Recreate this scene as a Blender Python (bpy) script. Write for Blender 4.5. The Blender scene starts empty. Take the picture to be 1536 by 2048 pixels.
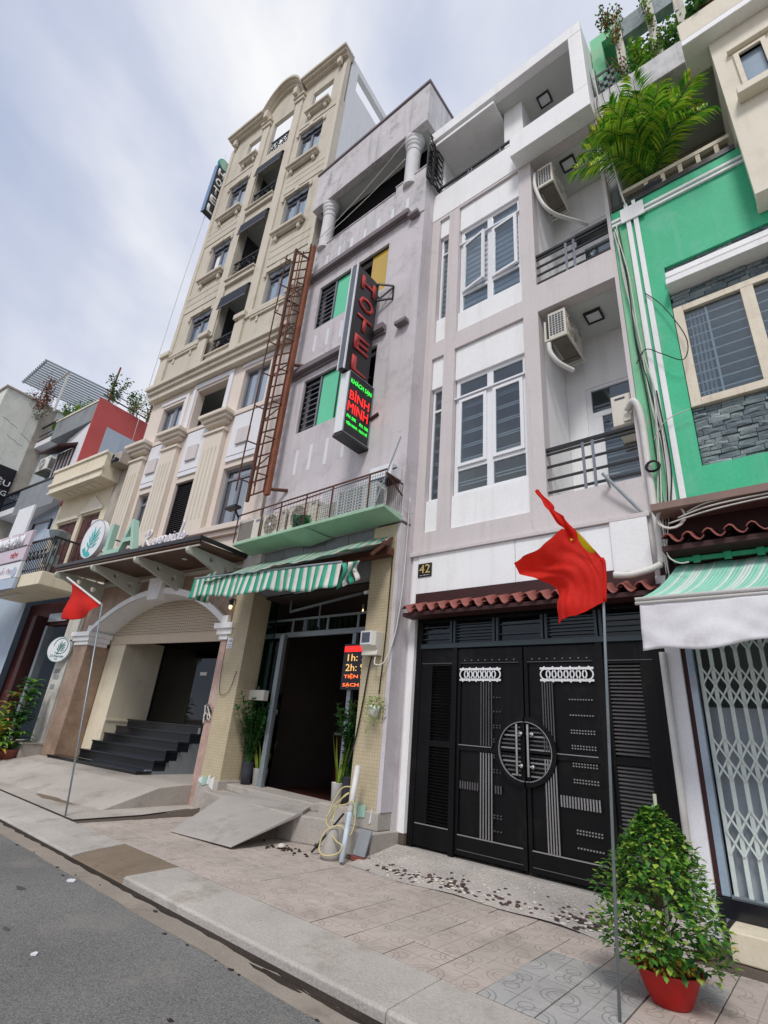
import bpy, bmesh, math, random
from mathutils import Vector, Matrix
from math import radians as RD, sin, cos, pi
random.seed(7)
S = bpy.context.scene
COL = S.collection

# ------------------------------------------------------------------ camera, sky, sun, exposure
cam_data = bpy.data.cameras.new('camera')
cam = bpy.data.objects.new('camera', cam_data)
COL.objects.link(cam)
S.camera = cam
cam_data.sensor_fit = 'VERTICAL'
cam_data.sensor_height = 36.0
cam_data.lens = 36.0 * 1019.4 / 2048.0
cam_data.clip_start = 0.05
cam_data.clip_end = 2000
cam.matrix_world = (Matrix.Translation((0, 0, 1.5)) @ Matrix.Rotation(0.7201, 4, 'Z') @ Matrix.Rotation(0.4100, 4, 'X')
                    @ Matrix.Rotation(-0.0886, 4, 'Y') @ Matrix.Rotation(pi / 2, 4, 'X'))

SUN_ELEV, SUN_AZ = RD(52), RD(155)      # azimuth clockwise from +Y: behind the camera, to the right
world = bpy.data.worlds.new('World')
S.world = world
world.use_nodes = True
wn, wl = world.node_tree.nodes, world.node_tree.links
wn.clear()
w_out = wn.new('ShaderNodeOutputWorld')
sky = wn.new('ShaderNodeTexSky')
sky.sky_type = 'NISHITA'
sky.sun_disc = False
sky.sun_elevation = SUN_ELEV
sky.sun_rotation = SUN_AZ
bg_sky = wn.new('ShaderNodeBackground')
bg_sky.inputs['Strength'].default_value = 0.08
wl.new(sky.outputs[0], bg_sky.inputs[0])
wtc = wn.new('ShaderNodeTexCoord')
wmap = wn.new('ShaderNodeMapping')
wmap.inputs['Scale'].default_value = (1.0, 1.0, 1.5)
wmap.inputs['Location'].default_value = (0.35, 0.2, 0.4)
wl.new(wtc.outputs['Generated'], wmap.inputs[0])
wno = wn.new('ShaderNodeTexNoise')
wno.inputs['Scale'].default_value = 1.9
wno.inputs['Detail'].default_value = 7
wno.inputs['Roughness'].default_value = 0.50
wno.inputs['Distortion'].default_value = 0.35
wl.new(wmap.outputs[0], wno.inputs['Vector'])
wcr = wn.new('ShaderNodeValToRGB')
cr = wcr.color_ramp
cr.elements[0].position = 0.34
cr.elements[0].color = (0.50, 0.57, 0.75, 1)
cr.elements[1].position = 0.66
cr.elements[1].color = (1.04, 1.04, 1.05, 1)
e = cr.elements.new(0.46); e.color = (0.64, 0.69, 0.84, 1)
e = cr.elements.new(0.56); e.color = (0.84, 0.865, 0.95, 1)
wl.new(wno.outputs['Fac'], wcr.inputs[0])
bg_cloud = wn.new('ShaderNodeBackground')
bg_cloud.inputs['Strength'].default_value = 0.70
wl.new(wcr.outputs[0], bg_cloud.inputs[0])
wmix = wn.new('ShaderNodeMixShader')
wmix.inputs[0].default_value = 0.92
wl.new(bg_sky.outputs[0], wmix.inputs[1])
wl.new(bg_cloud.outputs[0], wmix.inputs[2])
wl.new(wmix.outputs[0], w_out.inputs[0])

sun_data = bpy.data.lights.new('sun', 'SUN')
sun_data.energy = 1.5
sun_data.angle = RD(14)
sun_data.color = (1.0, 0.965, 0.92)
sun = bpy.data.objects.new('sun', sun_data)
COL.objects.link(sun)
sd = Vector((sin(SUN_AZ) * cos(SUN_ELEV), cos(SUN_AZ) * cos(SUN_ELEV), sin(SUN_ELEV)))
sun.rotation_euler = sd.to_track_quat('Z', 'Y').to_euler()
sun.location = sd * 60

S.view_settings.view_transform = 'Standard'
S.view_settings.look = 'None'
S.view_settings.gamma = 1.0
S.view_settings.use_curve_mapping = False
S.view_settings.exposure = 0.50

# ------------------------------------------------------------------ materials
def lin(c):
    return tuple(((v / 255.0) / 12.92 if v <= 10.31 else (((v / 255.0) + 0.055) / 1.055) ** 2.4) for v in c)

MATS = {}
def mat(name, c, rough=0.7, var=0.08, sc=2.5, streak=0.0, dirt=None, dirtamt=0.0, bump=0.0, bsc=40.0, spec=0.35, metal=0.0, fine=0.04, crack=0.0):
    """painted, plastered or metal surface: broad tone shifts, fine grain, vertical run marks, blotches of dirt"""
    m = bpy.data.materials.new(name)
    m.use_nodes = True
    MATS[name] = m
    n, l = m.node_tree.nodes, m.node_tree.links
    b = n['Principled BSDF']
    b.inputs['Roughness'].default_value = rough
    b.inputs['Metallic'].default_value = metal
    b.inputs['Specular IOR Level'].default_value = spec
    geo = n.new('ShaderNodeNewGeometry')
    col = lin(c)
    n1 = n.new('ShaderNodeTexNoise'); n1.inputs['Scale'].default_value = sc; n1.inputs['Detail'].default_value = 5
    n1.inputs['Roughness'].default_value = 0.6
    l.new(geo.outputs['Position'], n1.inputs['Vector'])
    r1 = n.new('ShaderNodeMapRange')
    r1.inputs['From Min'].default_value = 0.3; r1.inputs['From Max'].default_value = 0.7
    r1.inputs['To Min'].default_value = 1 - var; r1.inputs['To Max'].default_value = 1 + var * 0.6
    l.new(n1.outputs['Fac'], r1.inputs['Value'])
    n2 = n.new('ShaderNodeTexNoise'); n2.inputs['Scale'].default_value = bsc; n2.inputs['Detail'].default_value = 3
    l.new(geo.outputs['Position'], n2.inputs['Vector'])
    r2 = n.new('ShaderNodeMapRange')
    r2.inputs['From Min'].default_value = 0.3; r2.inputs['From Max'].default_value = 0.7
    r2.inputs['To Min'].default_value = 1 - fine; r2.inputs['To Max'].default_value = 1 + fine
    l.new(n2.outputs['Fac'], r2.inputs['Value'])
    mu = n.new('ShaderNodeMath'); mu.operation = 'MULTIPLY'
    l.new(r1.outputs[0], mu.inputs[0]); l.new(r2.outputs[0], mu.inputs[1])
    vm = n.new('ShaderNodeVectorMath'); vm.operation = 'SCALE'
    vm.inputs[0].default_value = col
    l.new(mu.outputs[0], vm.inputs['Scale'])
    out = vm.outputs[0]
    if dirt is None:
        dirt = (105, 98, 90)
    if streak > 0:
        mp = n.new('ShaderNodeMapping'); mp.inputs['Scale'].default_value = (5.5, 5.5, 0.35)
        l.new(geo.outputs['Position'], mp.inputs[0])
        n3 = n.new('ShaderNodeTexNoise'); n3.inputs['Scale'].default_value = 1.0; n3.inputs['Detail'].default_value = 6
        n3.inputs['Roughness'].default_value = 0.65
        l.new(mp.outputs[0], n3.inputs['Vector'])
        r3 = n.new('ShaderNodeMapRange'); r3.interpolation_type = 'SMOOTHSTEP'
        r3.inputs['From Min'].default_value = 0.48; r3.inputs['From Max'].default_value = 0.78
        r3.inputs['To Min'].default_value = 0; r3.inputs['To Max'].default_value = streak
        l.new(n3.outputs['Fac'], r3.inputs['Value'])
        mx = n.new('ShaderNodeMix'); mx.data_type = 'RGBA'
        mx.inputs['B'].default_value = (*lin(dirt), 1)
        l.new(r3.outputs[0], mx.inputs['Factor']); l.new(out, mx.inputs['A'])
        out = mx.outputs['Result']
    if dirtamt > 0:
        n4 = n.new('ShaderNodeTexNoise'); n4.inputs['Scale'].default_value = 1.7; n4.inputs['Detail'].default_value = 9
        n4.inputs['Roughness'].default_value = 0.72
        l.new(geo.outputs['Position'], n4.inputs['Vector'])
        r4 = n.new('ShaderNodeMapRange'); r4.interpolation_type = 'SMOOTHSTEP'
        r4.inputs['From Min'].default_value = 0.5; r4.inputs['From Max'].default_value = 0.68
        r4.inputs['To Min'].default_value = 0; r4.inputs['To Max'].default_value = dirtamt
        l.new(n4.outputs['Fac'], r4.inputs['Value'])
        mx = n.new('ShaderNodeMix'); mx.data_type = 'RGBA'
        mx.inputs['B'].default_value = (*lin(dirt), 1)
        l.new(r4.outputs[0], mx.inputs['Factor']); l.new(out, mx.inputs['A'])
        out = mx.outputs['Result']
    if crack > 0:
        wv = n.new('ShaderNodeTexNoise'); wv.inputs['Scale'].default_value = 3.0; wv.inputs['Detail'].default_value = 5
        l.new(geo.outputs['Position'], wv.inputs['Vector'])
        wa = n.new('ShaderNodeVectorMath'); wa.operation = 'MULTIPLY_ADD'
        wa.inputs[1].default_value = (0.5, 0.5, 0.5)
        l.new(wv.outputs['Color'], wa.inputs[0]); l.new(geo.outputs['Position'], wa.inputs[2])
        vo = n.new('ShaderNodeTexVoronoi'); vo.feature = 'DISTANCE_TO_EDGE'; vo.inputs['Scale'].default_value = 0.55
        l.new(wa.outputs[0], vo.inputs['Vector'])
        rv = n.new('ShaderNodeMapRange')
        rv.inputs['From Min'].default_value = 0.002; rv.inputs['From Max'].default_value = 0.007
        rv.inputs['To Min'].default_value = crack; rv.inputs['To Max'].default_value = 0
        l.new(vo.outputs['Distance'], rv.inputs['Value'])
        mk = n.new('ShaderNodeMath'); mk.operation = 'MULTIPLY'
        rk = n.new('ShaderNodeMapRange'); rk.inputs['From Min'].default_value = 0.5; rk.inputs['From Max'].default_value = 0.6
        l.new(n1.outputs['Fac'], rk.inputs['Value'])
        l.new(rk.outputs[0], mk.inputs[0]); l.new(rv.outputs[0], mk.inputs[1])
        mx = n.new('ShaderNodeMix'); mx.data_type = 'RGBA'
        mx.inputs['B'].default_value = (*[v * 0.45 for v in col], 1)
        l.new(mk.outputs[0], mx.inputs['Factor']); l.new(out, mx.inputs['A'])
        out = mx.outputs['Result']
    l.new(out, b.inputs['Base Color'])
    if bump > 0:
        bp = n.new('ShaderNodeBump'); bp.inputs['Strength'].default_value = bump; bp.inputs['Distance'].default_value = 0.01
        l.new(n2.outputs['Fac'], bp.inputs['Height']); l.new(bp.outputs[0], b.inputs['Normal'])
    return m

def glow(name, c, s, base=(20, 20, 20)):
    m = bpy.data.materials.new(name); m.use_nodes = True
    b = m.node_tree.nodes['Principled BSDF']
    b.inputs['Base Color'].default_value = (*lin(base), 1)
    b.inputs['Emission Color'].default_value = (*lin(c), 1)
    b.inputs['Emission Strength'].default_value = s
    return m

def glass(name, tint=(200, 210, 215), fac=0.25, rough=0.02):
    m = bpy.data.materials.new(name); m.use_nodes = True
    n, l = m.node_tree.nodes, m.node_tree.links
    n.clear()
    o = n.new('ShaderNodeOutputMaterial'); mx = n.new('ShaderNodeMixShader')
    t = n.new('ShaderNodeBsdfTransparent'); t.inputs[0].default_value = (*lin(tint), 1)
    g = n.new('ShaderNodeBsdfGlossy'); g.inputs['Roughness'].default_value = rough
    g.inputs[0].default_value = (0.9, 0.93, 0.95, 1)
    lw = n.new('ShaderNodeLayerWeight'); lw.inputs[0].default_value = 0.25
    mr = n.new('ShaderNodeMapRange'); mr.inputs['To Min'].default_value = fac * 0.6; mr.inputs['To Max'].default_value = min(1, fac * 2.4)
    l.new(lw.outputs['Facing'], mr.inputs['Value']); l.new(mr.outputs[0], mx.inputs[0])
    l.new(t.outputs[0], mx.inputs[1]); l.new(g.outputs[0], mx.inputs[2]); l.new(mx.outputs[0], o.inputs[0])
    return m

def leafmat(name, c, rough=0.45, var=0.25, trans=0.22):
    m = mat(name, c, rough=rough, var=var, sc=6, fine=0.12, bsc=25, spec=0.4)
    n, l = m.node_tree.nodes, m.node_tree.links
    b = n['Principled BSDF']
    o = n['Material Output']
    tr = n.new('ShaderNodeBsdfTranslucent')
    tr.inputs['Color'].default_value = (*[min(1, v * 1.3) for v in lin(c)], 1)
    mx = n.new('ShaderNodeMixShader'); mx.inputs[0].default_value = trans
    l.new(b.outputs[0], mx.inputs[1]); l.new(tr.outputs[0], mx.inputs[2]); l.new(mx.outputs[0], o.inputs[0])
    return m

M = {}
# walls
M['white'] = mat('white_paint', (240, 240, 240), 0.55, 0.035, 1.5, streak=0.22, dirt=(178, 173, 166), dirtamt=.08)
M['taupe'] = mat('taupe_paint', (208, 200, 199), 0.6, 0.045, 1.2, streak=0.30, dirt=(164, 156, 150), dirtamt=0.14, crack=.25)
M['ceil'] = mat('ceiling_paint', (206, 210, 205), 0.7, 0.03, 1.0)
M['mauve'] = mat('mauve_wall', (204, 198, 201), 0.75, 0.09, 0.9, streak=0.50, dirt=(152, 144, 146), dirtamt=0.38, crack=.6, fine=.06)
M['mauve_d'] = mat('mauve_ledge', (128, 118, 122), 0.75, 0.1, 2, streak=0.4, dirt=(110, 100, 105), dirtamt=0.3)
M['parapet'] = mat('weathered_parapet', (204, 200, 202), 0.8, 0.12, 1.3, streak=0.55, dirt=(112, 110, 112), dirtamt=0.55)
M['slotpaint'] = mat('white_slot_paint', (222, 222, 228), 0.7, 0.05)
M['beige'] = mat('beige_facade', (202, 194, 178), 0.75, 0.07, 1.0, streak=0.4, dirt=(150, 140, 122), dirtamt=0.28)
M['beige_l'] = mat('beige_trim', (208, 199, 183), 0.7, 0.06, 2, streak=0.25, dirt=(135, 124, 105), dirtamt=0.2)
M['cream_low'] = mat('cream_facade', (222, 209, 198), 0.7, 0.04, 1.0, streak=0.15, dirt=(170, 155, 140))
M['panel_w'] = mat('white_panel', (226, 226, 230), 0.65, 0.03, 1.5, streak=0.12, dirt=(170, 165, 160))
M['col_cream'] = mat('cream_column', (220, 209, 194), 0.7, 0.05, 1.5, streak=0.2, dirt=(160, 145, 120))
M['stone_br'] = mat('brown_stone_cladding', (158, 134, 116), 0.45, 0.22, 3.5, dirt=(120, 92, 76), dirtamt=0.5, fine=0.12, bsc=18)
M['marble_p'] = mat('pink_marble', (182, 152, 140), 0.35, 0.18, 5, dirt=(210, 195, 185), dirtamt=0.5, fine=0.12, bsc=25)
M['sidewall'] = mat('white_side_wall', (222, 224, 226), 0.7, 0.04, 0.7, streak=0.18, dirt=(170, 172, 172))
M['cream_y'] = mat('cream_yellow_wall', (226, 215, 190), 0.75, 0.05, 1.2, streak=0.3, dirt=(150, 138, 112), dirtamt=0.2)
M['greywall'] = mat('grey_render', (140, 145, 149), 0.8, 0.12, 2.0, streak=0.25, dirt=(96, 98, 100), dirtamt=0.3)
M['greycol'] = mat('weathered_grey_column', (176, 168, 156), 0.8, 0.12, 2.0, streak=0.6, dirt=(120, 108, 96), dirtamt=0.4)
M['palewall'] = mat('pale_rendered_wall', (224, 225, 216), 0.8, 0.07, 1.2, streak=0.4, dirt=(150, 158, 146), dirtamt=0.3)
M['bluewall'] = mat('pale_blue_wall', (176, 190, 205), 0.75, 0.06, 1.5, streak=0.2)
M['redwall'] = mat('red_painted_wall', (196, 92, 90), 0.75, 0.07, 1.2, streak=0.25, dirt=(160, 90, 88))
M['green'] = mat('green_paint', (66, 186, 138), 0.6, 0.14, 0.9, streak=0.5, dirt=(112, 190, 158), dirtamt=0.55, fine=.06, crack=.3)
M['green_l'] = mat('green_paint_old', (120, 196, 150), 0.7, 0.12, 2, streak=0.5, dirt=(170, 190, 165), dirtamt=0.5)
M['creamtop'] = mat('cream_wall', (228, 220, 202), 0.7, 0.04, 1.0, streak=0.2, dirt=(170, 160, 140), dirtamt=0.15)
M['slate'] = mat('slate_stone', (122, 136, 138), 0.75, 0.22, 6, fine=0.18, bsc=30, bump=0.5, dirt=(78, 88, 92), dirtamt=0.6)
M['slate2'] = mat('slate_stone_light', (142, 153, 154), 0.75, 0.22, 6, fine=0.18, bsc=30, bump=0.5, dirt=(92, 100, 104), dirtamt=0.6)
M['slate3'] = mat('slate_stone_dark', (106, 119, 124), 0.75, 0.22, 6, fine=0.18, bsc=30, bump=0.5, dirt=(70, 76, 82), dirtamt=0.5)
M['mosaic'] = mat('beige_mosaic', (196, 182, 152), 0.5, 0.08, 3, dirt=(150, 135, 110), dirtamt=0.25)
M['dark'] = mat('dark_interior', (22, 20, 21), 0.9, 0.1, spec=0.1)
mo = M['mosaic']
_n, _l = mo.node_tree.nodes, mo.node_tree.links
_g = _n.new('ShaderNodeNewGeometry'); _s = _n.new('ShaderNodeSeparateXYZ'); _l.new(_g.outputs['Position'], _s.inputs[0])
_a = _n.new('ShaderNodeMath'); _a.operation = 'ADD'; _l.new(_s.outputs[0], _a.inputs[0]); _l.new(_s.outputs[1], _a.inputs[1])
_c = _n.new('ShaderNodeCombineXYZ'); _l.new(_a.outputs[0], _c.inputs[0]); _l.new(_s.outputs[2], _c.inputs[1])
_b = _n.new('ShaderNodeTexBrick'); _b.inputs['Scale'].default_value = 1.0; _b.inputs['Brick Width'].default_value = 0.05; _b.inputs['Row Height'].default_value = 0.05
_b.inputs['Mortar Size'].default_value = 0.003; _b.offset = 0.0
_b.inputs['Color1'].default_value = (1, 1, 1, 1); _b.inputs['Color2'].default_value = (.93, .93, .93, 1); _b.inputs['Mortar'].default_value = (.70, .68, .64, 1)
_l.new(_c.outputs[0], _b.inputs['Vector'])
_p = _n['Principled BSDF']; _o = _p.inputs['Base Color'].links[0].from_socket
_m = _n.new('ShaderNodeMix'); _m.data_type = 'RGBA'; _m.blend_type = 'MULTIPLY'; _m.inputs['Factor'].default_value = 1
_l.new(_o, _m.inputs['A']); _l.new(_b.outputs['Color'], _m.inputs['B']); _l.new(_m.outputs['Result'], _p.inputs['Base Color'])
M['glasstall'] = glass('sky_reflecting_glass', (214, 224, 232), 0.30)
M['bluepipe'] = mat('pale_blue_pipe', (186, 200, 208), .5, .15, 8, dirtamt=.4, dirt=(150, 156, 158))
M['darkbr'] = mat('dark_red_brown', (62, 32, 32), 0.6, 0.15)
# metals and trim
M['upvc'] = mat('white_frame', (232, 233, 236), 0.35, 0.02, spec=0.5)
M['greyframe'] = mat('grey_window_frame', (120, 124, 134), 0.4, 0.05, spec=0.5)
M['blackmetal'] = mat('black_metal', (26, 27, 31), 0.38, 0.15, spec=0.5)
M['gate'] = mat('black_gate_paint', (10, 9, 11), 0.42, 0.25, 3, spec=0.2, streak=.25, dirt=(42, 38, 36), dirtamt=0.35, fine=.2)
M['gate_s'] = mat('grey_gate_slat', (84, 82, 84), 0.5, 0.2, 5, spec=0.4)
M['gate_hi'] = mat('worn_steel_and_highlight', (150, 148, 148), 0.35, 0.15, spec=0.6, metal=0.4)
M['gate_top'] = mat('dark_teal_gate_frame', (52, 66, 72), 0.45, 0.12, spec=0.5)
M['steel'] = mat('stainless_steel', (200, 200, 196), 0.22, 0.05, metal=1.0, spec=0.5)
M['galv'] = mat('galvanised_steel', (150, 160, 165), 0.45, 0.12, 8, metal=0.5)
M['rust'] = mat('rusty_iron', (134, 82, 60), 0.8, 0.3, 6, dirt=(92, 52, 38), dirtamt=0.7, fine=0.15)
M['rust_d'] = mat('dark_rusty_iron', (96, 60, 48), 0.8, 0.3, 6, dirt=(70, 45, 38), dirtamt=0.6)
M['wires'] = mat('black_cable', (28, 28, 30), 0.6, 0.1)
M['wirew'] = mat('white_cable', (205, 203, 196), 0.6, 0.1, streak=0.3)
M['pipe'] = mat('white_pipe', (215, 213, 208), 0.5, 0.08, 4, dirtamt=0.25, dirt=(150, 142, 130))
M['ac'] = mat('ac_casing', (214, 209, 196), 0.45, 0.05, 3, streak=0.2, dirt=(165, 150, 125), dirtamt=0.15)
M['ac_w'] = mat('ac_casing_white', (225, 225, 220), 0.45, 0.05, 3, streak=0.2, dirt=(165, 150, 125))
M['ac_g'] = mat('ac_grille', (126, 120, 114), 0.6, 0.1)
M['ac_u'] = mat('ac_underside', (118, 112, 102), 0.7, 0.15, dirtamt=0.4, dirt=(80, 74, 64))
M['tile_r'] = mat('terracotta_roof_tile', (140, 78, 70), 0.55, 0.18, 5, dirt=(92, 48, 46), dirtamt=0.5, fine=0.1)
M['slabgreen'] = mat('pale_green_slab', (160, 196, 168), 0.75, 0.08, 2, streak=0.2, dirt=(120, 140, 122), dirtamt=0.3)
M['woodbrown'] = mat('brown_canopy_panel', (92, 64, 50), 0.35, 0.2, 3, spec=0.5)
M['canopywhite'] = mat('canopy_arm_paint', (196, 198, 186), 0.45, 0.05, 3, dirtamt=0.15)
M['shutter'] = mat('roller_shutter', (204, 188, 166), 0.55, 0.05)
M['louvre'] = mat('black_louvre', (44, 40, 44), 0.4, 0.15)
M['blackstone'] = mat('black_granite', (22, 25, 31), 0.18, 0.2, 8, spec=0.6)
M['brownwood'] = mat('brown_shutter_wood', (86, 44, 42), 0.6, 0.2, 6)
M['plaque'] = mat('black_plaque', (22, 20, 22), 0.25, 0.1, spec=0.6)
M['gold'] = mat('gold_numerals', (226, 200, 128), 0.3, 0.1, metal=0.4)
M['signblack'] = mat('sign_black', (24, 24, 30), 0.3, 0.1, spec=0.5)
M['letterred'] = mat('red_tube_letters', (186, 66, 64), 0.6, 0.2, 40)
M['signgrey'] = mat('sign_edge_grey', (96, 102, 112), 0.4, 0.1)
M['signwhite'] = mat('sign_white', (226, 228, 230), 0.4, 0.04, streak=0.12)
M['lilac'] = mat('lilac_sign_panel', (206, 190, 202), 0.5, 0.06)
M['teal'] = mat('teal_logo', (60, 176, 176), 0.5, 0.05)
M['tealdark'] = mat('dark_teal_logo', (44, 112, 104), 0.5, 0.05)
M['letgreen'] = mat('pale_green_letter', (164, 198, 182), 0.5, 0.05)
M['letwhite'] = mat('white_letter', (226, 222, 226), 0.5, 0.05)
M['ledred'] = glow('red_led', (255, 40, 36), 1.1, (120, 20, 20))
M['ledgreen'] = glow('green_led', (60, 255, 80), 1.0, (20, 110, 30))
M['ledorange'] = glow('orange_led', (255, 110, 50), 1.6, (120, 40, 20))
M['ledamber'] = glow('amber_led', (255, 200, 120), 0.8, (120, 90, 50))
M['lamp'] = glow('warm_lamp', (255, 226, 170), 1.1, (220, 200, 170))
M['pane'] = mat('painted_sky_pane', (150, 168, 184), 0.08, 0.12, 1.5, spec=0.8)  # opaque; the pale base colour stands in for reflected sky
M['panedark'] = mat('dark_reflective_pane', (58, 66, 76), 0.06, 0.1, 1.5, spec=0.9)
M['pane_white'] = mat('curtained_pane', (196, 205, 214), 0.12, 0.1, 2.0, spec=0.7)
M['greenpane'] = mat('green_film_pane', (92, 206, 158), 0.12, 0.06, 1.0, spec=0.7)
M['yellowpane'] = mat('yellow_film_pane', (196, 160, 48), 0.12, 0.1, 1.0, spec=0.7)
M['glass'] = glass('window_glass', (214, 222, 226), 0.11)
M['glassdark'] = glass('smoked_glass', (120, 128, 128), 0.06)
M['greenglass'] = glass('green_edge_glass', (110, 190, 160), 0.25)
M['blind'] = mat('zebra_blind_light', (214, 216, 222), 0.8, 0.04)
M['blind_d'] = mat('zebra_blind_dark', (150, 150, 156), 0.8, 0.04)
M['room'] = mat('dim_room', (92, 94, 98), 0.9, 0.1)
M['fab_g'] = mat('green_awning_stripe', (44, 156, 126), 0.7, 0.12, 4, dirt=(120, 160, 145), dirtamt=0.35)
M['fab_w'] = mat('white_awning_stripe', (214, 212, 202), 0.7, 0.12, 4, dirt=(150, 140, 128), dirtamt=0.45)
M['fab_old_g'] = mat('faded_green_awning_stripe', (96, 158, 134), 0.75, 0.15, 4, dirt=(150, 160, 150), dirtamt=0.5)
M['fab_old_w'] = mat('soiled_awning_stripe', (176, 172, 160), 0.75, 0.15, 4, dirt=(110, 104, 96), dirtamt=0.6)
M['awnpale'] = mat('pale_green_awning', (146, 208, 184), 0.7, 0.08, 3, streak=0.2, dirt=(190, 215, 200))
M['awnpale_w'] = mat('pale_awning_stripe', (200, 220, 210), 0.7, 0.08, 3)
M['valance'] = mat('soiled_white_valance', (222, 222, 225), 0.75, 0.08, 2, streak=0.25, dirt=(172, 168, 166), dirtamt=0.45)
M['flag'] = leafmat('red_flag_cloth', (222, 38, 24), 0.75, 0.06, .42)
M['star'] = leafmat('yellow_star_cloth', (224, 196, 20), 0.7, 0.08)
M['navyawn'] = mat('navy_awning', (36, 42, 54), 0.7, 0.1)
# ground
M['terra_pot'] = mat('red_plastic_pot', (176, 30, 26), 0.4, 0.1, 4, dirt=(120, 30, 26), dirtamt=0.3)
M['potdark'] = mat('dark_grey_pot', (58, 60, 68), 0.5, 0.12)
M['potwhite'] = mat('white_pot', (226, 226, 222), 0.45, 0.05)
M['soil'] = mat('soil', (84, 62, 46), 0.95, 0.3, 20, fine=0.3, bump=0.6)
M['bark'] = mat('bark', (96, 82, 64), 0.9, 0.25, 12)
M['leaf1'] = leafmat('leaf_green', (72, 124, 48))
M['leaf2'] = leafmat('leaf_light_green', (116, 162, 62))
M['leaf3'] = leafmat('leaf_dark_green', (38, 80, 40))
M['leaf4'] = leafmat('leaf_yellow_green', (158, 184, 74))
M['leafy'] = leafmat('leaf_yellow', (188, 160, 70))
M['leafb'] = leafmat('leaf_brown', (130, 92, 52))
M['palm1'] = leafmat('palm_green', (100, 160, 36))
M['palm2'] = leafmat('palm_light', (166, 196, 56))
M['palm3'] = leafmat('palm_dark', (52, 108, 32))
M['palm4'] = leafmat('palm_tip', (206, 196, 92))
M['zz'] = leafmat('glossy_dark_leaf', (40, 88, 40), 0.28)
M['zz2'] = leafmat('glossy_leaf', (58, 104, 46), 0.28)
M['fruit_g'] = mat('unripe_kumquat', (128, 150, 52), 0.4, 0.1, 20)
M['fruit_o'] = mat('kumquat', (206, 150, 48), 0.4, 0.1, 20)
M['pink'] = mat('pink_blossom', (180, 70, 80), 0.7, 0.2)
M['slipper'] = mat('pale_plastic', (210, 206, 196), 0.5, 0.1)

# ------------------------------------------------------------------ mesh helpers
LOCAL = set()

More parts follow.
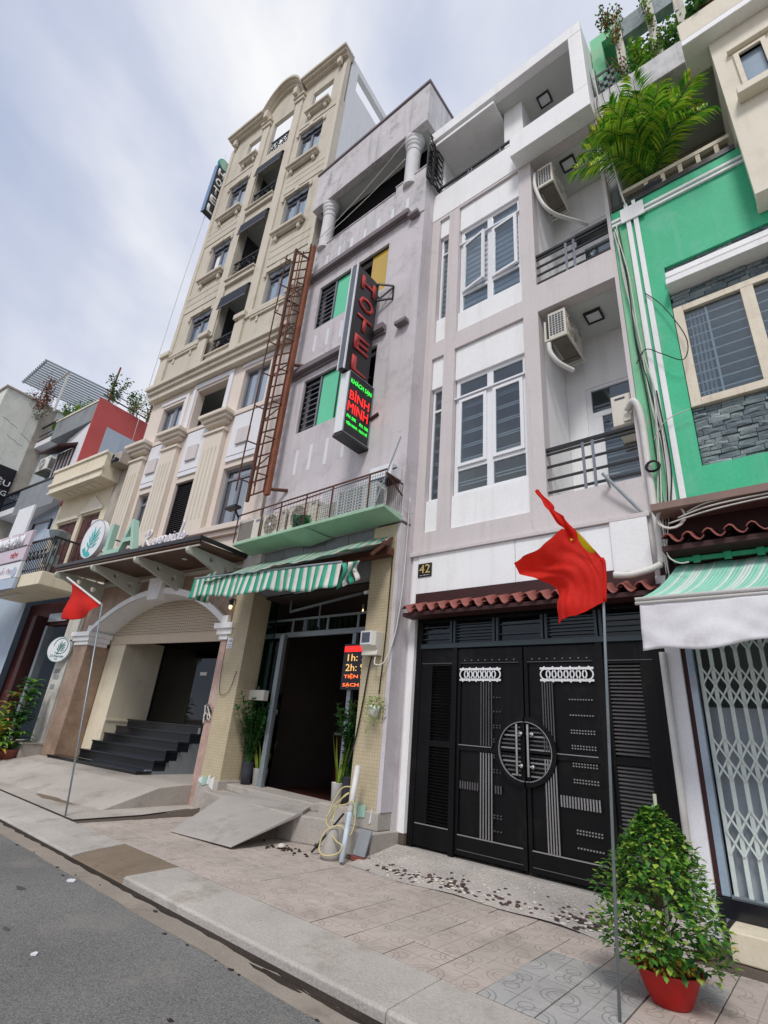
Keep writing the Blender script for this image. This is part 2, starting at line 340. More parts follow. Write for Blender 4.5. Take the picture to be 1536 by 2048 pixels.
class MB:
    def __init__(s):
        s.v = []; s.f = []; s.m = []; s.mi = 0
    def add(s, vs, fs):
        n = len(s.v)
        s.v += [tuple(v) for v in vs]
        for f in fs:
            s.f.append([i + n for i in f]); s.m.append(s.mi)
        return s
    def box(s, x0, x1, y0, y1, z0, z1):
        return s.add([(x0, y0, z0), (x1, y0, z0), (x1, y1, z0), (x0, y1, z0), (x0, y0, z1), (x1, y0, z1), (x1, y1, z1), (x0, y1, z1)],
                     [(0, 3, 2, 1), (4, 5, 6, 7), (0, 1, 5, 4), (1, 2, 6, 5), (2, 3, 7, 6), (3, 0, 4, 7)])
    def quad(s, a, b, c, d):
        return s.add([a, b, c, d], [(0, 1, 2, 3)])
    def bar(s, a, b, w, h=None, up=(0, 0, 1)):
        h = w if h is None else h
        a, b = Vector(a), Vector(b)
        d = (b - a).normalized(); u = Vector(up)
        if abs(d.dot(u)) > 0.98: u = Vector((0, 1, 0))
        r = d.cross(u).normalized() * w / 2; u = r.cross(d).normalized() * h / 2
        return s.add([a - r - u, a + r - u, a + r + u, a - r + u, b - r - u, b + r - u, b + r + u, b - r + u],
                     [(0, 1, 2, 3), (7, 6, 5, 4), (0, 4, 5, 1), (1, 5, 6, 2), (2, 6, 7, 3), (3, 7, 4, 0)])
    def tube(s, pts, r, n=6, cap=True):
        pts = [Vector(p) for p in pts]
        rr = r if isinstance(r, (list, tuple)) else [r] * len(pts)
        vs = []; fs = []; pu = None
        for i, p in enumerate(pts):
            d = (pts[min(i + 1, len(pts) - 1)] - pts[max(i - 1, 0)])
            d = d.normalized() if d.length > 1e-9 else Vector((0, 0, 1))
            if pu is None:
                u = Vector((0, 0, 1)) if abs(d.z) < 0.9 else Vector((1, 0, 0))
            else: u = pu
            u = (u - d * u.dot(d)).normalized(); w = d.cross(u); pu = u
            for k in range(n):
                a = 2 * pi * k / n
                vs.append(p + (u * cos(a) + w * sin(a)) * rr[i])
        for i in range(len(pts) - 1):
            for k in range(n):
                fs.append((i * n + k, i * n + (k + 1) % n, (i + 1) * n + (k + 1) % n, (i + 1) * n + k))
        if cap:
            fs.append(tuple(range(n - 1, -1, -1))); fs.append(tuple(range((len(pts) - 1) * n, len(pts) * n)))
        return s.add(vs, fs)
    def lathe(s, prof, c=(0, 0, 0), n=16, cap=True):
        vs = []; fs = []
        for r, z in prof:
            for k in range(n):
                a = 2 * pi * k / n
                vs.append((c[0] + r * cos(a), c[1] + r * sin(a), c[2] + z))
        for i in range(len(prof) - 1):
            for k in range(n):
                fs.append((i * n + k, i * n + (k + 1) % n, (i + 1) * n + (k + 1) % n, (i + 1) * n + k))
        if cap:
            fs.append(tuple(range(n - 1, -1, -1))); fs.append(tuple(range((len(prof) - 1) * n, len(prof) * n)))
        return s.add(vs, fs)
    def prism(s, poly, ax, a, b):
        """2-D polygon in the plane square to axis ax, pushed from a to b"""
        n = len(poly)
        def P(q, t):
            return (t, q[0], q[1]) if ax == 'x' else ((q[0], t, q[1]) if ax == 'y' else (q[0], q[1], t))
        vs = [P(q, a) for q in poly] + [P(q, b) for q in poly]
        fs = [tuple(range(n - 1, -1, -1)), tuple(range(n, 2 * n))] + [(i, (i + 1) % n, n + (i + 1) % n, n + i) for i in range(n)]
        return s.add(vs, fs)
    def disc(s, c, r, ax='y', t=0.02, n=24):
        poly = [(r * cos(2 * pi * k / n), r * sin(2 * pi * k / n)) for k in range(n)]
        if ax == 'y': return s.prism([(c[0] + p[0], c[2] + p[1]) for p in poly], 'y', c[1], c[1] + t)
        if ax == 'x': return s.prism([(c[1] + p[0], c[2] + p[1]) for p in poly], 'x', c[0], c[0] + t)
        return s.prism([(c[0] + p[0], c[1] + p[1]) for p in poly], 'z', c[2], c[2] + t)
    def surf(s, fn, nu, nv):
        vs = [fn(i / nu, j / nv) for i in range(nu + 1) for j in range(nv + 1)]
        fs = [(i * (nv + 1) + j, (i + 1) * (nv + 1) + j, (i + 1) * (nv + 1) + j + 1, i * (nv + 1) + j + 1) for i in range(nu) for j in range(nv)]
        return s.add(vs, fs)
    def wall(s, x0, x1, z0, z1, y0, y1, holes=()):
        """upright slab with rectangular openings; only outer faces and reveals are made"""
        xs = sorted({x0, x1} | {min(max(h[i], x0), x1) for h in holes for i in (0, 1)})
        zs = sorted({z0, z1} | {min(max(h[i], z0), z1) for h in holes for i in (2, 3)})
        def solid(i, j):
            if i < 0 or j < 0 or i >= len(xs) - 1 or j >= len(zs) - 1: return False
            cx, cz = (xs[i] + xs[i + 1]) / 2, (zs[j] + zs[j + 1]) / 2
            return not any(h[0] < cx < h[1] and h[2] < cz < h[3] for h in holes)
        for i in range(len(xs) - 1):
            for j in range(len(zs) - 1):
                if not solid(i, j): continue
                a, b, c, d = xs[i], xs[i + 1], zs[j], zs[j + 1]
                s.quad((a, y0, c), (b, y0, c), (b, y0, d), (a, y0, d))
                s.quad((b, y1, c), (a, y1, c), (a, y1, d), (b, y1, d))
                if not solid(i - 1, j): s.quad((a, y1, c), (a, y0, c), (a, y0, d), (a, y1, d))
                if not solid(i + 1, j): s.quad((b, y0, c), (b, y1, c), (b, y1, d), (b, y0, d))
                if not solid(i, j - 1): s.quad((a, y1, c), (b, y1, c), (b, y0, c), (a, y0, c))
                if not solid(i, j + 1): s.quad((a, y0, d), (b, y0, d), (b, y1, d), (a, y1, d))
        return s
    def mesh(s, name, mats, smooth=False):
        me = bpy.data.meshes.new(name)
        me.from_pydata(s.v, [], s.f)
        if not isinstance(mats, (list, tuple)): mats = [mats]
        for m in mats: me.materials.append(M[m] if isinstance(m, str) else m)
        me.polygons.foreach_set('material_index', s.m)
        if smooth: me.polygons.foreach_set('use_smooth', [True] * len(me.polygons))
        me.update()
        return me

def link(name, me, par=None, label=None, cat=None, group=None, kind=None, bev=0, solid=0, sub=0):
    o = bpy.data.objects.new(name, me)
    COL.objects.link(o)
    if par is not None:
        o.parent = par
        if par.type == 'EMPTY' and par.name not in LOCAL:
            o.matrix_parent_inverse = Matrix.Translation(-par.location)
    if label: o['label'] = label
    if cat: o['category'] = cat
    if group: o['group'] = group
    if kind: o['kind'] = kind
    if solid:
        md = o.modifiers.new('solid', 'SOLIDIFY'); md.thickness = solid; md.offset = 0
    if sub:
        md = o.modifiers.new('sub', 'SUBSURF'); md.levels = sub; md.render_levels = sub
    if bev:
        md = o.modifiers.new('bevel', 'BEVEL'); md.width = bev; md.segments = 2; md.limit_method = 'ANGLE'; md.angle_limit = RD(50)
    return o

SPLIT = {'spandrel_panel', 'cornice', 'dado', 'dado_cap', 'dado_ledge', 'bay_sill', 'floor_slab', 'brace', 'party_wall', 'hall', 'sun_ledge',
         'terrace_pier', 'parapet_moulding', 'pier_cap', 'white_stripe', 'door_leaf', 'lobby', 'inner_partition', 'side_wall', 'roof_coping', 'wall_stub',
         'left_inner_wall', 'shop_back', 'upper_rail', 'lower_rail', 'door_post', 'underline', 'edge_light', 'cage_rail', 'downlight', 'support', 'wall_shelf',
         'balcony_parapet', 'parapet_coping', 'right_wall', 'fold_arm', 'sill', 'main_cornice', 'capital', 'base_course', 'string_course', 'dado_pedestal'}
def islands(mb):
    par = list(range(len(mb.v)))
    def find(i):
        while par[i] != i:
            par[i] = par[par[i]]; i = par[i]
        return i
    for f in mb.f:
        a = find(f[0])
        for i in f[1:]: par[find(i)] = a
    groups = {}
    for fi, f in enumerate(mb.f): groups.setdefault(find(f[0]), []).append(fi)
    out = []
    for fl in groups.values():
        q = MB(); ids = {}
        for fi in fl:
            g = []
            for i in mb.f[fi]:
                if i not in ids: ids[i] = len(q.v); q.v.append(mb.v[i])
                g.append(ids[i])
            q.f.append(g); q.m.append(mb.m[fi])
        out.append(q)
    return out

def obj(name, mb, mats, par=None, smooth=False, **k):
    if name in SPLIT:
        parts = islands(mb)
        os_ = [link(name, q.mesh(name, mats, smooth), par, **k) for q in parts]
        return os_[0]
    return link(name, mb.mesh(name, mats, smooth), par, **k)

def thing(name, label, cat, loc=(0, 0, 0), rz=0, group=None, local=False):
    o = bpy.data.objects.new(name, None)
    COL.objects.link(o)
    o.empty_display_size = 0.2
    o.location = loc; o.rotation_euler = (0, 0, rz)
    o['label'] = label; o['category'] = cat
    if group: o['group'] = group
    if local: LOCAL.add(o.name)
    return o

def copy_tree(o, par=None):
    c = o.copy(); COL.objects.link(c)
    if par is not None: c.parent = par
    if o.name in LOCAL: LOCAL.add(c.name)
    for ch in list(o.children): copy_tree(ch, c)
    return c

def put(name, me, par, loc=(0, 0, 0), rot=(0, 0, 0), scale=(1, 1, 1), kind=None):
    """one more object that shares a mesh; loc is in the frame the parent's parts use"""
    o = link(name, me, par, kind=kind)
    o.location = loc; o.rotation_euler = rot; o.scale = scale
    return o

def text_mesh(s, size=1.0, extrude=0.01, shear=0.0, offset=0.0, spacing=1.0, align='CENTER'):
    cu = bpy.data.curves.new('lettering', 'FONT')
    cu.body = s; cu.size = size; cu.extrude = extrude; cu.shear = shear; cu.offset = offset
    cu.space_character = spacing; cu.align_x = align; cu.align_y = 'CENTER'; cu.resolution_u = 2
    o = bpy.data.objects.new('tmp_text', cu); COL.objects.link(o)
    dg = bpy.context.evaluated_depsgraph_get()
    me = bpy.data.meshes.new_from_object(o.evaluated_get(dg))
    bpy.data.objects.remove(o); bpy.data.curves.remove(cu)
    return me

def frame_mat(origin, right, up):
    r, u = Vector(right).normalized(), Vector(up).normalized()
    n = r.cross(u)
    m = Matrix((r, u, n)).transposed().to_4x4()
    m.translation = Vector(origin)
    return m

def text(s, par, origin, right, up, w=None, h=None, material='letwhite', extrude=0.008, name='lettering', **k):
    """flat lettering: scaled so that its own box is w wide and/or h high, centred on origin"""
    me = text_mesh(s, 1.0, 0.0, **k)
    xs = [v.co.x for v in me.vertices]; ys = [v.co.y for v in me.vertices]
    W, H = max(xs) - min(xs), max(ys) - min(ys)
    cx, cy = (max(xs) + min(xs)) / 2, (max(ys) + min(ys)) / 2
    sx = w / W if w else h / H
    sy = h / H if h else w / W
    fm = frame_mat(origin, right, up)
    bm = bmesh.new(); bm.from_mesh(me)
    for v in bm.verts: v.co = Vector(((v.co.x - cx) * sx, (v.co.y - cy) * sy, 0))
    if extrude > 0:
        g = bmesh.ops.extrude_face_region(bm, geom=list(bm.faces))
        bmesh.ops.translate(bm, verts=[x for x in g['geom'] if isinstance(x, bmesh.types.BMVert)], vec=(0, 0, extrude))
    bmesh.ops.recalc_face_normals(bm, faces=list(bm.faces))
    bm.transform(fm); bm.to_mesh(me); bm.free()
    me.name = name
    me.materials.clear(); me.materials.append(M[material])
    return link(name, me, par)

def plate(outer, holes, thick, name='plate'):
    """flat plate with round or free holes, from a filled 2-D curve; lies in local XY, thickness centred"""
    cu = bpy.data.curves.new('tmp_curve', 'CURVE'); cu.dimensions = '2D'; cu.fill_mode = 'BOTH'; cu.extrude = thick / 2
    for pts in [outer] + holes:
        sp = cu.splines.new('POLY'); sp.points.add(len(pts) - 1); sp.use_cyclic_u = True
        for p, q in zip(sp.points, pts): p.co = (q[0], q[1], 0, 1)
    o = bpy.data.objects.new('tmp_curve', cu); COL.objects.link(o)
    dg = bpy.context.evaluated_depsgraph_get()
    me = bpy.data.meshes.new_from_object(o.evaluated_get(dg))
    bpy.data.objects.remove(o); bpy.data.curves.remove(cu)
    me.name = name
    return me

def circ(c, r, n=18):
    return [(c[0] + r * cos(2 * pi * k / n), c[1] + r * sin(2 * pi * k / n)) for k in range(n)]

def sag(a, b, d, n=10):
    a, b = Vector(a), Vector(b)
    return [a.lerp(b, t / n) - Vector((0, 0, d * 4 * (t / n) * (1 - t / n))) for t in range(n + 1)]

def smooth_path(pts, n=6):
    """Catmull-Rom through the points"""
    P = [Vector(p) for p in pts]; out = []
    for i in range(len(P) - 1):
        p0, p1, p2, p3 = P[max(i - 1, 0)], P[i], P[i + 1], P[min(i + 2, len(P) - 1)]
        for k in range(n):
            t = k / n
            out.append(0.5 * ((2 * p1) + (p2 - p0) * t + (2 * p0 - 5 * p1 + 4 * p2 - p3) * t * t + (3 * p1 - p0 - 3 * p2 + p3) * t ** 3))
    out.append(P[-1])
    return out

def leaf(mb, p, d, L, W, droop=0.25, fold=0.25, up=(0, 0, 1)):
    """one leaf: two halves folded on the midrib, bent downwards along its length"""
    p, d = Vector(p), Vector(d).normalized()
    u = Vector(up)
    if abs(d.dot(u)) > 0.95: u = Vector((0.3, 1, 0.2))
    r = d.cross(u).normalized(); nrm = r.cross(d).normalized()
    a = p; b = p + d * L * 0.5 - nrm * L * droop * 0.12; c = p + d * L * 0.95 - nrm * L * droop
    f = nrm * W * fold
    mb.add([a, b + r * W / 2 + f, b - r * W / 2 + f, c, b], [(0, 4, 1), (0, 2, 4), (4, 3, 1), (4, 2, 3)])
    return mb

def rdir(zmin=-1.0, zmax=1.0):
    z = random.uniform(zmin, zmax); a = random.uniform(0, 2 * pi); r = math.sqrt(max(0, 1 - z * z))
    return Vector((r * cos(a), r * sin(a), z))
# ------------------------------------------------------------------ ground
def ground_mat(name, c, var, sc, fine, bsc, bump, rough=0.9, dirt=None, dirtamt=0.0, spec=0.25):
    return mat(name, c, rough, var, sc, dirt=dirt, dirtamt=dirtamt, fine=fine, bsc=bsc, bump=bump, spec=spec)
M['asphalt'] = ground_mat('asphalt', (118, 117, 115), 0.2, 0.55, 0.42, 95, 0.9, dirt=(136, 131, 124), dirtamt=0.5)
M['gutter'] = ground_mat('gutter_concrete', (148, 139, 128), 0.18, 1.6, 0.12, 70, 0.4, dirt=(96, 88, 80), dirtamt=0.5)
M['kerb'] = ground_mat('kerb_concrete', (178, 172, 165), 0.18, 1.3, 0.14, 60, 0.5, dirt=(138, 127, 115), dirtamt=0.6)
M['concrete'] = ground_mat('concrete_apron', (176, 169, 161), 0.16, 0.9, 0.12, 50, 0.45, dirt=(140, 129, 118), dirtamt=0.6)
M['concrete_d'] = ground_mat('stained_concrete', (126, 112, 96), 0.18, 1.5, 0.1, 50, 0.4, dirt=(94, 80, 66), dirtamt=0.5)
M['ramp'] = ground_mat('smooth_cement', (166, 161, 155), 0.12, 1.2, 0.06, 50, 0.3, dirt=(126, 118, 110), dirtamt=0.5)
M['grit'] = ground_mat('dark_grit', (58, 50, 44), 0.3, 4, 0.25, 60, 0.8)
M['mortar'] = ground_mat('tile_bedding', (92, 82, 74), 0.2, 2, 0.15, 60, 0.5)
M['apron'] = ground_mat('pebbled_cement', (176, 169, 162), 0.16, 2.5, 0.2, 45, 0.8, dirt=(190, 186, 180), dirtamt=0.4)
M['peb_d'] = ground_mat('maroon_pebble', (92, 70, 66), 0.25, 9, 0.1, 60, 0.1, rough=0.6)
M['peb_k'] = ground_mat('dark_pebble', (66, 58, 58), 0.25, 9, 0.1, 60, 0.1, rough=0.6)
M['peb_w'] = ground_mat('white_pebble', (206, 200, 188), 0.15, 9, 0.1, 60, 0.1, rough=0.6)

def tile_mat(name, c, gc):
    """cement paving tile: shallow moulded rings and straight ribs in the tile's own frame"""
    m = mat(name, c, 0.85, 0.14, 1.6, dirt=tuple(int(v * 0.80) for v in c), dirtamt=0.5, fine=0.08, bsc=60, spec=0.25)
    n, l = m.node_tree.nodes, m.node_tree.links
    b = n['Principled BSDF']
    tc = n.new('ShaderNodeTexCoord'); sx = n.new('ShaderNodeSeparateXYZ')
    l.new(tc.outputs['Object'], sx.inputs[0])
    def mt(op, a, bb=None, v=None):
        q = n.new('ShaderNodeMath'); q.operation = op
        if isinstance(a, (int, float)): q.inputs[0].default_value = a
        else: l.new(a, q.inputs[0])
        if bb is not None:
            if isinstance(bb, (int, float)): q.inputs[1].default_value = bb
            else: l.new(bb, q.inputs[1])
        return q.outputs[0]
    X, Y = sx.outputs[0], sx.outputs[1]
    ax, ay = mt('ABSOLUTE', X), mt('ABSOLUTE', Y)
    def dist(x0, y0, u=X, w=Y):
        a, c2 = mt('SUBTRACT', u, x0), mt('SUBTRACT', w, y0)
        return mt('SQRT', mt('ADD', mt('MULTIPLY', a, a), mt('MULTIPLY', c2, c2)))
    def line(d, r, wd=0.0045):
        return mt('LESS_THAN', mt('ABSOLUTE', mt('SUBTRACT', d, r)), wd)
    dc = dist(0.2, 0.2, ax, ay)
    d0 = dist(-0.1, 0.1); d1 = dist(0.1, -0.1)
    parts = [line(d0, 0.052), line(d1, 0.052), line(dc, 0.085), mt('MULTIPLY', line(dc, 0.125), mt('GREATER_THAN', X, -0.2)), 
             mt('MULTIPLY', line(ax, 0.0), mt('LESS_THAN', ay, 0.2)), mt('MULTIPLY', line(ay, 0.0), mt('LESS_THAN', ax, 0.1))]
    g = parts[0]
    for p in parts[1:]: g = mt('MAXIMUM', g, p)
    old = b.inputs['Base Color'].links[0].from_socket
    mx = n.new('ShaderNodeMix'); mx.data_type = 'RGBA'
    mx.inputs['B'].default_value = (*lin(gc), 1)
    l.new(mt("MULTIPLY", g, 0.55), mx.inputs['Factor']); l.new(old, mx.inputs['A'])
    l.new(mx.outputs['Result'], b.inputs['Base Color'])
    bp = n.new('ShaderNodeBump'); bp.inputs['Strength'].default_value = 0.6; bp.inputs['Distance'].default_value = 0.006
    bp.invert = True
    l.new(g, bp.inputs['Height']); l.new(bp.outputs[0], b.inputs['Normal'])
    return m
M['tile_a'] = tile_mat('pinkish_paving_tile', (182, 170, 161), (136, 122, 114))
M['tile_b'] = tile_mat('buff_paving_tile', (178, 168, 158), (132, 121, 112))
M['tile_c'] = tile_mat('grey_paving_tile', (166, 164, 161), (100, 98, 98))

def struct(name, mb, m, **k):
    return obj(name, mb, m, kind='structure', **k)

struct('ground', MB().quad((-400, -400, -0.30), (400, -400, -0.30), (400, 400, -0.30), (-400, 400, -0.30)), 'concrete_d')
struct('road', MB().box(-140, 90, -14, 2.93, -0.28, -0.09), 'asphalt')
gut = MB()
rr = random.Random(3)
pts = [(-60 + i * 0.35, 2.93 + rr.uniform(-0.015, 0.015)) for i in range(230)]
gut.prism([(x, y) for x, y in pts] + [(20.2, 3.17), (-60, 3.17)], 'z', -0.28, -0.086)
struct('gutter', gut, 'gutter')
gd = MB()
pts = [(-60 + i * 0.12, 3.125 + rr.uniform(-0.02, 0.016)) for i in range(670)]
gd.prism(pts + [(20.2, 3.19), (-60, 3.19)], 'z', -0.2, -0.081)
struct('gutter_dirt_shadow', gd, 'grit')  # dark strip carries both dirt and the shadow line below the kerb
dm = MB()
for k in range(38):
    x, y = rr.uniform(-8, -0.6), rr.choice([rr.uniform(2.84, 3.1), rr.gauss(2.93, 0.02), rr.uniform(0.6, 2.8)])
    r0 = rr.uniform(0.006, 0.022)
    z0 = -0.089 if y < 2.93 else -0.085
    dm.prism([(x + r0 * rr.uniform(0.5, 2.4) * cos(a), y + r0 * rr.uniform(0.5, 1.1) * sin(a)) for a in [i * pi / 4 for i in range(8)]], 'z', z0, z0 + 0.004)
obj('dirt_specks', dm, 'grit', kind='stuff')
# oil spots, repairs and tyre-polished stains on the asphalt, each a thin skin
M['stain'] = ground_mat('oil_stain', (84, 83, 82), 0.2, 1.2, 0.3, 95, 0.6, rough=0.75)
M['patch'] = ground_mat('asphalt_patch', (126, 124, 121), 0.2, 1.2, 0.4, 95, 0.9)
def blob(cx, cy, rx, ry, z, n=22, seed=1):
    q = random.Random(seed); ph = [q.uniform(0, 6) for _ in range(3)]
    return [(cx + rx * cos(a) * (1 + .22 * sin(2 * a + ph[0]) + .16 * sin(5 * a + ph[1]) + .1 * sin(9 * a + ph[2])), cy + ry * sin(a) * (1 + .22 * sin(3 * a + ph[1]) + .14 * sin(7 * a + ph[0]))) for a in [i * 2 * pi / n for i in range(n)]]
sm_ = MB()
for k, (x, y, a_, b_) in enumerate(((-4.4, 1.5, .10, .03), (-4.0, 1.42, .07, .025), (-3.2, 2.1, .06, .03), (-3.1, 1.95, .05, .02), (-2.9, 2.35, .09, .03), (-3.6, 1.75, .05, .02), (-6.2, 2.4, .10, .03), (-2.4, 1.7, .08, .03), (-5.2, 2.0, .05, .02))):
    sm_.prism(blob(x, y, a_, b_, 0, 20, k), 'z', -.0905, -.0885)
obj('oil_stains', sm_, 'stain', kind='stuff')
gs_ = MB()
for k, (x, y, a_, b_) in enumerate(((-3.30, 3.085, .30, .035), (-2.75, 3.10, .22, .02))):
    gs_.prism(blob(x, y, a_, b_, 0, 24, 20 + k), 'z', -.087, -.0845)
obj('gutter_stains', gs_, 'grit', kind='stuff')
# kerb: rolled concrete kerb stones
kb = thing('kerb', 'rolled concrete kerb running along the road edge', 'kerb', (-4, 3.2, -0.1))
kb['kind'] = 'structure'; del kb['category']
kx = -40.0; i = 0
while kx < 14:
    L = rr.choice([2.3, 2.9, 3.4, 1.9])
    if kx < -5.83 < kx + L: L = -5.83 - kx
    if kx < -7.1 < kx + L: L = -7.1 - kx
    low = -0.055 if kx < -7.15 else (-0.075 if kx < -5.9 else -0.015)
    mb = MB().prism([(3.19, -0.2), (3.19, low - 0.012), (3.215, low), (3.45, low * 0.4), (3.80, 0.004), (3.80, -0.2)], 'x', kx, kx + L - 0.006)
    obj('kerb_stone', mb, 'concrete_d' if -7.15 < kx < -5.9 else 'kerb', kb, bev=0.008)
    kx += L; i += 1
# pavement
pv = thing('pavement', 'tiled pavement in front of the houses', 'pavement', (-4, 5, 0))
pv['kind'] = 'structure'; del pv['category']
obj('bedding', MB().box(-60, 14, 3.79, 30, -0.2, -0.006), 'mortar', pv)
tmesh = {}
for t in 'abc':
    q = MB(); h = 0.1958
    q.add([(-h, -h, -0.02), (h, -h, -0.02), (h, h, -0.02), (-h, h, -0.02), (-h, -h, -0.003), (h, -h, -0.003), (h, h, -0.003), (-h, h, -0.003),
           (-h + .004, -h + .004, 0), (h - .004, -h + .004, 0), (h - .004, h - .004, 0), (-h + .004, h - .004, 0)],
          [(0, 1, 5, 4), (1, 2, 6, 5), (2, 3, 7, 6), (3, 0, 4, 7), (4, 5, 9, 8), (5, 6, 10, 9), (6, 7, 11, 10), (7, 4, 8, 11), (8, 9, 10, 11)])
    tmesh[t] = q.mesh('tile', 'tile_' + t)
nt = 0
for i in range(-22, 7):
    for j in range(8):
        x, y = -2.17 + 0.2 + i * 0.4, 4.015 + j * 0.4
        if y > 5.62 and not (x < -5.2 and y < 6.1): continue
        if x < -8.75: continue
        g = 'c' if (x, y) and i in (0, 1) and j in (0, 1, 2) or (i == 2 and j == 3) else rr.choice('aaab')
        o = put('tile', tmesh[g], pv, (x + rr.uniform(-.001, .001), y, rr.uniform(-0.004, 0.003)), (rr.uniform(-.007, .007), rr.uniform(-.007, .007), rr.choice([0, pi / 2, pi, -pi / 2]) + rr.uniform(-.006, .006)))
        nt += 1
# concrete apron in front of the hotel with the canopy
dv = MB()
dv.prism([(-26, 3.83), (-8.8, 3.83), (-8.86, 4.9), (-9.3, 6.35), (-26, 5.2)], 'z', -0.15, 0.006)
struct('driveway', dv, 'concrete')
jt = MB().bar((-26, 3.815, 0.004), (-8.8, 3.815, 0.004), 0.035, 0.014).bar((-8.79, 3.82, 0.004), (-8.86, 4.9, 0.004), 0.022, 0.014).bar((-8.86, 4.9, 0.004), (-9.2, 5.95, 0.004), 0.02, 0.014)
obj('joint_dirt', jt, 'grit', kind='stuff')

# ------------------------------------------------------------------ helper for the three storeys of window joinery
def louvre_bars(mb, x0, x1, y, z0, z1, n, t=0.012, d=0.02):
    for k in range(n):
        z = z0 + (z1 - z0) * (k + 0.5) / n
        mb.box(x0, x1, y, y + d, z - t / 2, z + t / 2)

def upvc_window(par, x0, x1, z0, z1, y, blinds, open_=False):
    f = MB(); w = 0.075; xm = (x0 + x1) / 2; zt = z1 - 0.42; zb = z0 + 0.52
    f.box(x0, x0 + w, y, y + .07, z0, z1).box(x1 - w, x1, y, y + .07, z0, z1).box(x0 + w, x1 - w, y, y + .07, z1 - w, z1).box(x0 + w, x1 - w, y, y + .07, z0, z0 + w)
    f.box(xm - .06, xm + .06, y + .002, y + .068, z0 + w, z1 - w)
    for a, b in ((x0 + w, xm - .06), (xm + .06, x1 - w)):
        f.box(a, b, y + .002, y + .068, zt - .05, zt + .05).box(a, b, y + .002, y + .068, zb - .035, zb + .035)
    fr = obj('window', f, 'upvc', par, bev=0.006)
    obj('rain_ledge', MB().box(x0 - .01, x1 + .01, y - .05, y + .002, zt - .02, zt + .015), 'upvc', fr)
    cells = []
    for a, b in ((x0 + w, xm - .06), (xm + .06, x1 - w)):
        cells += [('fix', a, b, zt + .05, z1 - w), ('sash', a, b, zb + .035, zt - .05), ('fix', a, b, z0 + w, zb - .035)]
    k = 0
    for kind, a, b, c, d in cells:
        if kind == 'sash':
            sm = MB(); s = .062; L = b - a
            sm.box(0, s, -.03, .02, 0, d - c).box(L - s, L, -.03, .02, 0, d - c).box(s, L - s, -.03, .02, 0, s).box(s, L - s, -.03, .02, d - c - s, d - c)
            so = obj('sash', sm, 'upvc', fr, bev=0.005)
            so.location = (a, y - .002, c)
            gp = MB().box(s, L - s, -.008, -.002, s, d - c - s)
            g = obj('glass_pane', gp, 'glass', fr); g.location = so.location
            if open_:
                ang = -RD(11) if k == 0 else -RD(5)
                so.rotation_euler = (0, 0, ang); g.rotation_euler = (0, 0, ang)
            k += 1
        else:
            obj('glass_pane', MB().box(a, b, y + .03, y + .036, c, d), 'glass', fr)
        gb = MB()
        if blinds:
            zz = c; q = 0
            bl = MB()
            while zz < d - .01:
                bl.mi = q % 2
                bl.box(a - .01, b + .01, y + .075, y + .078, zz, min(zz + (.085 if q % 2 == 0 else .06), d)); zz += (.085 if q % 2 == 0 else .06); q += 1
            obj('blind', bl, ['blind', 'blind_d'], fr)
        if kind == 'sash' and not blinds:
            n = 5
            for i in range(n):
                z = c + (d - c) * (i + .6) / n
                gb.box(a, b, y + .075, y + .09, z - .03, z - .012).box(a, b, y + .075, y + .09, z + .012, z + .03)
            obj('grille_bars', gb, 'upvc', fr)
        elif not blinds and c < zb and kind == 'fix':
            for z in (c + .16, c + .22): gb.box(a, b, y + .075, y + .09, z - .009, z + .009)
            obj('grille_bars', gb, 'upvc', fr)
    return fr

def narrow_window(par, x0, x1, z0, z1, y, blinds):
    f = MB(); w = .045; zt = z1 - .5
    f.box(x0, x0 + w, y, y + .06, z0, z1).box(x1 - w, x1, y, y + .06, z0, z1).box(x0 + w, x1 - w, y, y + .06, z1 - w, z1).box(x0 + w, x1 - w, y, y + .06, z0, z0 + w)
    f.box(x0 + w, x1 - w, y + .002, y + .058, zt - .025, zt + .025)
    fr = obj('narrow_window', f, 'upvc', par, bev=.005)
    obj('glass_pane', MB().box(x0 + w, x1 - w, y + .03, y + .036, z0 + w, z1 - w), 'glass', fr)
    if blinds:
        bl = MB(); zz = z0 + w; q = 0
        while zz < z1 - w:
            bl.mi = q % 2; bl.box(x0 + w, x1 - w, y + .09, y + .093, zz, min(zz + .075, z1 - w)); zz += .075; q += 1
        obj('blind', bl, ['blind', 'blind_d'], fr)
    else:
        gb = MB(); n = 8
        for i in range(n):
            z = z0 + .1 + (z1 - z0 - .2) * (i + .5) / n
            gb.box(x0 + w, x1 - w, y + .07, y + .085, z - .028, z - .012).box(x0 + w, x1 - w, y + .07, y + .085, z + .012, z + .028)
        obj('grille_bars', gb, 'upvc', fr)

# ------------------------------------------------------------------ the white house, number 42
Y = 6.56
wh = thing('townhouse', 'white and taupe townhouse number 42 with stacked balconies above the black gate', 'house', (-3.17, Y, 0))
H1, H2 = (4.68, 8.46), (8.86, 12.50)
holes = [(-4.98, -1.34, 0, 4.25), (-4.84, -4.56, 4.70, 8.44), (-4.31, -2.89, 4.68, 8.46), (-4.82, -4.56, 8.84, 12.47), (-4.30, -2.89, 8.86, 12.50),
         (-2.62, -1.34, 4.86, 8.44), (-2.62, -1.34, 9.06, 12.5)]
obj('front_wall', MB().wall(-5.05, -1.28, 0, 13.48, Y, Y + .22, holes), 'taupe', wh, bev=.008)
p = MB()
p.box(-4.835, -4.565, Y + .05, Y + .2, 4.705, 5.31).box(-4.835, -4.565, Y + .05, Y + .2, 7.72, 8.435)
p.box(-4.815, -4.565, Y + .05, Y + .2, 8.845, 9.48).box(-4.815, -4.565, Y + .05, Y + .2, 11.93, 12.465)
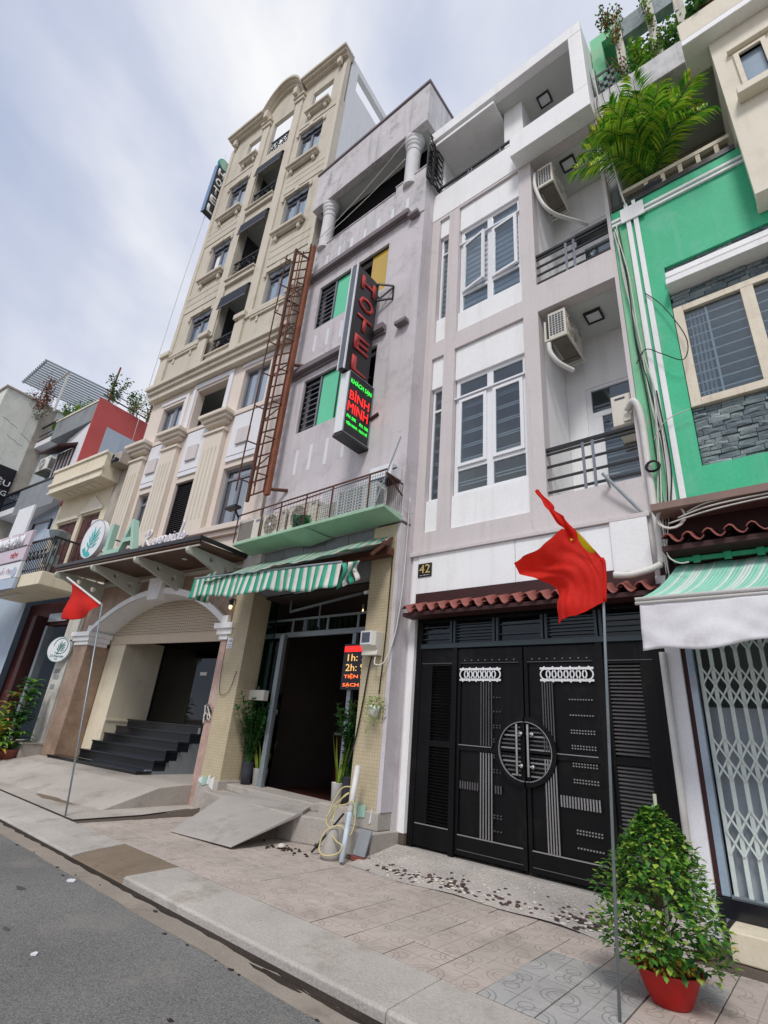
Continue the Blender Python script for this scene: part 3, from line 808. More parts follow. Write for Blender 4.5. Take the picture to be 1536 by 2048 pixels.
p.box(-4.305, -2.895, Y + .05, Y + .2, 4.685, 5.29).box(-4.305, -2.895, Y + .05, Y + .2, 7.72, 8.455)
p.box(-4.295, -2.895, Y + .05, Y + .2, 8.865, 9.38).box(-4.295, -2.895, Y + .05, Y + .2, 11.78, 12.495)
obj('spandrel_panel', p, 'white', wh, bev=.005)
upvc_window(wh, -4.30, -2.90, 5.29, 7.72, Y + .10, False)
upvc_window(wh, -4.29, -2.90, 9.38, 11.78, Y + .10, True, True)
narrow_window(wh, -4.83, -4.57, 5.31, 7.72, Y + .11, False)
narrow_window(wh, -4.81, -4.57, 9.48, 11.93, Y + .11, True)
# fascia over the gate: ledge, white boards
obj('ledge', MB().box(-5.07, -1.30, Y - .07, Y - .002, 4.27, 4.33), 'taupe', wh, bev=.006)
obj('fascia_board', MB().box(-4.86, -3.135, Y - .03, Y + .06, 3.60, 4.268), 'white', wh)
obj('fascia_board', MB().box(-3.125, -1.79, Y - .03, Y + .06, 3.60, 4.262), 'white', wh)
obj('fascia_board', MB().box(-1.78, -1.335, Y - .075, Y + .06, 3.58, 4.262), 'white', wh)
obj('gate_post', MB().box(-4.985, -4.868, Y - .02, Y + .16, .28, 4.268), 'white', wh, bev=.006)
br = MB().box(-4.99, -4.86, Y - .012, Y + .15, .0, .278)
obj('broken_plinth', br, 'mortar', wh)
# side and back walls, floors
obj('party_wall', MB().box(-5.04, -4.86, Y + .222, 16, 0, 13.48).box(-1.338, -1.285, Y + .222, 16, 0, 15.4), 'white', wh)
sl = MB()
for z0, z1 in ((4.46, 4.86), (8.44, 9.06), (12.5, 12.95)):
    sl.box(-4.86, -1.338, Y + .224, 16, z0, z1)
obj('floor_slab', sl, 'ceil', wh)
obj('inner_wall', MB().box(-4.86, -2.62, 8.3, 8.4, 4.86, 12.5).box(-4.86, -1.338, 9.4, 9.5, 0, 4.46), 'room', wh)
obj('balcony_side_wall', MB().box(-2.72, -2.622, Y + .224, 8.3, 4.862, 12.498), 'white', wh)
# balconies
def balcony(zf, zc, zrail, door_h, k):
    yb = 7.72
    dw = MB().wall(-2.62, -1.34, zf, zc, yb, yb + .12, [(-2.30, -1.45, zf - 1, zf + door_h)])
    obj('balcony_back_wall', dw, 'white', wh)
    d = MB(); x0, x1 = -2.30, -1.45; zt = zf + door_h
    d.box(x0, x0 + .09, yb + .02, yb + .09, zf, zt).box(x1 - .09, x1, yb + .02, yb + .09, zf, zt).box(x0 + .09, x1 - .09, yb + .02, yb + .09, zt - .06, zt).box(x0 + .09, x1 - .09, yb + .02, yb + .09, zt - .62, zt - .52)
    d.box(x0 + .09, x0 + .24, yb + .022, yb + .085, zf, zt - .62)
    do = obj('balcony_door', d, 'upvc', wh, bev=.005)
    obj('glass_pane', MB().box(x0 + .24, x1 - .09, yb + .05, yb + .056, zf, zt - .62), 'glass', do)
    obj('glass_pane', MB().box(x0 + .09, x1 - .09, yb + .05, yb + .056, zt - .52, zt - .06), 'glass', do)
    sl = MB(); n = 11
    for i in range(n):
        z = zf + .1 + (zt - .75 - zf) * (i + .5) / n
        sl.box(x0 + .24, x1 - .09, yb + .095, yb + .11, z - .045, z - .01).box(x0 + .24, x1 - .09, yb + .095, yb + .11, z + .02, z + .034)
    obj('door_blind', sl, 'blind', do)
    obj('dark_hall', MB().box(x0 - .1, x1 + .1, 8.5, 8.52, zf, zt), 'room', do)
    # rail
    r = MB()
    r.box(-2.618, -1.342, Y + .03, Y + .09, zrail - .05, zrail)
    ro = obj('balcony_rail', r, 'blackmetal', wh)
    n = 4
    for i in range(n):
        z = zf + .07 + (zrail - .17 - zf) * i / (n - 1)
        obj('bar', MB().box(-2.618, -1.342, Y + .045, Y + .075, z - .016, z + .016), 'blackmetal', ro)
    for x in (-2.07, -1.93):
        obj('post', MB().box(x - .02, x + .02, Y + .035, Y + .046, zf, zrail - .05), 'greyframe', ro)
    obj('balcony_floor', MB().box(-2.618, -1.342, Y + .222, yb, zf - .02, zf + .02), 'ceil', wh)
balcony(4.88, 8.44, 5.69, 2.5, 0)
balcony(9.08, 12.49, 9.83, 2.3, 1)
# projecting terrace slab and the open frame above it
f = MB()
f.box(-2.90, -1.285, 6.22, 6.557, 12.502, 13.14)
obj('projecting_slab', f, 'white', wh, bev=.01)
obj('terrace_parapet', MB().box(-5.03, -2.752, Y - .012, Y + .10, 12.56, 13.47), 'white', wh, bev=.008)
f = MB()
f.box(-5.05, -1.285, 6.22, 6.42, 15.06, 15.40).box(-1.55, -1.286, 6.222, 6.42, 13.142, 15.058)
f.box(-1.46, -1.287, 6.422, 9.0, 15.065, 15.395)
obj('roof_frame', f, 'white', wh, bev=.012)
obj('roof_soffit', MB().box(-5.04, -1.465, 6.424, 9.0, 15.08, 15.28), 'ceil', wh)
obj('terrace_back_wall', MB().box(-5.03, -1.31, 9.002, 9.2, 12.5, 15.3), 'white', wh)
obj('terrace_pier', MB().box(-3.25, -2.80, 6.70, 8.5, 12.952, 15.078), 'white', wh, bev=.008)
obj('side_fin', MB().box(-1.44, -1.288, 6.423, 9.0, 12.96, 15.064), 'white', wh)
obj('side_pier', MB().box(-5.03, -4.86, 6.72, 9.0, 13.481, 15.078), 'white', wh)
obj('terrace_canopy', MB().box(-4.855, -3.28, 6.25, 8.6, 14.84, 14.94), 'white', wh, bev=.01)
tr = obj('terrace_rail', MB().box(-4.98, -2.76, Y + .01, Y + .05, 13.66, 13.72).box(-4.98, -2.76, Y + .01, Y + .04, 13.49, 13.52), 'blackmetal', wh)
for x in (-4.1, -4.02, -3.3):
    obj('post', MB().box(x - .012, x + .012, Y + .012, Y + .038, 13.52, 13.66), 'greyframe', tr)
def ceiling_lamp(x, y, z, s=.14):
    o = obj('ceiling_lamp', MB().box(x - s, x + s, y - s, y - s + .03, z - .05, z).box(x - s, x + s, y + s - .03, y + s, z - .05, z).box(x - s, x - s + .03, y - s + .03, y + s - .03, z - .05, z).box(x + s - .03, x + s, y - s + .03, y + s - .03, z - .05, z), 'blackmetal', wh)
    obj('diffuser', MB().box(x - s + .03, x + s - .03, y - s + .03, y + s - .03, z - .03, z - .002), 'signwhite', o)
ceiling_lamp(-2.37, 6.98, 15.078)
ceiling_lamp(-2.0, 7.03, 12.498)
ceiling_lamp(-1.87, 7.17, 8.438)
# number plaque
pq = thing('house_number', 'small black plaque with gold number 42 on the white fascia', 'number plaque', (-4.72, Y - .03, 4.0))
obj('plate', MB().box(-4.855, -4.585, Y - .046, Y - .031, 3.90, 4.13), 'plaque', pq, bev=.003)
text('42', pq, (-4.72, Y - .046, 4.035), (1, 0, 0), (0, 0, 1), w=.21, h=.145, material='gold', extrude=.006, name='numeral')
text('PHẠM VĂN BẠCH', pq, (-4.72, Y - .046, 3.928), (1, 0, 0), (0, 0, 1), w=.20, h=.022, material='letwhite', extrude=.002)
# tile eave over the gate: each pan tile its own
ev = thing('tile_eave', 'narrow terracotta tile eave over the black gate', 'eave', (-3.1, 6.3, 3.35))
def pantile(w):
    q = MB(); n = 8; L = .42
    vs = []; fs = []
    for t in (0, 1):
        for k in range(n + 1):
            a = k / n
            x = a * w; zz = .045 * sin(a * 2 * pi) + (.02 if a < .5 else 0)
            for dz in (0, -.016):
                vs.append((x, t * L, zz + dz + t * .15))
    m = (n + 1) * 2
    for k in range(n):
        b = k * 2
        fs += [(b, b + 2, m + b + 2, m + b), (b + 1, m + b + 1, m + b + 3, b + 3), (b, b + 1, b + 3, b + 2), (m + b, m + b + 2, m + b + 3, m + b + 1)]
    q.add(vs, fs)
    return q.mesh('tile', 'tile_r', True)
ptm = pantile(.215)
for k in range(18):
    put('tile', ptm, ev, (-4.90 + k * .2, 6.20 + rr.uniform(-.012, .012), 3.30 + rr.uniform(-.005, .005)), (rr.uniform(-.02, .02), 0, rr.uniform(-.01, .01)))
obj('eave_board', MB().box(-4.9, -1.36, 6.24, 6.50, 3.20, 3.255), 'darkbr', ev)
obj('batten', MB().box(-4.86, -1.34, 6.50, 6.528, 3.35, 3.62), 'darkbr', ev)

# ------------------------------------------------------------------ black gate
gt = thing('metal_gate', 'black double-leaf metal gate with louvred sides under the tile eave', 'gate', (-3.1, 6.6, .15))
G = 6.60
fr = MB()
fr.box(-4.86, -4.76, G, G + .09, .12, 3.24).box(-1.48, -1.345, G, G + .09, .12, 3.24)
fr.box(-4.76, -1.48, G + .002, G + .085, 3.16, 3.24)
obj('frame', fr, 'gate', gt, bev=.004)
obj('transom_rail', MB().box(-4.76, -1.48, G - .03, G + .08, 2.755, 2.83), 'gate_top', gt, bev=.006)
for x in (-4.2, -3.49, -2.775, -2.07):
    for dx in (-.03, .03):
        obj('transom_post', MB().box(x + dx - .018, x + dx + .018, G - .01, G + .06, 2.83, 3.16), 'gate_top', gt)
for a, b, n in ((-4.76, -4.25, 3), (-4.15, -3.54, 6), (-3.44, -2.825, 2), (-2.725, -2.12, 6), (-2.02, -1.48, 4)):
    for i in range(n):
        z = 2.86 + .27 * (i + .5) / n
        obj('transom_bar', MB().box(a, b, G + .02, G + .035, z - .008, z + .008), 'gate_top', gt)
    obj('transom_pane', MB().box(a, b, G + .05, G + .055, 2.83, 3.16), 'glassdark', gt)
# side panels with louvre slats
smesh = MB().add([(-.5, 0, 0), (.5, 0, 0), (.5, .03, .022), (-.5, .03, .022), (-.5, .004, -.006), (.5, .004, -.006), (.5, .034, .016), (-.5, .034, .016)],
                 [(0, 1, 2, 3), (4, 7, 6, 5), (0, 4, 5, 1), (2, 6, 7, 3)])
sm_d = smesh.mesh('slat', 'gate'); sm_g = smesh.mesh('slat', 'gate_s')
for nm, (x0, x1), (s0, s1), me in (('side_panel', (-4.76, -4.18), (-4.55, -4.21), sm_d), ('side_panel', (-2.06, -1.48), (-2.0, -1.64), sm_g)):
    f = MB()
    f.box(x0, s0, G + .01, G + .06, .17, 2.75).box(s1, x1, G + .01, G + .06, .17, 2.75)
    f.box(s0, s1, G + .012, G + .058, .17, .43).box(s0, s1, G + .012, G + .058, 2.5, 2.75).box(s0, s1, G + .012, G + .058, 1.40, 1.48)
    sp = obj(nm, f, 'gate', gt, bev=.003)
    obj('trim', MB().box(x0 + .02, x1 - .02, G + .002, G + .009, .425, .437), 'gate_hi', sp)
    obj('trim', MB().box(x0 + .02, x1 - .02, G + .002, G + .009, 2.535, 2.545), 'gate_s', sp)
    nsl = 24
    for i in range(2 * nsl):
        z = (.445 + (1.39 - .445) * (i + .5) / nsl) if i < nsl else (1.49 + (2.49 - 1.49) * (i - nsl + .5) / nsl)
        put('slat', me, sp, ((s0 + s1) / 2, G + .015, z), (0, 0, 0), (s1 - s0, 1, 1))
    obj('backing', MB().box(s0, s1, G + .062, G + .066, .43, 2.5), 'gate', sp)
for x in (-4.14, -2.08):
    obj('gate_post', MB().box(x - .04, x + .04, G - .03, G + .06, .15, 2.752), 'gate', gt, bev=.004)
def ring_pts(cx, cz, r0, r1, a0, a1, n=20):
    return [(cx + r1 * cos(a0 + (a1 - a0) * k / n), cz + r1 * sin(a0 + (a1 - a0) * k / n)) for k in range(n + 1)] + \
           [(cx + r0 * cos(a1 + (a0 - a1) * k / n), cz + r0 * sin(a1 + (a0 - a1) * k / n)) for k in range(n + 1)]
RC = (-3.085, 1.45)
for side, x0, x1 in ((0, -4.10, -3.095), (1, -3.075, -2.12)):
    f = MB()
    f.box(x0, x0 + .05, G + .0, G + .05, .18, 2.74).box(x1 - .05, x1, G + .0, G + .05, .18, 2.74)
    f.box(x0 + .05, x1 - .05, G + .002, G + .048, 2.54, 2.74).box(x0 + .05, x1 - .05, G + .002, G + .048, .18, .40).box(x0 + .05, x1 - .05, G + .004, G + .045, 1.39, 1.455)
    f.box(x0 + .05, x1 - .05, G + .028, G + .034, .40, 1.39).box(x0 + .05, x1 - .05, G + .028, G + .034, 1.455, 2.54)
    lf = obj('gate_leaf', f, 'gate', gt, bev=.003)
    obj('trim', MB().box(x0 + .05, x1 - .05, G - .008, G - .001, .395, .408), 'gate_hi', lf)
    obj('trim', MB().box(x0 + .05, x1 - .05, G - .008, G - .001, .235, .243), 'gate_s', lf)
    obj('trim', MB().box(x0 + .05, x1 - .05, G - .008, G - .001, 2.532, 2.54), 'gate_s', lf)
    # pierced white ornament band: interlaced circles
    o0, o1 = (-4.06, -3.41) if side == 0 else (-2.85, -2.165)
    om = MB(); ncirc = 8 if side == 0 else 8; r = .072
    for i in range(ncirc):
        cx = o0 + r + (o1 - o0 - 2 * r) * i / (ncirc - 1)
        om.prism(ring_pts(cx, 2.378, r - .016, r, 0, 2 * pi, 24), 'y', G - .014, G - .004)
    for z in (2.305, 2.45): om.box(o0, o1, G - .012, G - .005, z - .013, z + .013)
    for i in range(6):
        cx = o0 + (o1 - o0) * (i + .5) / 6
        for z in (2.292, 2.463): om.disc((cx, G - .011, z), .014, 'y', .006, 8)
    obj('ornament_band', om, 'signwhite', lf)
    # tall thin rods
    b0, b1 = (-3.715, -3.555) if side == 0 else (-2.83, -2.70)
    for i in range(5):
        x = b0 + (b1 - b0) * i / 4
        obj('rod', MB().box(x - .007, x + .007, G - .006, G + .008, .41, 1.385), 'gate_hi', lf)
        obj('rod', MB().box(x - .006, x + .006, G - .006, G + .008, 1.47, 2.28), 'gate_s', lf)
    # midrail trim, slots, studs
    m0, m1 = (-4.06, -3.56) if side == 0 else (-2.69, -2.19)
    obj('trim', MB().box(m0, m1, G - .008, G + .002, 1.452, 1.462), 'gate_hi', lf)
    s0, s1 = (-4.04, -3.41) if side == 0 else (-2.67, -2.20)
    n = 17 if side == 0 else 14
    for i in range(n):
        x = s0 + (s1 - s0) * (i + .5) / n
        if side == 0 and -3.74 < x < -3.53: continue
        obj('slot_bar', MB().box(x - .008, x + .008, G - .002, G + .014, .90 if side else .93, 1.02 if side else 1.02), 'gate_hi' if side else 'gate_s', lf)
    st = MB()
    for zr in (.52, .66, .69, 1.17, 1.20, 1.34, 1.37, 1.53, 1.56, 1.70, 1.73, 1.9, 2.08):
        nn = 14
        for i in range(nn):
            if (i / nn) < (.35 if side else .75): continue
            x = s0 + (s1 - s0) * (i + .5) / nn
            st.box(x - .007, x + .007, G - .003, G + .027, zr - .007, zr + .007)
    obj('stud_rows', st, 'gate_hi' if side else 'gate_s', lf, kind='stuff')
    sc = MB()
    for i in range(8):
        sc.disc((x0 + .12 + i * (x1 - x0 - .24) / 7, G - .006, 2.575), .008, 'y', .006, 6)
    obj('rivets', sc, 'gate_hi', lf, kind='stuff')
    a0, a1 = (pi / 2, 3 * pi / 2) if side == 0 else (-pi / 2, pi / 2)
    obj('ring', MB().prism(ring_pts(RC[0] + (-.012 if side == 0 else .012), RC[1], .345, .40, a0, a1, 24), 'y', G - .03, G + .01), 'gate', lf, bev=.004)
    obj('ring_highlight', MB().prism(ring_pts(RC[0] + (-.012 if side == 0 else .012), RC[1], .336, .345, a0, a1, 24), 'y', G - .032, G + .0), 'gate_hi', lf)  # pale strip puts the ring's thin highlight into the colour
    for i in range(12):
        z = RC[1] - .30 + .6 * (i + .5) / 12
        hw = math.sqrt(max(.001, .335 ** 2 - (z - RC[1]) ** 2))
        xa, xb = (RC[0] - hw, x1 - .055) if side == 0 else (x0 + .055, RC[0] + hw)
        if xb - xa < .04: continue
        obj('ring_slat', MB().box(xa, xb, G + .004, G + .02, z - .009, z + .009), 'gate_s' if i % 3 else 'gate_hi', lf)
    # pull handle
    hx = -3.165 if side == 0 else -3.015
    hd = MB().tube([(hx, G - .075, 1.17), (hx, G - .075, 1.76)], .017, 10)
    ho = obj('handle', hd, 'steel', lf, smooth=False)
    for z in (1.28, 1.65):
        obj('handle_stud', MB().tube([(hx, G - .07, z), (hx + .03, G - .01, z)], .011, 8).lathe([(0.001, -.03), (.02, -.02), (.03, 0), (.02, .02), (.001, .03)], (hx + .04, G - .035, z), 10), 'steel', ho)
obj('threshold_step', MB().box(-4.98, -1.34, 6.5, 6.9, .0, .14), 'ramp', wh)
# pebbled apron
ap = thing('pebbled_apron', 'sloping cement apron set with pebbles below the black gate', 'apron', (-3.1, 6, 0))
ap['kind'] = 'structure'; del ap['category']
am = MB()
def ap_z(x, y): return max(0.0, (y - 5.60) / 0.95) * .145 + .004
def ap_front(x): return 5.60 + .06 * sin(x * 1.7) + .03 * sin(x * 5.1 + 1)
vs = []; nx, ny = 44, 8
am.surf(lambda u, v: (-5.0 + 3.72 * u + (-.1 * (1 - u)) * v * 0, ap_front(-5.0 + 3.72 * u) * (1 - v) + 6.52 * v,
                      ap_z(0, ap_front(-5.0 + 3.72 * u) * (1 - v) + 6.52 * v) + .006 * sin(u * 31) * sin(v * 7)), nx, ny)
obj('cement', am, 'apron', ap, smooth=True)
pebs = []
for c in ('peb_d', 'peb_k', 'peb_w'):
    q = MB().lathe([(.001, -.3), (.7, -.2), (1.0, 0), (.75, .32), (.3, .45), (.001, .47)], (0, 0, 0), 8, cap=False)
    pebs.append(q.mesh('pebble', c, True))
cl = [(-4.25, 5.78, .30), (-3.75, 5.85, .30), (-2.05, 5.86, .25)]
for k in range(295):
    if k < 190:
        c = cl[k % 2] if k < 120 else cl[2]
        x, y = rr.gauss(c[0], c[2]), rr.gauss(c[1], .09)
    else:
        x = rr.uniform(-3.9, -1.7); y = 5.72 + abs(rr.gauss(.1, .14))
    x = min(max(x, -4.9), -1.4); y = min(max(y, ap_front(x) + .03), 6.3)
    s = rr.uniform(.015, .028)
    w = rr.random()
    put('pebble', pebs[2 if w < .42 else (1 if w < .7 else 0)], ap, (x, y, ap_z(x, y) + .002), (0.12, 0, rr.uniform(0, 6)), (s * rr.uniform(.9, 1.5), s, s * .8))
chips = MB()
for k in range(650):
    x = rr.uniform(-4.95, -1.35); y = rr.uniform(6.08, 6.48) if k % 3 else rr.uniform(5.75, 6.3)
    if k > 420: x, y = rr.uniform(-5.0, -4.45), rr.uniform(5.7, 6.3)
    s = rr.uniform(.004, .009); z = ap_z(x, y) + .002
    chips.add([(x - s, y - s, z), (x + s, y - s * .6, z), (x + s * .7, y + s, z), (x - s, y + s, z), (x, y, z + s * .9)], [(0, 1, 4), (1, 2, 4), (2, 3, 4), (3, 0, 4)])
obj('white_chips', chips, 'peb_w', ap, kind='stuff')
M['colpaint'] = mat('white_column_paint', (214, 213, 214), .7, .08, 2, streak=.4, dirt=(140, 136, 136), dirtamt=.3)
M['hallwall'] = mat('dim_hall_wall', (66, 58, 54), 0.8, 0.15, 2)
M['hallfloor'] = mat('red_brown_floor_tile', (92, 52, 44), 0.25, 0.15, 3, spec=.5)
# ------------------------------------------------------------------ the mauve hotel
YH = 6.20
ht = thing('hotel_building', 'weathered mauve-grey narrow hotel with round columns under its roof parapet', 'hotel', (-7.0, YH, 0))
w2 = (-8.39, -6.02, 10.81, 12.27); w1 = (-8.37, -6.05, 7.68, 9.18)
hw = MB().wall(-9.02, -5.02, 4.86, 12.6, YH, YH + .25, [w2, w1])
obj('front_wall', hw, 'mauve', ht)
pp = MB()
pp.box(-9.02, -5.98, YH - .02, YH + .2, 12.6, 13.98).box(-5.978, -5.02, YH - .021, YH + .2, 12.6, 14.18)
obj('balcony_parapet', pp, 'parapet', ht, bev=.01)
obj('parapet_coping', MB().box(-9.04, -5.985, YH - .04, YH + .21, 13.982, 14.02).box(-5.99, -5.0, YH - .041, YH + .21, 14.182, 14.22), 'parapet', ht, bev=.008)
slm = MB()
sl_up = [(-8.3 + i * .46, 13.02, 13.42) for i in range(7)]
sl_mid = [(-8.24, 10.04, 10.55), (-7.79, 10.04, 10.55), (-7.32, 10.04, 10.55), (-6.8, 10.04, 10.55)]
sl_low = [(-8.18, 6.56, 7.19), (-7.72, 6.56, 7.2), (-7.22, 6.56, 7.2), (-6.72, 6.58, 7.2), (-6.25, 6.58, 7.2)]
for x, a, b in sl_up + sl_mid + sl_low:
    obj('painted_slot', MB().box(x - .045, x + .045, YH - .0235 if a > 12.6 else YH - .003, YH + .01, a, b), 'slotpaint', ht)
# side walls and back
obj('right_wall', MB().box(-5.10, -5.022, YH + .252, 15, .0, 12.6).box(-5.10, -5.021, YH + .2, 15, 12.602, 14.18), 'mauve', ht)
obj('left_wall', MB().box(-9.02, -8.95, YH + .252, 15, 4.5, 13.98), 'mauve', ht)
obj('pier_side', MB().box(-5.10, -5.022, YH - .0, YH + .25, 0.52, 4.8), 'mauve', ht)
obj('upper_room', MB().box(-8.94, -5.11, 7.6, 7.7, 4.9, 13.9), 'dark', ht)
obj('loggia_dark_sheet', MB().box(-8.94, -5.11, 6.62, 6.72, 12.96, 15.775), 'dark', ht)  # near-black sheet, its colour standing in for the shaded loggia depth
obj('floor_slab', MB().box(-8.945, -5.105, 6.46, 15, 9.5, 9.8).box(-8.945, -5.105, 6.46, 15, 12.65, 12.95).box(-8.945, -5.105, 6.46, 15, 4.86, 5.1), 'room', ht)
rm = MB()
rm.box(-9.2, -4.98, 6.0, 6.2, 15.72, 17.32)
rm.box(-5.13, -4.981, 6.202, 9.0, 15.722, 17.318).box(-9.199, -9.05, 6.202, 9.0, 15.722, 17.318)
obj('roof_parapet', rm, 'parapet', ht, bev=.012)
obj('roof_coping', MB().box(-9.23, -4.95, 5.96, 6.24, 17.33, 17.42).box(-5.17, -4.95, 6.242, 9.0, 17.331, 17.419), 'mauve_d', ht, bev=.01)
obj('loggia_soffit', MB().box(-9.04, -5.14, 6.202, 9.0, 15.78, 15.98), 'ceil', ht)
# round columns with ringed capitals
col = MB().lathe([(.20, 13.9), (.20, 14.02), (.185, 14.06), (.185, 15.2), (.20, 15.22), (.20, 15.26), (.185, 15.28), (.185, 15.36), (.215, 15.42), (.215, 15.47), (.24, 15.52), (.24, 15.60), (.265, 15.66), (.265, 15.76)], (0, 0, 0), 32)
cme = col.mesh('column', 'colpaint', False)
for x in (-8.62, -5.56):
    put('column', cme, ht, (x, 6.26, 0))
# sun ledges, their dark colour also standing for the shadow beneath
for a, b, z in ((-9.0, -5.40, 12.72), (-9.0, -5.82, 9.45)):
    obj('sun_ledge', MB().box(a, b, YH - .16, YH - .022, z - .03, z + .12).box(a, b, YH - .06, YH - .021, z - .09, z - .03), 'mauve_d', ht, bev=.008)
for a, b, z in ((-5.398, -5.12, 12.52), (-5.50, -5.20, 9.30)):
    obj('sun_ledge', MB().box(a, b, YH - .15, YH - .022, z, z + .09), 'mauve_d', ht, bev=.008)
# sliding windows with barred open leaf and film panes
def film_window(x0, x1, z0, z1, leaves):
    f = MB(); y = YH + .06
    f.box(x0, x1, y, y + .06, z0, z0 + .04).box(x0, x1, y, y + .06, z1 - .04, z1).box(x0, x0 + .035, y, y + .06, z0 + .04, z1 - .04).box(x1 - .035, x1, y, y + .06, z0 + .04, z1 - .04)
    fr = obj('sliding_window', f, 'blackmetal', ht)
    w = (x1 - x0) / len(leaves)
    for i, lf in enumerate(leaves):
        a, b = x0 + i * w + .02, x0 + (i + 1) * w - .02
        if lf == 'bars':
            n = 9
            for k in range(n):
                z = z0 + .06 + (z1 - z0 - .12) * (k + .5) / n
                obj('bar', MB().bar((a, y + .03, z), (b, y + .03, z), .02), 'greyframe', fr)
            obj('jamb', MB().box(b - .03, b + .02, y - .005, y + .06, z0 + .04, z1 - .04), 'greyframe', fr)
        elif lf != 'open':
            obj('pane', MB().box(a, b, y + .02, y + .03, z0 + .04, z1 - .04), lf, fr)
            obj('stile', MB().box(b, b + .045, y + .005, y + .055, z0 + .04, z1 - .04), 'blackmetal', fr)
    return fr
film_window(*w2[:2], *w2[2:], ['bars', 'greenpane', 'open', 'yellowpane'])
film_window(*w1[:2], *w1[2:], ['bars', 'greenpane', 'greenpane', 'open'])
# ground floor: tiled piers, plinths, side reveals
fz = MB()
obj('pier', MB().box(-9.42, -8.80, 6.2, 6.62, .5, 4.0), 'mosaic', ht)
obj('pier', MB().box(-5.62, -5.104, 6.2, 6.62, .52, 4.8), 'mosaic', ht)
obj('pier_head', MB().box(-9.42, -8.80, 6.2, 6.62, 4.002, 4.86), 'taupe', ht)
obj('reveal', MB().box(-8.92, -8.82, 6.622, 6.86, .36, 4.6), 'mosaic', ht)
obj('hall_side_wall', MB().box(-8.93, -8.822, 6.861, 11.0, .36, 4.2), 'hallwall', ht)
obj('plinth', MB().box(-9.44, -8.78, 6.16, 6.66, .0, .50), 'concrete', ht, bev=.015)
obj('plinth', MB().box(-5.66, -5.03, 6.16, 6.6, .30, .52), 'concrete', ht, bev=.015)
obj('plinth_step', MB().box(-5.72, -4.96, 5.98, 6.6, .0, .298), 'concrete', ht, bev=.015)
# broken white tile shards on the piers' feet
for x0, x1, zz in ((-9.40, -8.82, .42), (-5.60, -5.14, .44)):
    x = x0; row = [(x0, 0)]
    while x < x1 - .04:
        w = rr.uniform(.07, .15); b = min(x + w, x1)
        za, zb = zz + rr.uniform(-.07, .02), zz + rr.uniform(.08, .2)
        t = rr.uniform(-.03, .03)
        poly = [(x + .006, za), (b - .006, za + rr.uniform(-.05, .05)), (b - .006 + t * .4, zb), (x + .006 + t, zb - rr.uniform(0, .06))]
        if rr.random() < .8: obj('tile_shard', MB().prism(poly, 'y', 6.147, 6.162), rr.choice(['signwhite', 'signwhite', 'ac_w', 'letgreen', 'mosaic']), ht)
        x = b
# signboard backing above the door, transom, doorway
obj('shop_lintel', MB().box(-8.80, -5.62, 6.3, 6.5, 3.95, 4.86), 'greywall', ht)
for k in range(5):
    obj('lintel_joint', MB().box(-8.2 + k * .62, -8.19 + k * .62, 6.292, 6.3, 3.96, 4.84), 'greyframe', ht)
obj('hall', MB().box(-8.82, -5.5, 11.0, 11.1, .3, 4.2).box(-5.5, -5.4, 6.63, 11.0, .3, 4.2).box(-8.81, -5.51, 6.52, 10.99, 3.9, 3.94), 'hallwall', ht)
obj('hall_floor', MB().box(-8.82, -5.5, 6.62, 11.0, .28, .37), 'hallfloor', ht)
obj('counter', MB().box(-8.7, -7.3, 9.0, 9.8, .37, 1.40), 'brownwood', ht)
obj('counter_top', MB().box(-8.75, -7.25, 8.95, 9.85, 1.401, 1.45), 'taupe', ht)
obj('picture', MB().box(-8.3, -7.4, 10.95, 10.99, 2.1, 2.9), 'yellowpane', ht)
obj('inner_door', MB().box(-6.9, -6.0, 10.94, 10.99, .37, 2.5), 'brownwood', ht)

DY = 6.9
dr = MB()
dr.box(-8.80, -5.62, DY, DY + .06, 3.16, 3.26).box(-8.80, -5.62, DY, DY + .05, 3.50, 3.545)
do = obj('door_frame', dr, 'galv', ht, bev=.004)
for x in (-8.27, -7.25, -6.45):
    obj('mullion', MB().box(x - .025, x + .025, DY + .002, DY + .05, 3.262, 3.50), 'galv', do)
obj('door_leaf', MB().box(-8.30, -8.19, DY - .25, DY - .15, .38, 3.16).box(-8.19, -8.16, DY - .27, DY - .2, .38, 3.16), 'galv', do, bev=.005)
obj('door_leaf', MB().box(-6.53, -6.44, DY - .02, DY + .06, .38, 2.82).box(-6.53, -6.44, DY - .021, DY + .06, 2.95, 3.15), 'galv', do, bev=.005)
obj('glass_door', MB().box(-8.80, -8.305, DY + .02, DY + .03, .4, 3.15), 'glassdark', do)
obj('green_glass', MB().box(-8.805, -8.79, 6.66, DY - .02, 1.2, 3.9), 'greenglass', do)
obj('transom_glass', MB().box(-8.80, -5.62, DY + .02, DY + .026, 3.27, 3.5), 'glassdark', do)
obj('sticker', MB().box(-8.56, -8.50, DY + .008, DY + .018, 2.0, 2.2), 'cream_y', do)
obj('sticker', MB().box(-8.52, -8.36, DY + .008, DY + .018, 1.68, 1.77), 'ac_w', do)
obj('broken_rail', MB().bar((-8.3, DY - .1, 3.66), (-6.3, DY - .1, 3.86), .04).bar((-8.3, DY - .1, 3.7), (-8.3, DY - .1, 4.0), .03).bar((-7.4, DY - .1, 3.3), (-7.4, DY - .1, 3.75), .02), 'galv', do)
bulb = thing('ceiling_bulb', 'small lit bulb inside the dark hotel doorway under the awning', 'bulb', (-7.0, 7.6, 3.75))
obj('glass', MB().lathe([(.001, -.025), (.016, -.015), (.02, 0), (.014, .02), (.01, .05)], (-7.0, 7.6, 3.75), 10), 'lamp', bulb, smooth=True)
obj('holder', MB().tube([(-7.0, 7.6, 3.8), (-7.0, 7.6, 3.95)], .02, 8), 'signwhite', bulb)

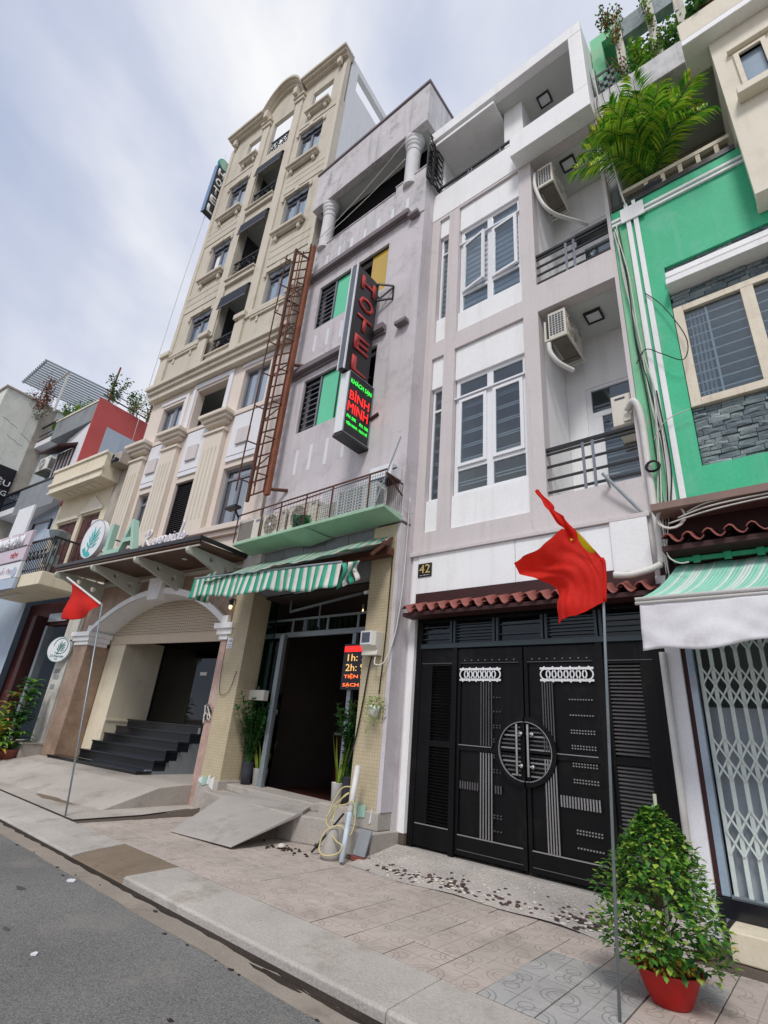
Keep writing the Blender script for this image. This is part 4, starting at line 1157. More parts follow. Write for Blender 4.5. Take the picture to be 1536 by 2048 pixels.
# landing and cement ramp at the door
st = thing('landing', 'rough concrete landing in front of the hotel doorway', 'landing', (-7.5, 6.1, 0))
st['kind'] = 'structure'; del st['category']
obj('slab', MB().prism([(-8.8, 5.9), (-8.0, 5.82), (-6.28, 5.80), (-5.7, 6.05), (-5.66, 6.15), (-5.66, 6.7), (-8.8, 6.7)], 'z', 0, .345), 'concrete', st, bev=.02)
rp = MB()
rp.prism([(-7.55, 4.66), (-6.25, 4.76), (-6.18, 5.86), (-6.5, 6.32), (-8.05, 6.3), (-8.02, 5.8)], 'z', 0, .05)
rv = []
for (x, y, z) in rp.v:
    t = min(1, max(0, (y - 4.68) / 1.2)); rv.append((x, y, .002 + z * (.25 + .75 * t) + t * .35))
rp.v = rv
rmp = obj('ramp', rp, 'ramp', bev=.01)
rmp['label'] = 'sloping cement ramp slab leading up to the hotel doorway'; rmp['category'] = 'ramp'
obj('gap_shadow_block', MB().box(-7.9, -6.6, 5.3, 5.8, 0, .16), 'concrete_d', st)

# ------------------------------------------------------------------ AC slab with cage and condensers
sb = thing('equipment_shelf', 'pale green concrete shelf with wire cage above the striped awning', 'shelf', (-7.0, 5.95, 4.9))
obj('slab', MB().prism([(5.70, 4.90), (6.198, 4.83), (6.198, 4.93), (5.70, 4.96)], 'x', -9.20, -5.02), 'slabgreen', sb, bev=.008)
obj('sagging_sheet', MB().add([(-7.6, 5.72, 4.89), (-6.9, 5.72, 4.89), (-7.25, 6.18, 4.74), (-7.7, 6.19, 4.81), (-6.7, 6.19, 4.80)], [(0, 3, 2), (0, 2, 1), (1, 2, 4)]), 'slabgreen', sb, solid=.012)
fl = [(-9.2, 5.71, 4.97), (-9.2, 5.71, 5.62), (-7.95, 5.71, 5.64)]
obj('cage_post', MB().bar((-9.2, 5.71, 4.97), (-9.2, 5.71, 5.60), .02), 'rust_d', sb)
for x in (-8.35, -7.75, -7.0, -6.3, -5.4):
    obj('cage_post', MB().bar((x, 5.71, 4.97), (x, 5.71, 5.60), .022), 'rust_d', sb)
obj('cage_rail', MB().bar((-9.2, 5.71, 5.60), (-5.02, 5.71, 5.60), .024), 'rust_d', sb)
obj('cage_rail', MB().bar((-8.3, 5.95, 5.66), (-5.02, 5.95, 5.74), .02), 'rust_d', sb)
obj('cage_rail', MB().bar((-5.04, 5.71, 5.55), (-5.04, 6.19, 5.3), .02).bar((-5.04, 5.75, 5.55), (-5.04, 6.18, 5.52), .02), 'rust_d', sb)
wm = MB()
def mesh_panel(x0, x1, z0, z1, y, s, t=.006):
    k = x0
    while k <= x1: wm.bar((k, y, z0), (k, y, z1), t); k += s
    k = z0
    while k <= z1: wm.bar((x0, y - .005, k), (x1, y - .005, k), t); k += s
mesh_panel(-6.55, -5.03, 4.98, 5.58, 5.72, .055)
obj('wire_mesh', wm, 'galv', sb, kind='stuff')
wm = MB(); mesh_panel(-8.2, -6.6, 5.05, 5.58, 5.73, .09, .004)
for k in range(9): wm.bar((-5.04, 5.74 + k * .055, 4.98), (-5.04, 5.74 + k * .055, 5.54), .005)
obj('wire_mesh', wm, 'rust_d', sb, kind='stuff')

def condenser(label, w=.74, h=.5, d=.26, style='fan', m='ac', yaw=0, loc=(0, 0, 0), group='air conditioner condensers'):
    """front faces -y, base at z=0"""
    t = thing('ac_condenser', label, 'air conditioner', loc, yaw, group, local=True)
    obj('casing', MB().box(-w / 2, w / 2, -d / 2, d / 2, .03, h), m, t, bev=.012)
    obj('foot', MB().box(-w / 2 + .08, -w / 2 + .14, -d / 2 - .02, d / 2 + .02, 0, .03), 'ac_u', t)
    obj('foot', MB().box(w / 2 - .14, w / 2 - .08, -d / 2 - .02, d / 2 + .02, 0, .03), 'ac_u', t)
    cx = -w * .12; r = h * .40; cz = h * .52; y = -d / 2
    if style == 'fan':
        obj('fan_recess', MB().disc((cx, y - .004, cz), r, 'y', .003, 28), 'ac_g', t)
        g = MB()
        for k in range(1, 7): g.prism(ring_pts(cx, cz, r * k / 6 - .005, r * k / 6, 0, 2 * pi, 28), 'y', y - .014, y - .006)
        for k in range(8): a = k * pi / 4; g.bar((cx, y - .012, cz), (cx + r * cos(a), y - .012, cz + r * sin(a)), .006)
        obj('fan_guard', g, m, t)
        obj('fan_badge', MB().disc((cx, y - .02, cz), r * .2, 'y', .008, 14), 'signwhite', t)
        obj('badge', MB().box(w * .33, w * .46, y - .003, y, h * .82, h * .9), 'greyframe', t)
    elif style == 'grid':
        obj('fan_recess', MB().box(cx - r - .06, cx + r + .06, y - .004, y - .001, cz - r, cz + r), 'ac_g', t)
        g = MB(); n = 8
        for k in range(n + 1):
            q = cx - r - .06 + (2 * r + .12) * k / n; g.box(q - .012, q + .012, y - .012, y - .004, cz - r, cz + r)
            q = cz - r + 2 * r * k / n; g.box(cx - r - .06, cx + r + .06, y - .013, y - .0045, q - .012, q + .012)
        obj('fan_guard', g, m, t)
    else:
        obj('blank_front', MB().box(-w / 2 + .05, w * .18, y - .005, y - .001, .07, h - .06), 'ac_g', t)
        obj('badge', MB().box(w * .3, w * .46, y - .003, y, h * .76, h * .86), 'greyframe', t)
    obj('side_vent', MB().box(w / 2 + .001, w / 2 + .004, -d / 2 + .03, d / 2 - .08, .08, h - .1), 'ac_g', t)
    return t
condenser('cream condenser with a blank taupe front at the left end of the caged shelf', .78, .54, .28, 'blank', 'ac', 0, (-8.85, 5.92, 4.955))
condenser('condenser with round fan guard second from the left in the shelf cage', .72, .52, .27, 'fan', 'ac', 0, (-8.02, 5.92, 4.95))
condenser('condenser with round fan guard and green mesh in the middle of the shelf cage', .80, .54, .28, 'fan', 'ac', 0, (-7.18, 5.93, 4.945))
condenser('white condenser with square grille at the right end of the shelf cage', .95, .56, .30, 'grid', 'ac_w', 0, (-5.78, 5.94, 4.94))
condenser('half hidden condenser between the fan unit and the square grille unit', .3, .42, .25, 'grid', 'ac', 0, (-6.5, 5.98, 4.945))
gm = MB(); 
gs = obj('green_netting', MB().surf(lambda u, v: (-7.35 + .5 * u, 5.735 + .02 * sin(u * 9 + v * 5), 4.96 + (.30 - .12 * u) * v), 8, 6), glass('green_net', (120, 190, 150), .05), solid=.002)
gs['label'] = 'torn green netting caught on the middle of the shelf cage'; gs['category'] = 'netting'
bx = thing('junction_panel', 'white box lamp mounted on the hotel wall above the cage right end', 'wall box', (-5.35, 6.1, 5.7))
obj('body', MB().box(-5.62, -5.10, 5.92, 6.195, 5.62, 5.86), 'signwhite', bx, bev=.01)
obj('bracket', MB().box(-5.60, -5.12, 5.93, 6.195, 5.58, 5.618), 'blackmetal', bx)
rod = obj('leaning_rod', MB().tube([(-5.18, 5.66, 4.98), (-4.98, 5.95, 6.35)], .014, 6), 'galv')
rod['label'] = 'thin metal rod leaning on the right end of the shelf cage'; rod['category'] = 'rod'
fl = thing('flood_lamp', 'small black flood lamp at the left end of the caged shelf', 'flood lamp', (-9.15, 5.6, 5.6))
obj('head', MB().box(-9.42, -9.02, 5.45, 5.62, 5.70, 5.76), 'blackmetal', fl, bev=.01)
obj('arm', MB().bar((-9.2, 5.6, 5.70), (-9.2, 5.71, 5.56), .03), 'blackmetal', fl)

# ------------------------------------------------------------------ vertical HOTEL sign and the lower LED box
SX = -6.06
sg = thing('hotel_sign', 'tall black projecting sign reading HOTEL in red letters', 'sign', (SX - .1, 5.8, 8))
obj('box', MB().box(SX - .18, SX, 5.36, 6.06, 7.98, 10.78), 'signblack', sg, bev=.01)
obj('edge_strip', MB().box(SX - .15, SX - .03, 5.346, 5.36, 8.0, 10.76), 'signgrey', sg)
obj('edge_light', MB().box(SX - .19, SX - .165, 5.338, 5.37, 7.97, 10.80).box(SX - .02, SX + .006, 5.338, 5.37, 7.97, 10.80), 'signwhite', sg)
for k, ch in enumerate('HOTEL'):
    text(ch, sg, (SX + .001, 5.735, 10.42 - .545 * k), (0, 1, 0), (0, 0, 1), w=.44 if ch != 'O' else .46, h=.36, material='letterred', extrude=.025, name='letter', offset=.012)
obj('bracket', MB().bar((SX - .09, 6.06, 10.55), (SX - .09, 6.2, 10.55), .04).bar((SX + .33, 6.19, 10.26), (SX + .33, 6.19, 10.66), .035).bar((SX, 6.02, 10.78), (SX + .33, 6.17, 10.66), .035).bar((SX, 6.04, 10.3), (SX + .33, 6.17, 10.28), .035).bar((SX, 6.04, 10.3), (SX + .33, 6.17, 10.62), .025), 'blackmetal', sg)
obj('bracket', MB().bar((SX - .09, 6.06, 8.3), (SX - .09, 6.2, 8.3), .04), 'blackmetal', sg)
lb = thing('led_sign', 'lit box sign with red and green Vietnamese lettering under the HOTEL sign', 'sign', (SX, 5.9, 7.2))
LX = SX + .06
obj('box', MB().box(LX - .22, LX, 5.48, 6.45 - .26, 6.56, 7.97), 'signblack', lb)
obj('edge_panel', MB().box(LX - .22, LX - .002, 5.462, 5.48, 6.58, 7.95), 'signwhite', lb)
fr = MB()
fr.box(LX, LX + .012, 5.465, 5.485, 6.56, 7.97).box(LX, LX + .012, 6.17, 6.19, 6.56, 7.97).box(LX, LX + .012, 5.485, 6.17, 6.56, 6.575).box(LX, LX + .012, 5.485, 6.17, 7.955, 7.97)
obj('rim', fr, 'galv', lb)
obj('bottom_rail', MB().box(LX - .24, LX + .02, 5.46, 6.25, 6.50, 6.55), 'blackmetal', lb)
obj('arm', MB().bar((LX - .05, 6.19, 7.2), (LX + .2, 6.19, 7.28), .06), 'blackmetal', lb)
def led(s, y, z, w, h, m): text(s, lb, (LX + .002, y, z), (0, 1, 0), (0, 0, 1), w=w, h=h, material=m, extrude=.006)
led('KHÁCH SẠN', 5.83, 7.76, .60, .15, 'ledgreen')
led('BÌNH', 5.82, 7.47, .56, .25, 'ledred')
led('MINH', 5.81, 7.17, .58, .22, 'ledred')
led('PH: 50K', 5.66, 6.95, .26, .07, 'ledgreen')
led('PH: 70K', 6.02, 6.93, .26, .07, 'ledgreen')
led('TIỆN NGHI - SẠCH SẼ', 5.83, 6.80, .60, .09, 'ledgreen')
# price board behind the right pier
pb = thing('price_board', 'lit price board with red and amber hour rates beside the hotel door', 'sign', (-6.1, 6.85, 2.5))
obj('board', MB().box(-6.62, -5.64, 6.80, 6.84, 2.16, 2.94), 'signblack', pb)
def led2(s, x, z, w, h, m): text(s, pb, (x, 6.798, z), (1, 0, 0), (0, 0, 1), w=w, h=h, material=m, extrude=.004)
obj('red_header', MB().box(-6.60, -5.7, 6.790, 6.799, 2.80, 2.90), 'ledred', pb)
led2('GIÁ PHÒNG', -6.12, 2.85, .8, .07, 'ledamber')
led2('1h: 70K', -6.15, 2.70, .72, .12, 'ledamber')
led2('2h: 90K', -6.18, 2.53, .72, .12, 'ledamber')
led2('TIỆN NGHI', -6.18, 2.38, .76, .09, 'ledorange')
led2('SẠCH SẼ', -6.28, 2.24, .58, .09, 'ledorange')

# ------------------------------------------------------------------ striped retractable awning
aw = thing('striped_awning', 'torn green and white striped awning over the hotel door', 'awning', (-7.1, 5.6, 4.2))
def awn_z(y, t): return 4.62 - (6.16 - y) * .62
nst = 40
for k in range(nst):
    a = -8.98 + 3.86 * k / nst; b = -8.98 + 3.86 * (k + 1) / nst
    if k % 2: continue
ws = MB(); nb = 40
def roofpt(u, v):
    x = -9.0 + 3.84 * u; back = 6.12; front = 5.10 + .42 * max(0, (u - .72) / .28) ** 1.2
    y = back + (front - back) * v
    z = 4.56 - .62 * v * (1 - .35 * max(0, (u - .72) / .28)) - .05 * sin(pi * v) + .012 * sin(u * 70) * v + .02 * sin(u * 17 + v * 4)
    return (x, y, z)
for k in range(nb):
    ws.mi = k % 2
    ws.surf(lambda u, v: roofpt((k + u) / nb, v), 1, 10)
obj('canopy_cloth', ws, ['fab_old_g', 'fab_old_w'], aw, smooth=True, solid=.006)
vs_ = MB()
def valpt(u, v):
    x0, x1 = -9.42, -5.28
    x = x0 + (x1 - x0) * u
    ztop = 4.06 - .24 * u; H = (.42 - .02 * u) * (1 - .08 * sin(u * 13)) 
    return (x + .02 * v, 5.16 - .05 * v + .022 * sin(u * 40) * v + .03 * sin(u * 11) * v, ztop - H * v - .012 * sin(u * 60) * v)
nb = 44
for k in range(nb):
    vs_.mi = k % 2
    vs_.surf(lambda u, v: valpt((k + u) / nb, v), 2, 8)
obj('valance', vs_, ['fab_g', 'fab_w'], aw, smooth=True, solid=.006)
sd_ = MB()
for k in range(6):
    sd_.mi = k % 2
    sd_.surf(lambda u, v: Vector(valpt(0, v)) + Vector((.005, .05 + .40 * (k + u) / 6, (.30 * (k + u) / 6) * (1 - v) - .0 * v)), 1, 6)
obj('side_flap', sd_, ['fab_g', 'fab_w'], aw, smooth=True, solid=.006)
fp = MB()
for k in range(4):
    fp.mi = k % 2
    fp.surf(lambda u, v: (-5.28 + .08 * (k + u) / 4 + .05 * sin(v * 5 + k), 5.16 + .30 * (k + u) / 4, 3.80 + .12 * (k + u) / 4 - (.40 - .1 * (k + u) / 4) * v), 2, 6)
obj('side_flap', fp, ['fab_g', 'fab_w'], aw, smooth=True, solid=.006)
obj('front_bar', MB().tube([(-9.42, 5.16, 4.06), (-5.28, 5.16, 3.82)], .022, 8), 'galv', aw)
obj('fold_arm', MB().bar((-9.38, 5.18, 4.02), (-8.9, 6.1, 4.5), .03).bar((-8.85, 5.2, 3.85), (-8.2, 6.1, 4.2), .02), 'blackmetal', aw)
obj('roller_box', MB().box(-8.85, -5.12, 6.02, 6.19, 4.20, 4.34), 'rust_d', aw, bev=.02)
obj('roller_end', MB().lathe([(.02, 0), (.07, .01), (.07, .08), (.03, .1)], (-5.16, 5.98, 4.32), 10).bar((-5.2, 5.7, 4.1), (-5.12, 6.1, 4.5), .05), 'rust_d', aw)
# electricity meter, hanging pot, cables on the right pier
mt_ = thing('electric_meter', 'beige electricity meter box on the tiled hotel pier', 'meter box', (-5.35, 6.1, 2.75))
obj('box', MB().prism([(6.198, 2.60), (6.198, 2.96), (6.02, 2.96), (6.02, 2.74), (6.08, 2.68), (6.06, 2.6)], 'x', -5.53, -5.22), 'ac', mt_, bev=.008)
obj('window', MB().box(-5.50, -5.33, 6.008, 6.018, 2.78, 2.94), 'panedark', mt_)
obj('window_rim', MB().box(-5.525, -5.50, 6.004, 6.02, 2.755, 2.965).box(-5.33, -5.305, 6.004, 6.02, 2.755, 2.965).box(-5.50, -5.33, 6.004, 6.02, 2.94, 2.965).box(-5.50, -5.33, 6.004, 6.02, 2.755, 2.78), 'signwhite', mt_)
def cable(label, pts, r=.008, m='wires', n=6, sm=6):
    o = obj('cable', MB().tube(smooth_path(pts, sm), r, n), m, smooth=True)
    o['label'] = label; o['category'] = 'cable'
    return o
cable('black cable running down the hotel pier from the meter box to the white post', [(-5.40, 6.17, 2.6), (-5.44, 6.17, 2.4), (-5.50, 6.17, 1.9), (-5.58, 6.17, 1.4), (-5.62, 6.1, 1.05)], .012)
cable('black cable down the right edge of the hotel pier to the hanging pot', [(-5.14, 6.17, 4.2), (-5.15, 6.175, 3.2), (-5.17, 6.17, 2.5), (-5.2, 6.175, 2.05)], .01)
cable('white cable looping from the meter box across to the white house post', [(-5.26, 6.1, 2.58), (-5.22, 6.05, 2.46), (-5.08, 6.1, 2.5), (-5.0, 6.2, 2.9), (-4.99, 6.3, 3.6), (-5.0, 6.35, 4.6), (-5.0, 6.35, 5.3)], .011, 'wirew')
# rusty ladder frame between the two buildings
lf = thing('ladder_frame', 'tall rusty iron ladder frame fixed up the wall between the two hotels', 'ladder', (-9, 5.9, 6.1))
LB, LT = Vector((-9.30, 5.9, 6.05)), Vector((-9.46, 5.9, 14.2))
RB, RT = Vector((-8.60, 5.9, 6.05)), Vector((-8.62, 5.9, 13.7))
obj('rail', MB().bar(LB, LT, .08, .06), 'rust_d', lf)
obj('rail', MB().bar(RB, RT, .13, .09), 'rust', lf)
obj('rail_flange', MB().bar(RB + Vector((-.06, -.06, .05)), RT + Vector((-.06, -.06, .1)), .03, .03), 'rust_d', lf)
obj('guard_rail', MB().bar(LB + Vector((-.14, -.25, .2)), LT + Vector((-.05, -.22, -.4)), .025), 'rust_d', lf)
obj('guard_rail', MB().bar(LB + Vector((.22, -.02, .1)), LT + Vector((.28, -.02, -.3)), .025), 'rust', lf)
obj('guard_rail', MB().bar(RB + Vector((-.16, -.25, .15)), RT + Vector((-.12, -.22, -.3)), .022), 'rust_d', lf)
nr = 24
for k in range(nr):
    t = (k + .4) / nr
    a, b = LB.lerp(LT, t), RB.lerp(RT, t)
    obj('rung', MB().bar(a, b, .028), 'rust_d', lf)
    if k % 3 == 1:
        obj('brace', MB().bar(a + Vector((0, 0, 0)), a + Vector((-.12, -.24, .03)), .025).bar(b, b + Vector((-.14, -.24, .02)), .025), 'rust_d', lf)
    if k % 4 == 2 and k < 20:
        obj('brace', MB().bar(a, LB.lerp(RB, 1).lerp(RT, t + 1.1 / nr), .022), 'rust_d', lf)
for z in (6.2, 9.6):
    obj('wall_stub', MB().tube([(-8.6, 5.92, z), (-8.28, 6.19, z)], .04, 8), 'rust_d', lf)
obj('wall_stub', MB().tube([(-9.4, 5.9, 14.1), (-9.1, 6.2, 13.8)], .03, 8).tube([(-9.4, 5.9, 12.2), (-9.2, 6.2, 12.1)], .03, 8), 'blackmetal', lf)
# cables slung across the loggia
cable('pale cable slung diagonally across the hotel loggia, upper one', sag((-9.2, 5.95, 13.85), (-5.4, 5.95, 15.55), .25), .008, 'wirew', 6, 1)
cable('pale cable slung across the hotel loggia just above the parapet', sag((-8.35, 6.05, 14.1), (-5.6, 6.0, 14.75), .08), .008, 'wirew', 6, 1)
# folding security grille at the roof corner
lg = thing('corner_grille', 'black diamond lattice grille fixed between the hotel loggia and the white terrace', 'grille', (-5, 6.4, 13.6))
gx = -4.93
def lat(y0, y1, z0, z1, n):
    q = MB()
    for k in range(n):
        a, b = z0 + (z1 - z0) * k / n, z0 + (z1 - z0) * (k + 1) / n
        q.bar((gx, y0, a), (gx, y1, b), .02).bar((gx, y1, a), (gx, y0, b), .02)
    return q
for y0, y1, z0, z1 in ((6.08, 6.30, 13.55, 15.2), (6.34, 6.80, 13.62, 15.35)):
    obj('lattice', lat(y0, y1, z0, z1, 8), 'blackmetal', lg, kind='stuff')
    obj('frame', MB().bar((gx, y0, z0), (gx, y0, z1), .035).bar((gx, y1, z0), (gx, y1, z1), .04).bar((gx, y0, z0), (gx, y1, z0), .035).bar((gx, y0, z1), (gx, y1, z1), .035), 'blackmetal', lg)
M['glassblue'] = glass('blue_tinted_glass', (150, 172, 196), 0.30)
# ------------------------------------------------------------------ the tall beige hotel (own frame: x along the front, y into the building)
TA = RD(5.9); TO = (-9.3, 6.3, 0)
tl = thing('hotel_tower', 'tall narrow beige hotel with arched gable and iron balconies', 'hotel', TO, TA, local=True)
W0 = -6.36
wr = [(-1.80, -.78, 12.86, 14.5), (-1.80, -.70, 16.28, 18.02), (-1.82, -.70, 19.66, 21.6)]
wlft = [(-5.56, -4.45, 12.84, 14.42), (-5.56, -4.5, 16.18, 17.9), (-5.58, -4.5, 19.5, 21.35)]
bays = [(-3.92, -2.52, 11.98, 14.55), (-3.95, -2.52, 15.25, 18.1), (-3.92, -2.52, 18.85, 21.3)]
tops = [(-5.2, -4.33, 22.6, 23.95), (-3.72, -2.56, 21.95, 24.0), (-1.6, -.58, 22.62, 24.0)]
obj('front_wall', MB().wall(W0, -.001, 11.60, 22.2, 0, .25, [h for h in wr + wlft + bays] + [(-3.72, -2.56, 21.95, 24)]), 'beige', tl)
obj('open_top_wall', MB().wall(W0, -.001, 22.2, 24.75, .001, .14, tops), 'beige', tl)
# stone courses, recessed joints between them
for x0, x1 in ((-1.96, -.06), (-6.28, -4.30)):
    for z0, z1 in ((14.85, 15.15), (15.18, 15.48), (15.51, 15.76), (18.3, 18.6), (18.63, 18.9), (18.93, 19.12), (21.95, 22.14),):
        obj('course', MB().box(x0, x1, -.025, .01, z0, z1), 'beige', tl, bev=.006)
for x0, x1 in ((-4.27, -4.02), (-2.45, -2.2)):
    obj('pier', MB().box(x0 - .06, x1 + .06, -.06, -.002, 12.9, 24.1), 'beige_l', tl, bev=.01)
    obj('pier_cap', MB().box(x0 - .12, x1 + .12, -.12, -.002, 24.1, 24.3).box(x0 - .16, x1 + .16, -.17, -.003, 24.301, 24.42), 'beige_l', tl, bev=.01)
for x0, x1 in ((W0 - .02, -6.2), (-.16, .0)):
    obj('corner_pier', MB().box(x0, x1, -.045, -.001, 12.9, 24.4), 'beige_l', tl, bev=.01)
# roofline cornice with a segmental gable
def arc_strip(cx, half, rise, z0, th, n=20):
    R = (half * half + rise * rise) / (2 * rise); cz = z0 + rise - R
    a0 = math.asin(half / R)
    return [(cx + R * sin(-a0 + 2 * a0 * k / n), cz + R * cos(-a0 + 2 * a0 * k / n)) for k in range(n + 1)] + \
           [(cx + (R - th) * sin(a0 - 2 * a0 * k / n), cz + (R - th) * cos(a0 - 2 * a0 * k / n)) for k in range(n + 1)]
g = MB()
pts = [(-6.36, 24.75), (-4.35, 24.75)] + [(-3.27 + 1.08 * math.sin(a) / math.sin(1.0), 24.75 + 1.15 * (math.cos(a) - math.cos(1.0)) / (1 - math.cos(1.0))) for a in [(-1.0 + 2.0 * k / 16) for k in range(17)]] + [(-2.19, 24.75), (0, 24.75)]
low = [(0, 24.60), (-6.36, 24.60)]
obj('gable_wall', MB().prism([(-4.35, 24.40)] + [p for p in pts[1:-1]] + [(-2.19, 24.40)], 'y', .002, .25), 'beige', tl)
c1 = MB()
for a, b in ((-6.52, -4.35), (-2.19, .06)):
    c1.box(a, b, -.34, .24, 24.98, 25.12).box(a + .05, b - .03, -.26, .23, 24.86, 24.979).box(a + .1, b - .05, -.14, .2, 24.75, 24.859)
cz = obj('cornice', c1, 'beige_l', tl, bev=.012)
ga = MB()
for t, (y, dz0, dz1) in enumerate(((-.34, .12, .26), (-.24, .02, .118), (-.12, -.12, .018))):
    up = [(x, z + dz1 + .0) for x, z in pts[1:-1]]
    dn = [(x, z + dz0) for x, z in pts[1:-1]][::-1]
    ga.prism(up + dn, 'y', y, .2)
obj('gable_cornice', ga, 'beige_l', tl)
for x in (-4.12, -2.46): obj('bracket', MB().box(x - .1, x + .1, -.3, -.02, 24.42, 24.86), 'beige_l', tl, bev=.02)
for x in (-6.1, -.3): obj('bracket', MB().box(x - .09, x + .09, -.2, -.05, 24.42, 24.74), 'beige_l', tl, bev=.02)
for a, b, z in ((-5.25, -4.25, 22.46), (-1.65, -.5, 22.48)):
    obj('sill', MB().box(a, b, -.22, -.002, z, z + .12).box(a + .05, b - .05, -.14, -.003, z - .1, z - .001), 'beige_l', tl, bev=.012)
    for x in (a + .2, b - .2): obj('sill_bracket', MB().box(x - .05, x + .05, -.12, -.026, z - .28, z - .102), 'beige_l', tl, bev=.01)
# body, side walls, roof terrace
obj('side_wall', MB().add([(-.002, .25, 0), (-.002, 14, 0), (-.002, 14, 25.1), (-.002, .25, 25.1)], [(0, 1, 2, 3)]) if False else MB().box(-.2, -.002, .252, 14, 12.6, 23.65).box(-.2, -.002, .252, .62, 23.651, 25.12).box(-.2, -.003, .621, 14, 24.75, 25.11).box(-.2, -.003, 2.6, 3.2, 23.652, 24.749), 'sidewall', tl)
obj('side_wall_lower', MB().box(-.2, -.002, .252, 14, 4.9, 12.59), 'sidewall', tl)
obj('left_wall', MB().box(W0 + .002, W0 + .2, .252, 14, 4.9, 24.7), 'sidewall', tl)
obj('terrace_floor', MB().box(W0 + .201, -.201, .251, 14, 21.5, 21.9), 'ceil', tl)
obj('terrace_beam', MB().box(W0 + .201, -.201, 3.0, 3.2, 24.75, 25.1), 'sidewall', tl)
obj('inner_partition', MB().box(W0 + .201, -.201, 2.2, 2.3, 9.2, 21.499).box(-4.4, -4.2, .252, 2.199, 11.6, 21.498).box(-2.3, -2.1, .252, 2.199, 11.6, 21.497), 'room', tl)
for z in (11.3, 14.75, 18.3):
    obj('floor_slab', MB().box(W0 + .202, -.202, .251, 2.198, z - .1, z + .5), 'ceil', tl)

cq = random.Random(77)
def curtain(par, a, b, z0, z1, y, m=None):
    """a hanging curtain behind a pane, gathered to one side or drawn right across"""
    w = (b - a) * cq.choice([1, 1, .82, .6]); x0 = a if cq.random() < .5 else b - w
    nf = cq.randint(3, 6); ph = cq.uniform(0, 6)
    obj('curtain', MB().surf(lambda u, v: (x0 + w * u, y + .022 * sin(u * nf * 2 * pi + ph) * (1 - .3 * v), z0 + (z1 - z0) * v), nf * 6, 2), m or cq.choice(['signwhite', 'signwhite', 'blind', 'bluewall']), par, smooth=True)
def sash_window(x0, x1, z0, z1, pane='glasstall', y=.10, open_=False):
    w = .075; xm = (x0 + x1) / 2; zt = z1 - .30
    f = MB()
    f.box(x0, x0 + w, y, y + .08, z0, z1).box(x1 - w, x1, y, y + .08, z0, z1).box(x0 + w, x1 - w, y, y + .08, z1 - w, z1).box(x0 + w, x1 - w, y, y + .08, z0, z0 + w)
    f.box(xm - .05, xm + .05, y + .001, y + .078, z0 + w, zt).box(x0 + w, x1 - w, y + .001, y + .079, zt - .035, zt + .045)
    fo = obj('window', f, 'greyframe', tl)
    obj('pane', MB().box(x0 + w, x1 - w, y + .03, y + .036, zt + .045, z1 - w), pane, fo)
    obj('back_panel', MB().box(x0, x1, y + .5, y + .51, z0, z1), 'room', fo)
    curtain(fo, x0 + w, x1 - w, zt + .045, z1 - w, y + .08)
    for i, (a, b) in enumerate(((x0 + w, xm - .05), (xm + .05, x1 - w))):
        p = obj('pane', MB().box(0, b - a, -.026, -.02, 0, zt - .035 - z0 - w), pane, fo)
        curtain(fo, a, b, z0 + w, zt - .035, y + .075)
        p.location = (a, y + .06, z0 + w)
        if open_ and i == 0:
            p.rotation_euler = (RD(-20), 0, 0); p.location = (a, y - .02, z0 + w)
    return fo
def ornate_window(x0, x1, z0, z1, open_=False):
    fo = sash_window(x0, x1, z0, z1, open_=open_)
    # lintel hood with small keystones, lugs, sill on two brackets
    obj('hood', MB().box(x0 - .10, x1 + .10, -.06, -.0265, z1 + .02, z1 + .13).box((x0 + x1) / 2 - .08, (x0 + x1) / 2 + .08, -.09, -.0605, z1 - .04, z1 + .18), 'beige_l', tl, bev=.01)
    vp = MB(); n = 6; vl = []
    for k in range(n * 4 + 1):
        t = k / (n * 4); vl.append((x0 + .08 + (x1 - x0 - .16) * t, z1 - .20 - .05 * abs(sin(t * n * pi * .5))))
    vp.prism([(x0 + .02, z1 - .01), (x1 - .02, z1 - .01)] + [(x, z) for x, z in vl][::-1], 'y', .03, .07)
    obj('valance_board', vp, 'signgrey', fo)
    for x in (x0 - .08, x1 + .08):
        obj('lug', MB().box(x - .05, x + .05, -.075, -.0265, z1 - .18, z1 + .0), 'beige_l', tl, bev=.008)
    obj('sill', MB().box(x0 - .16, x1 + .16, -.22, -.0265, z0 - .14, z0 - .02).box(x0 - .10, x1 + .10, -.15, -.0266, z0 - .23, z0 - .141), 'beige_l', tl, bev=.014)
    for x in (x0 + .05, x1 - .05):
        obj('sill_bracket', MB().box(x - .05, x + .05, -.12, -.0265, z0 - .42, z0 - .232), 'beige_l', tl, bev=.012)
for i, h in enumerate(wr): ornate_window(*h)
for i, h in enumerate(wlft): ornate_window(*h, open_=(i == 1))

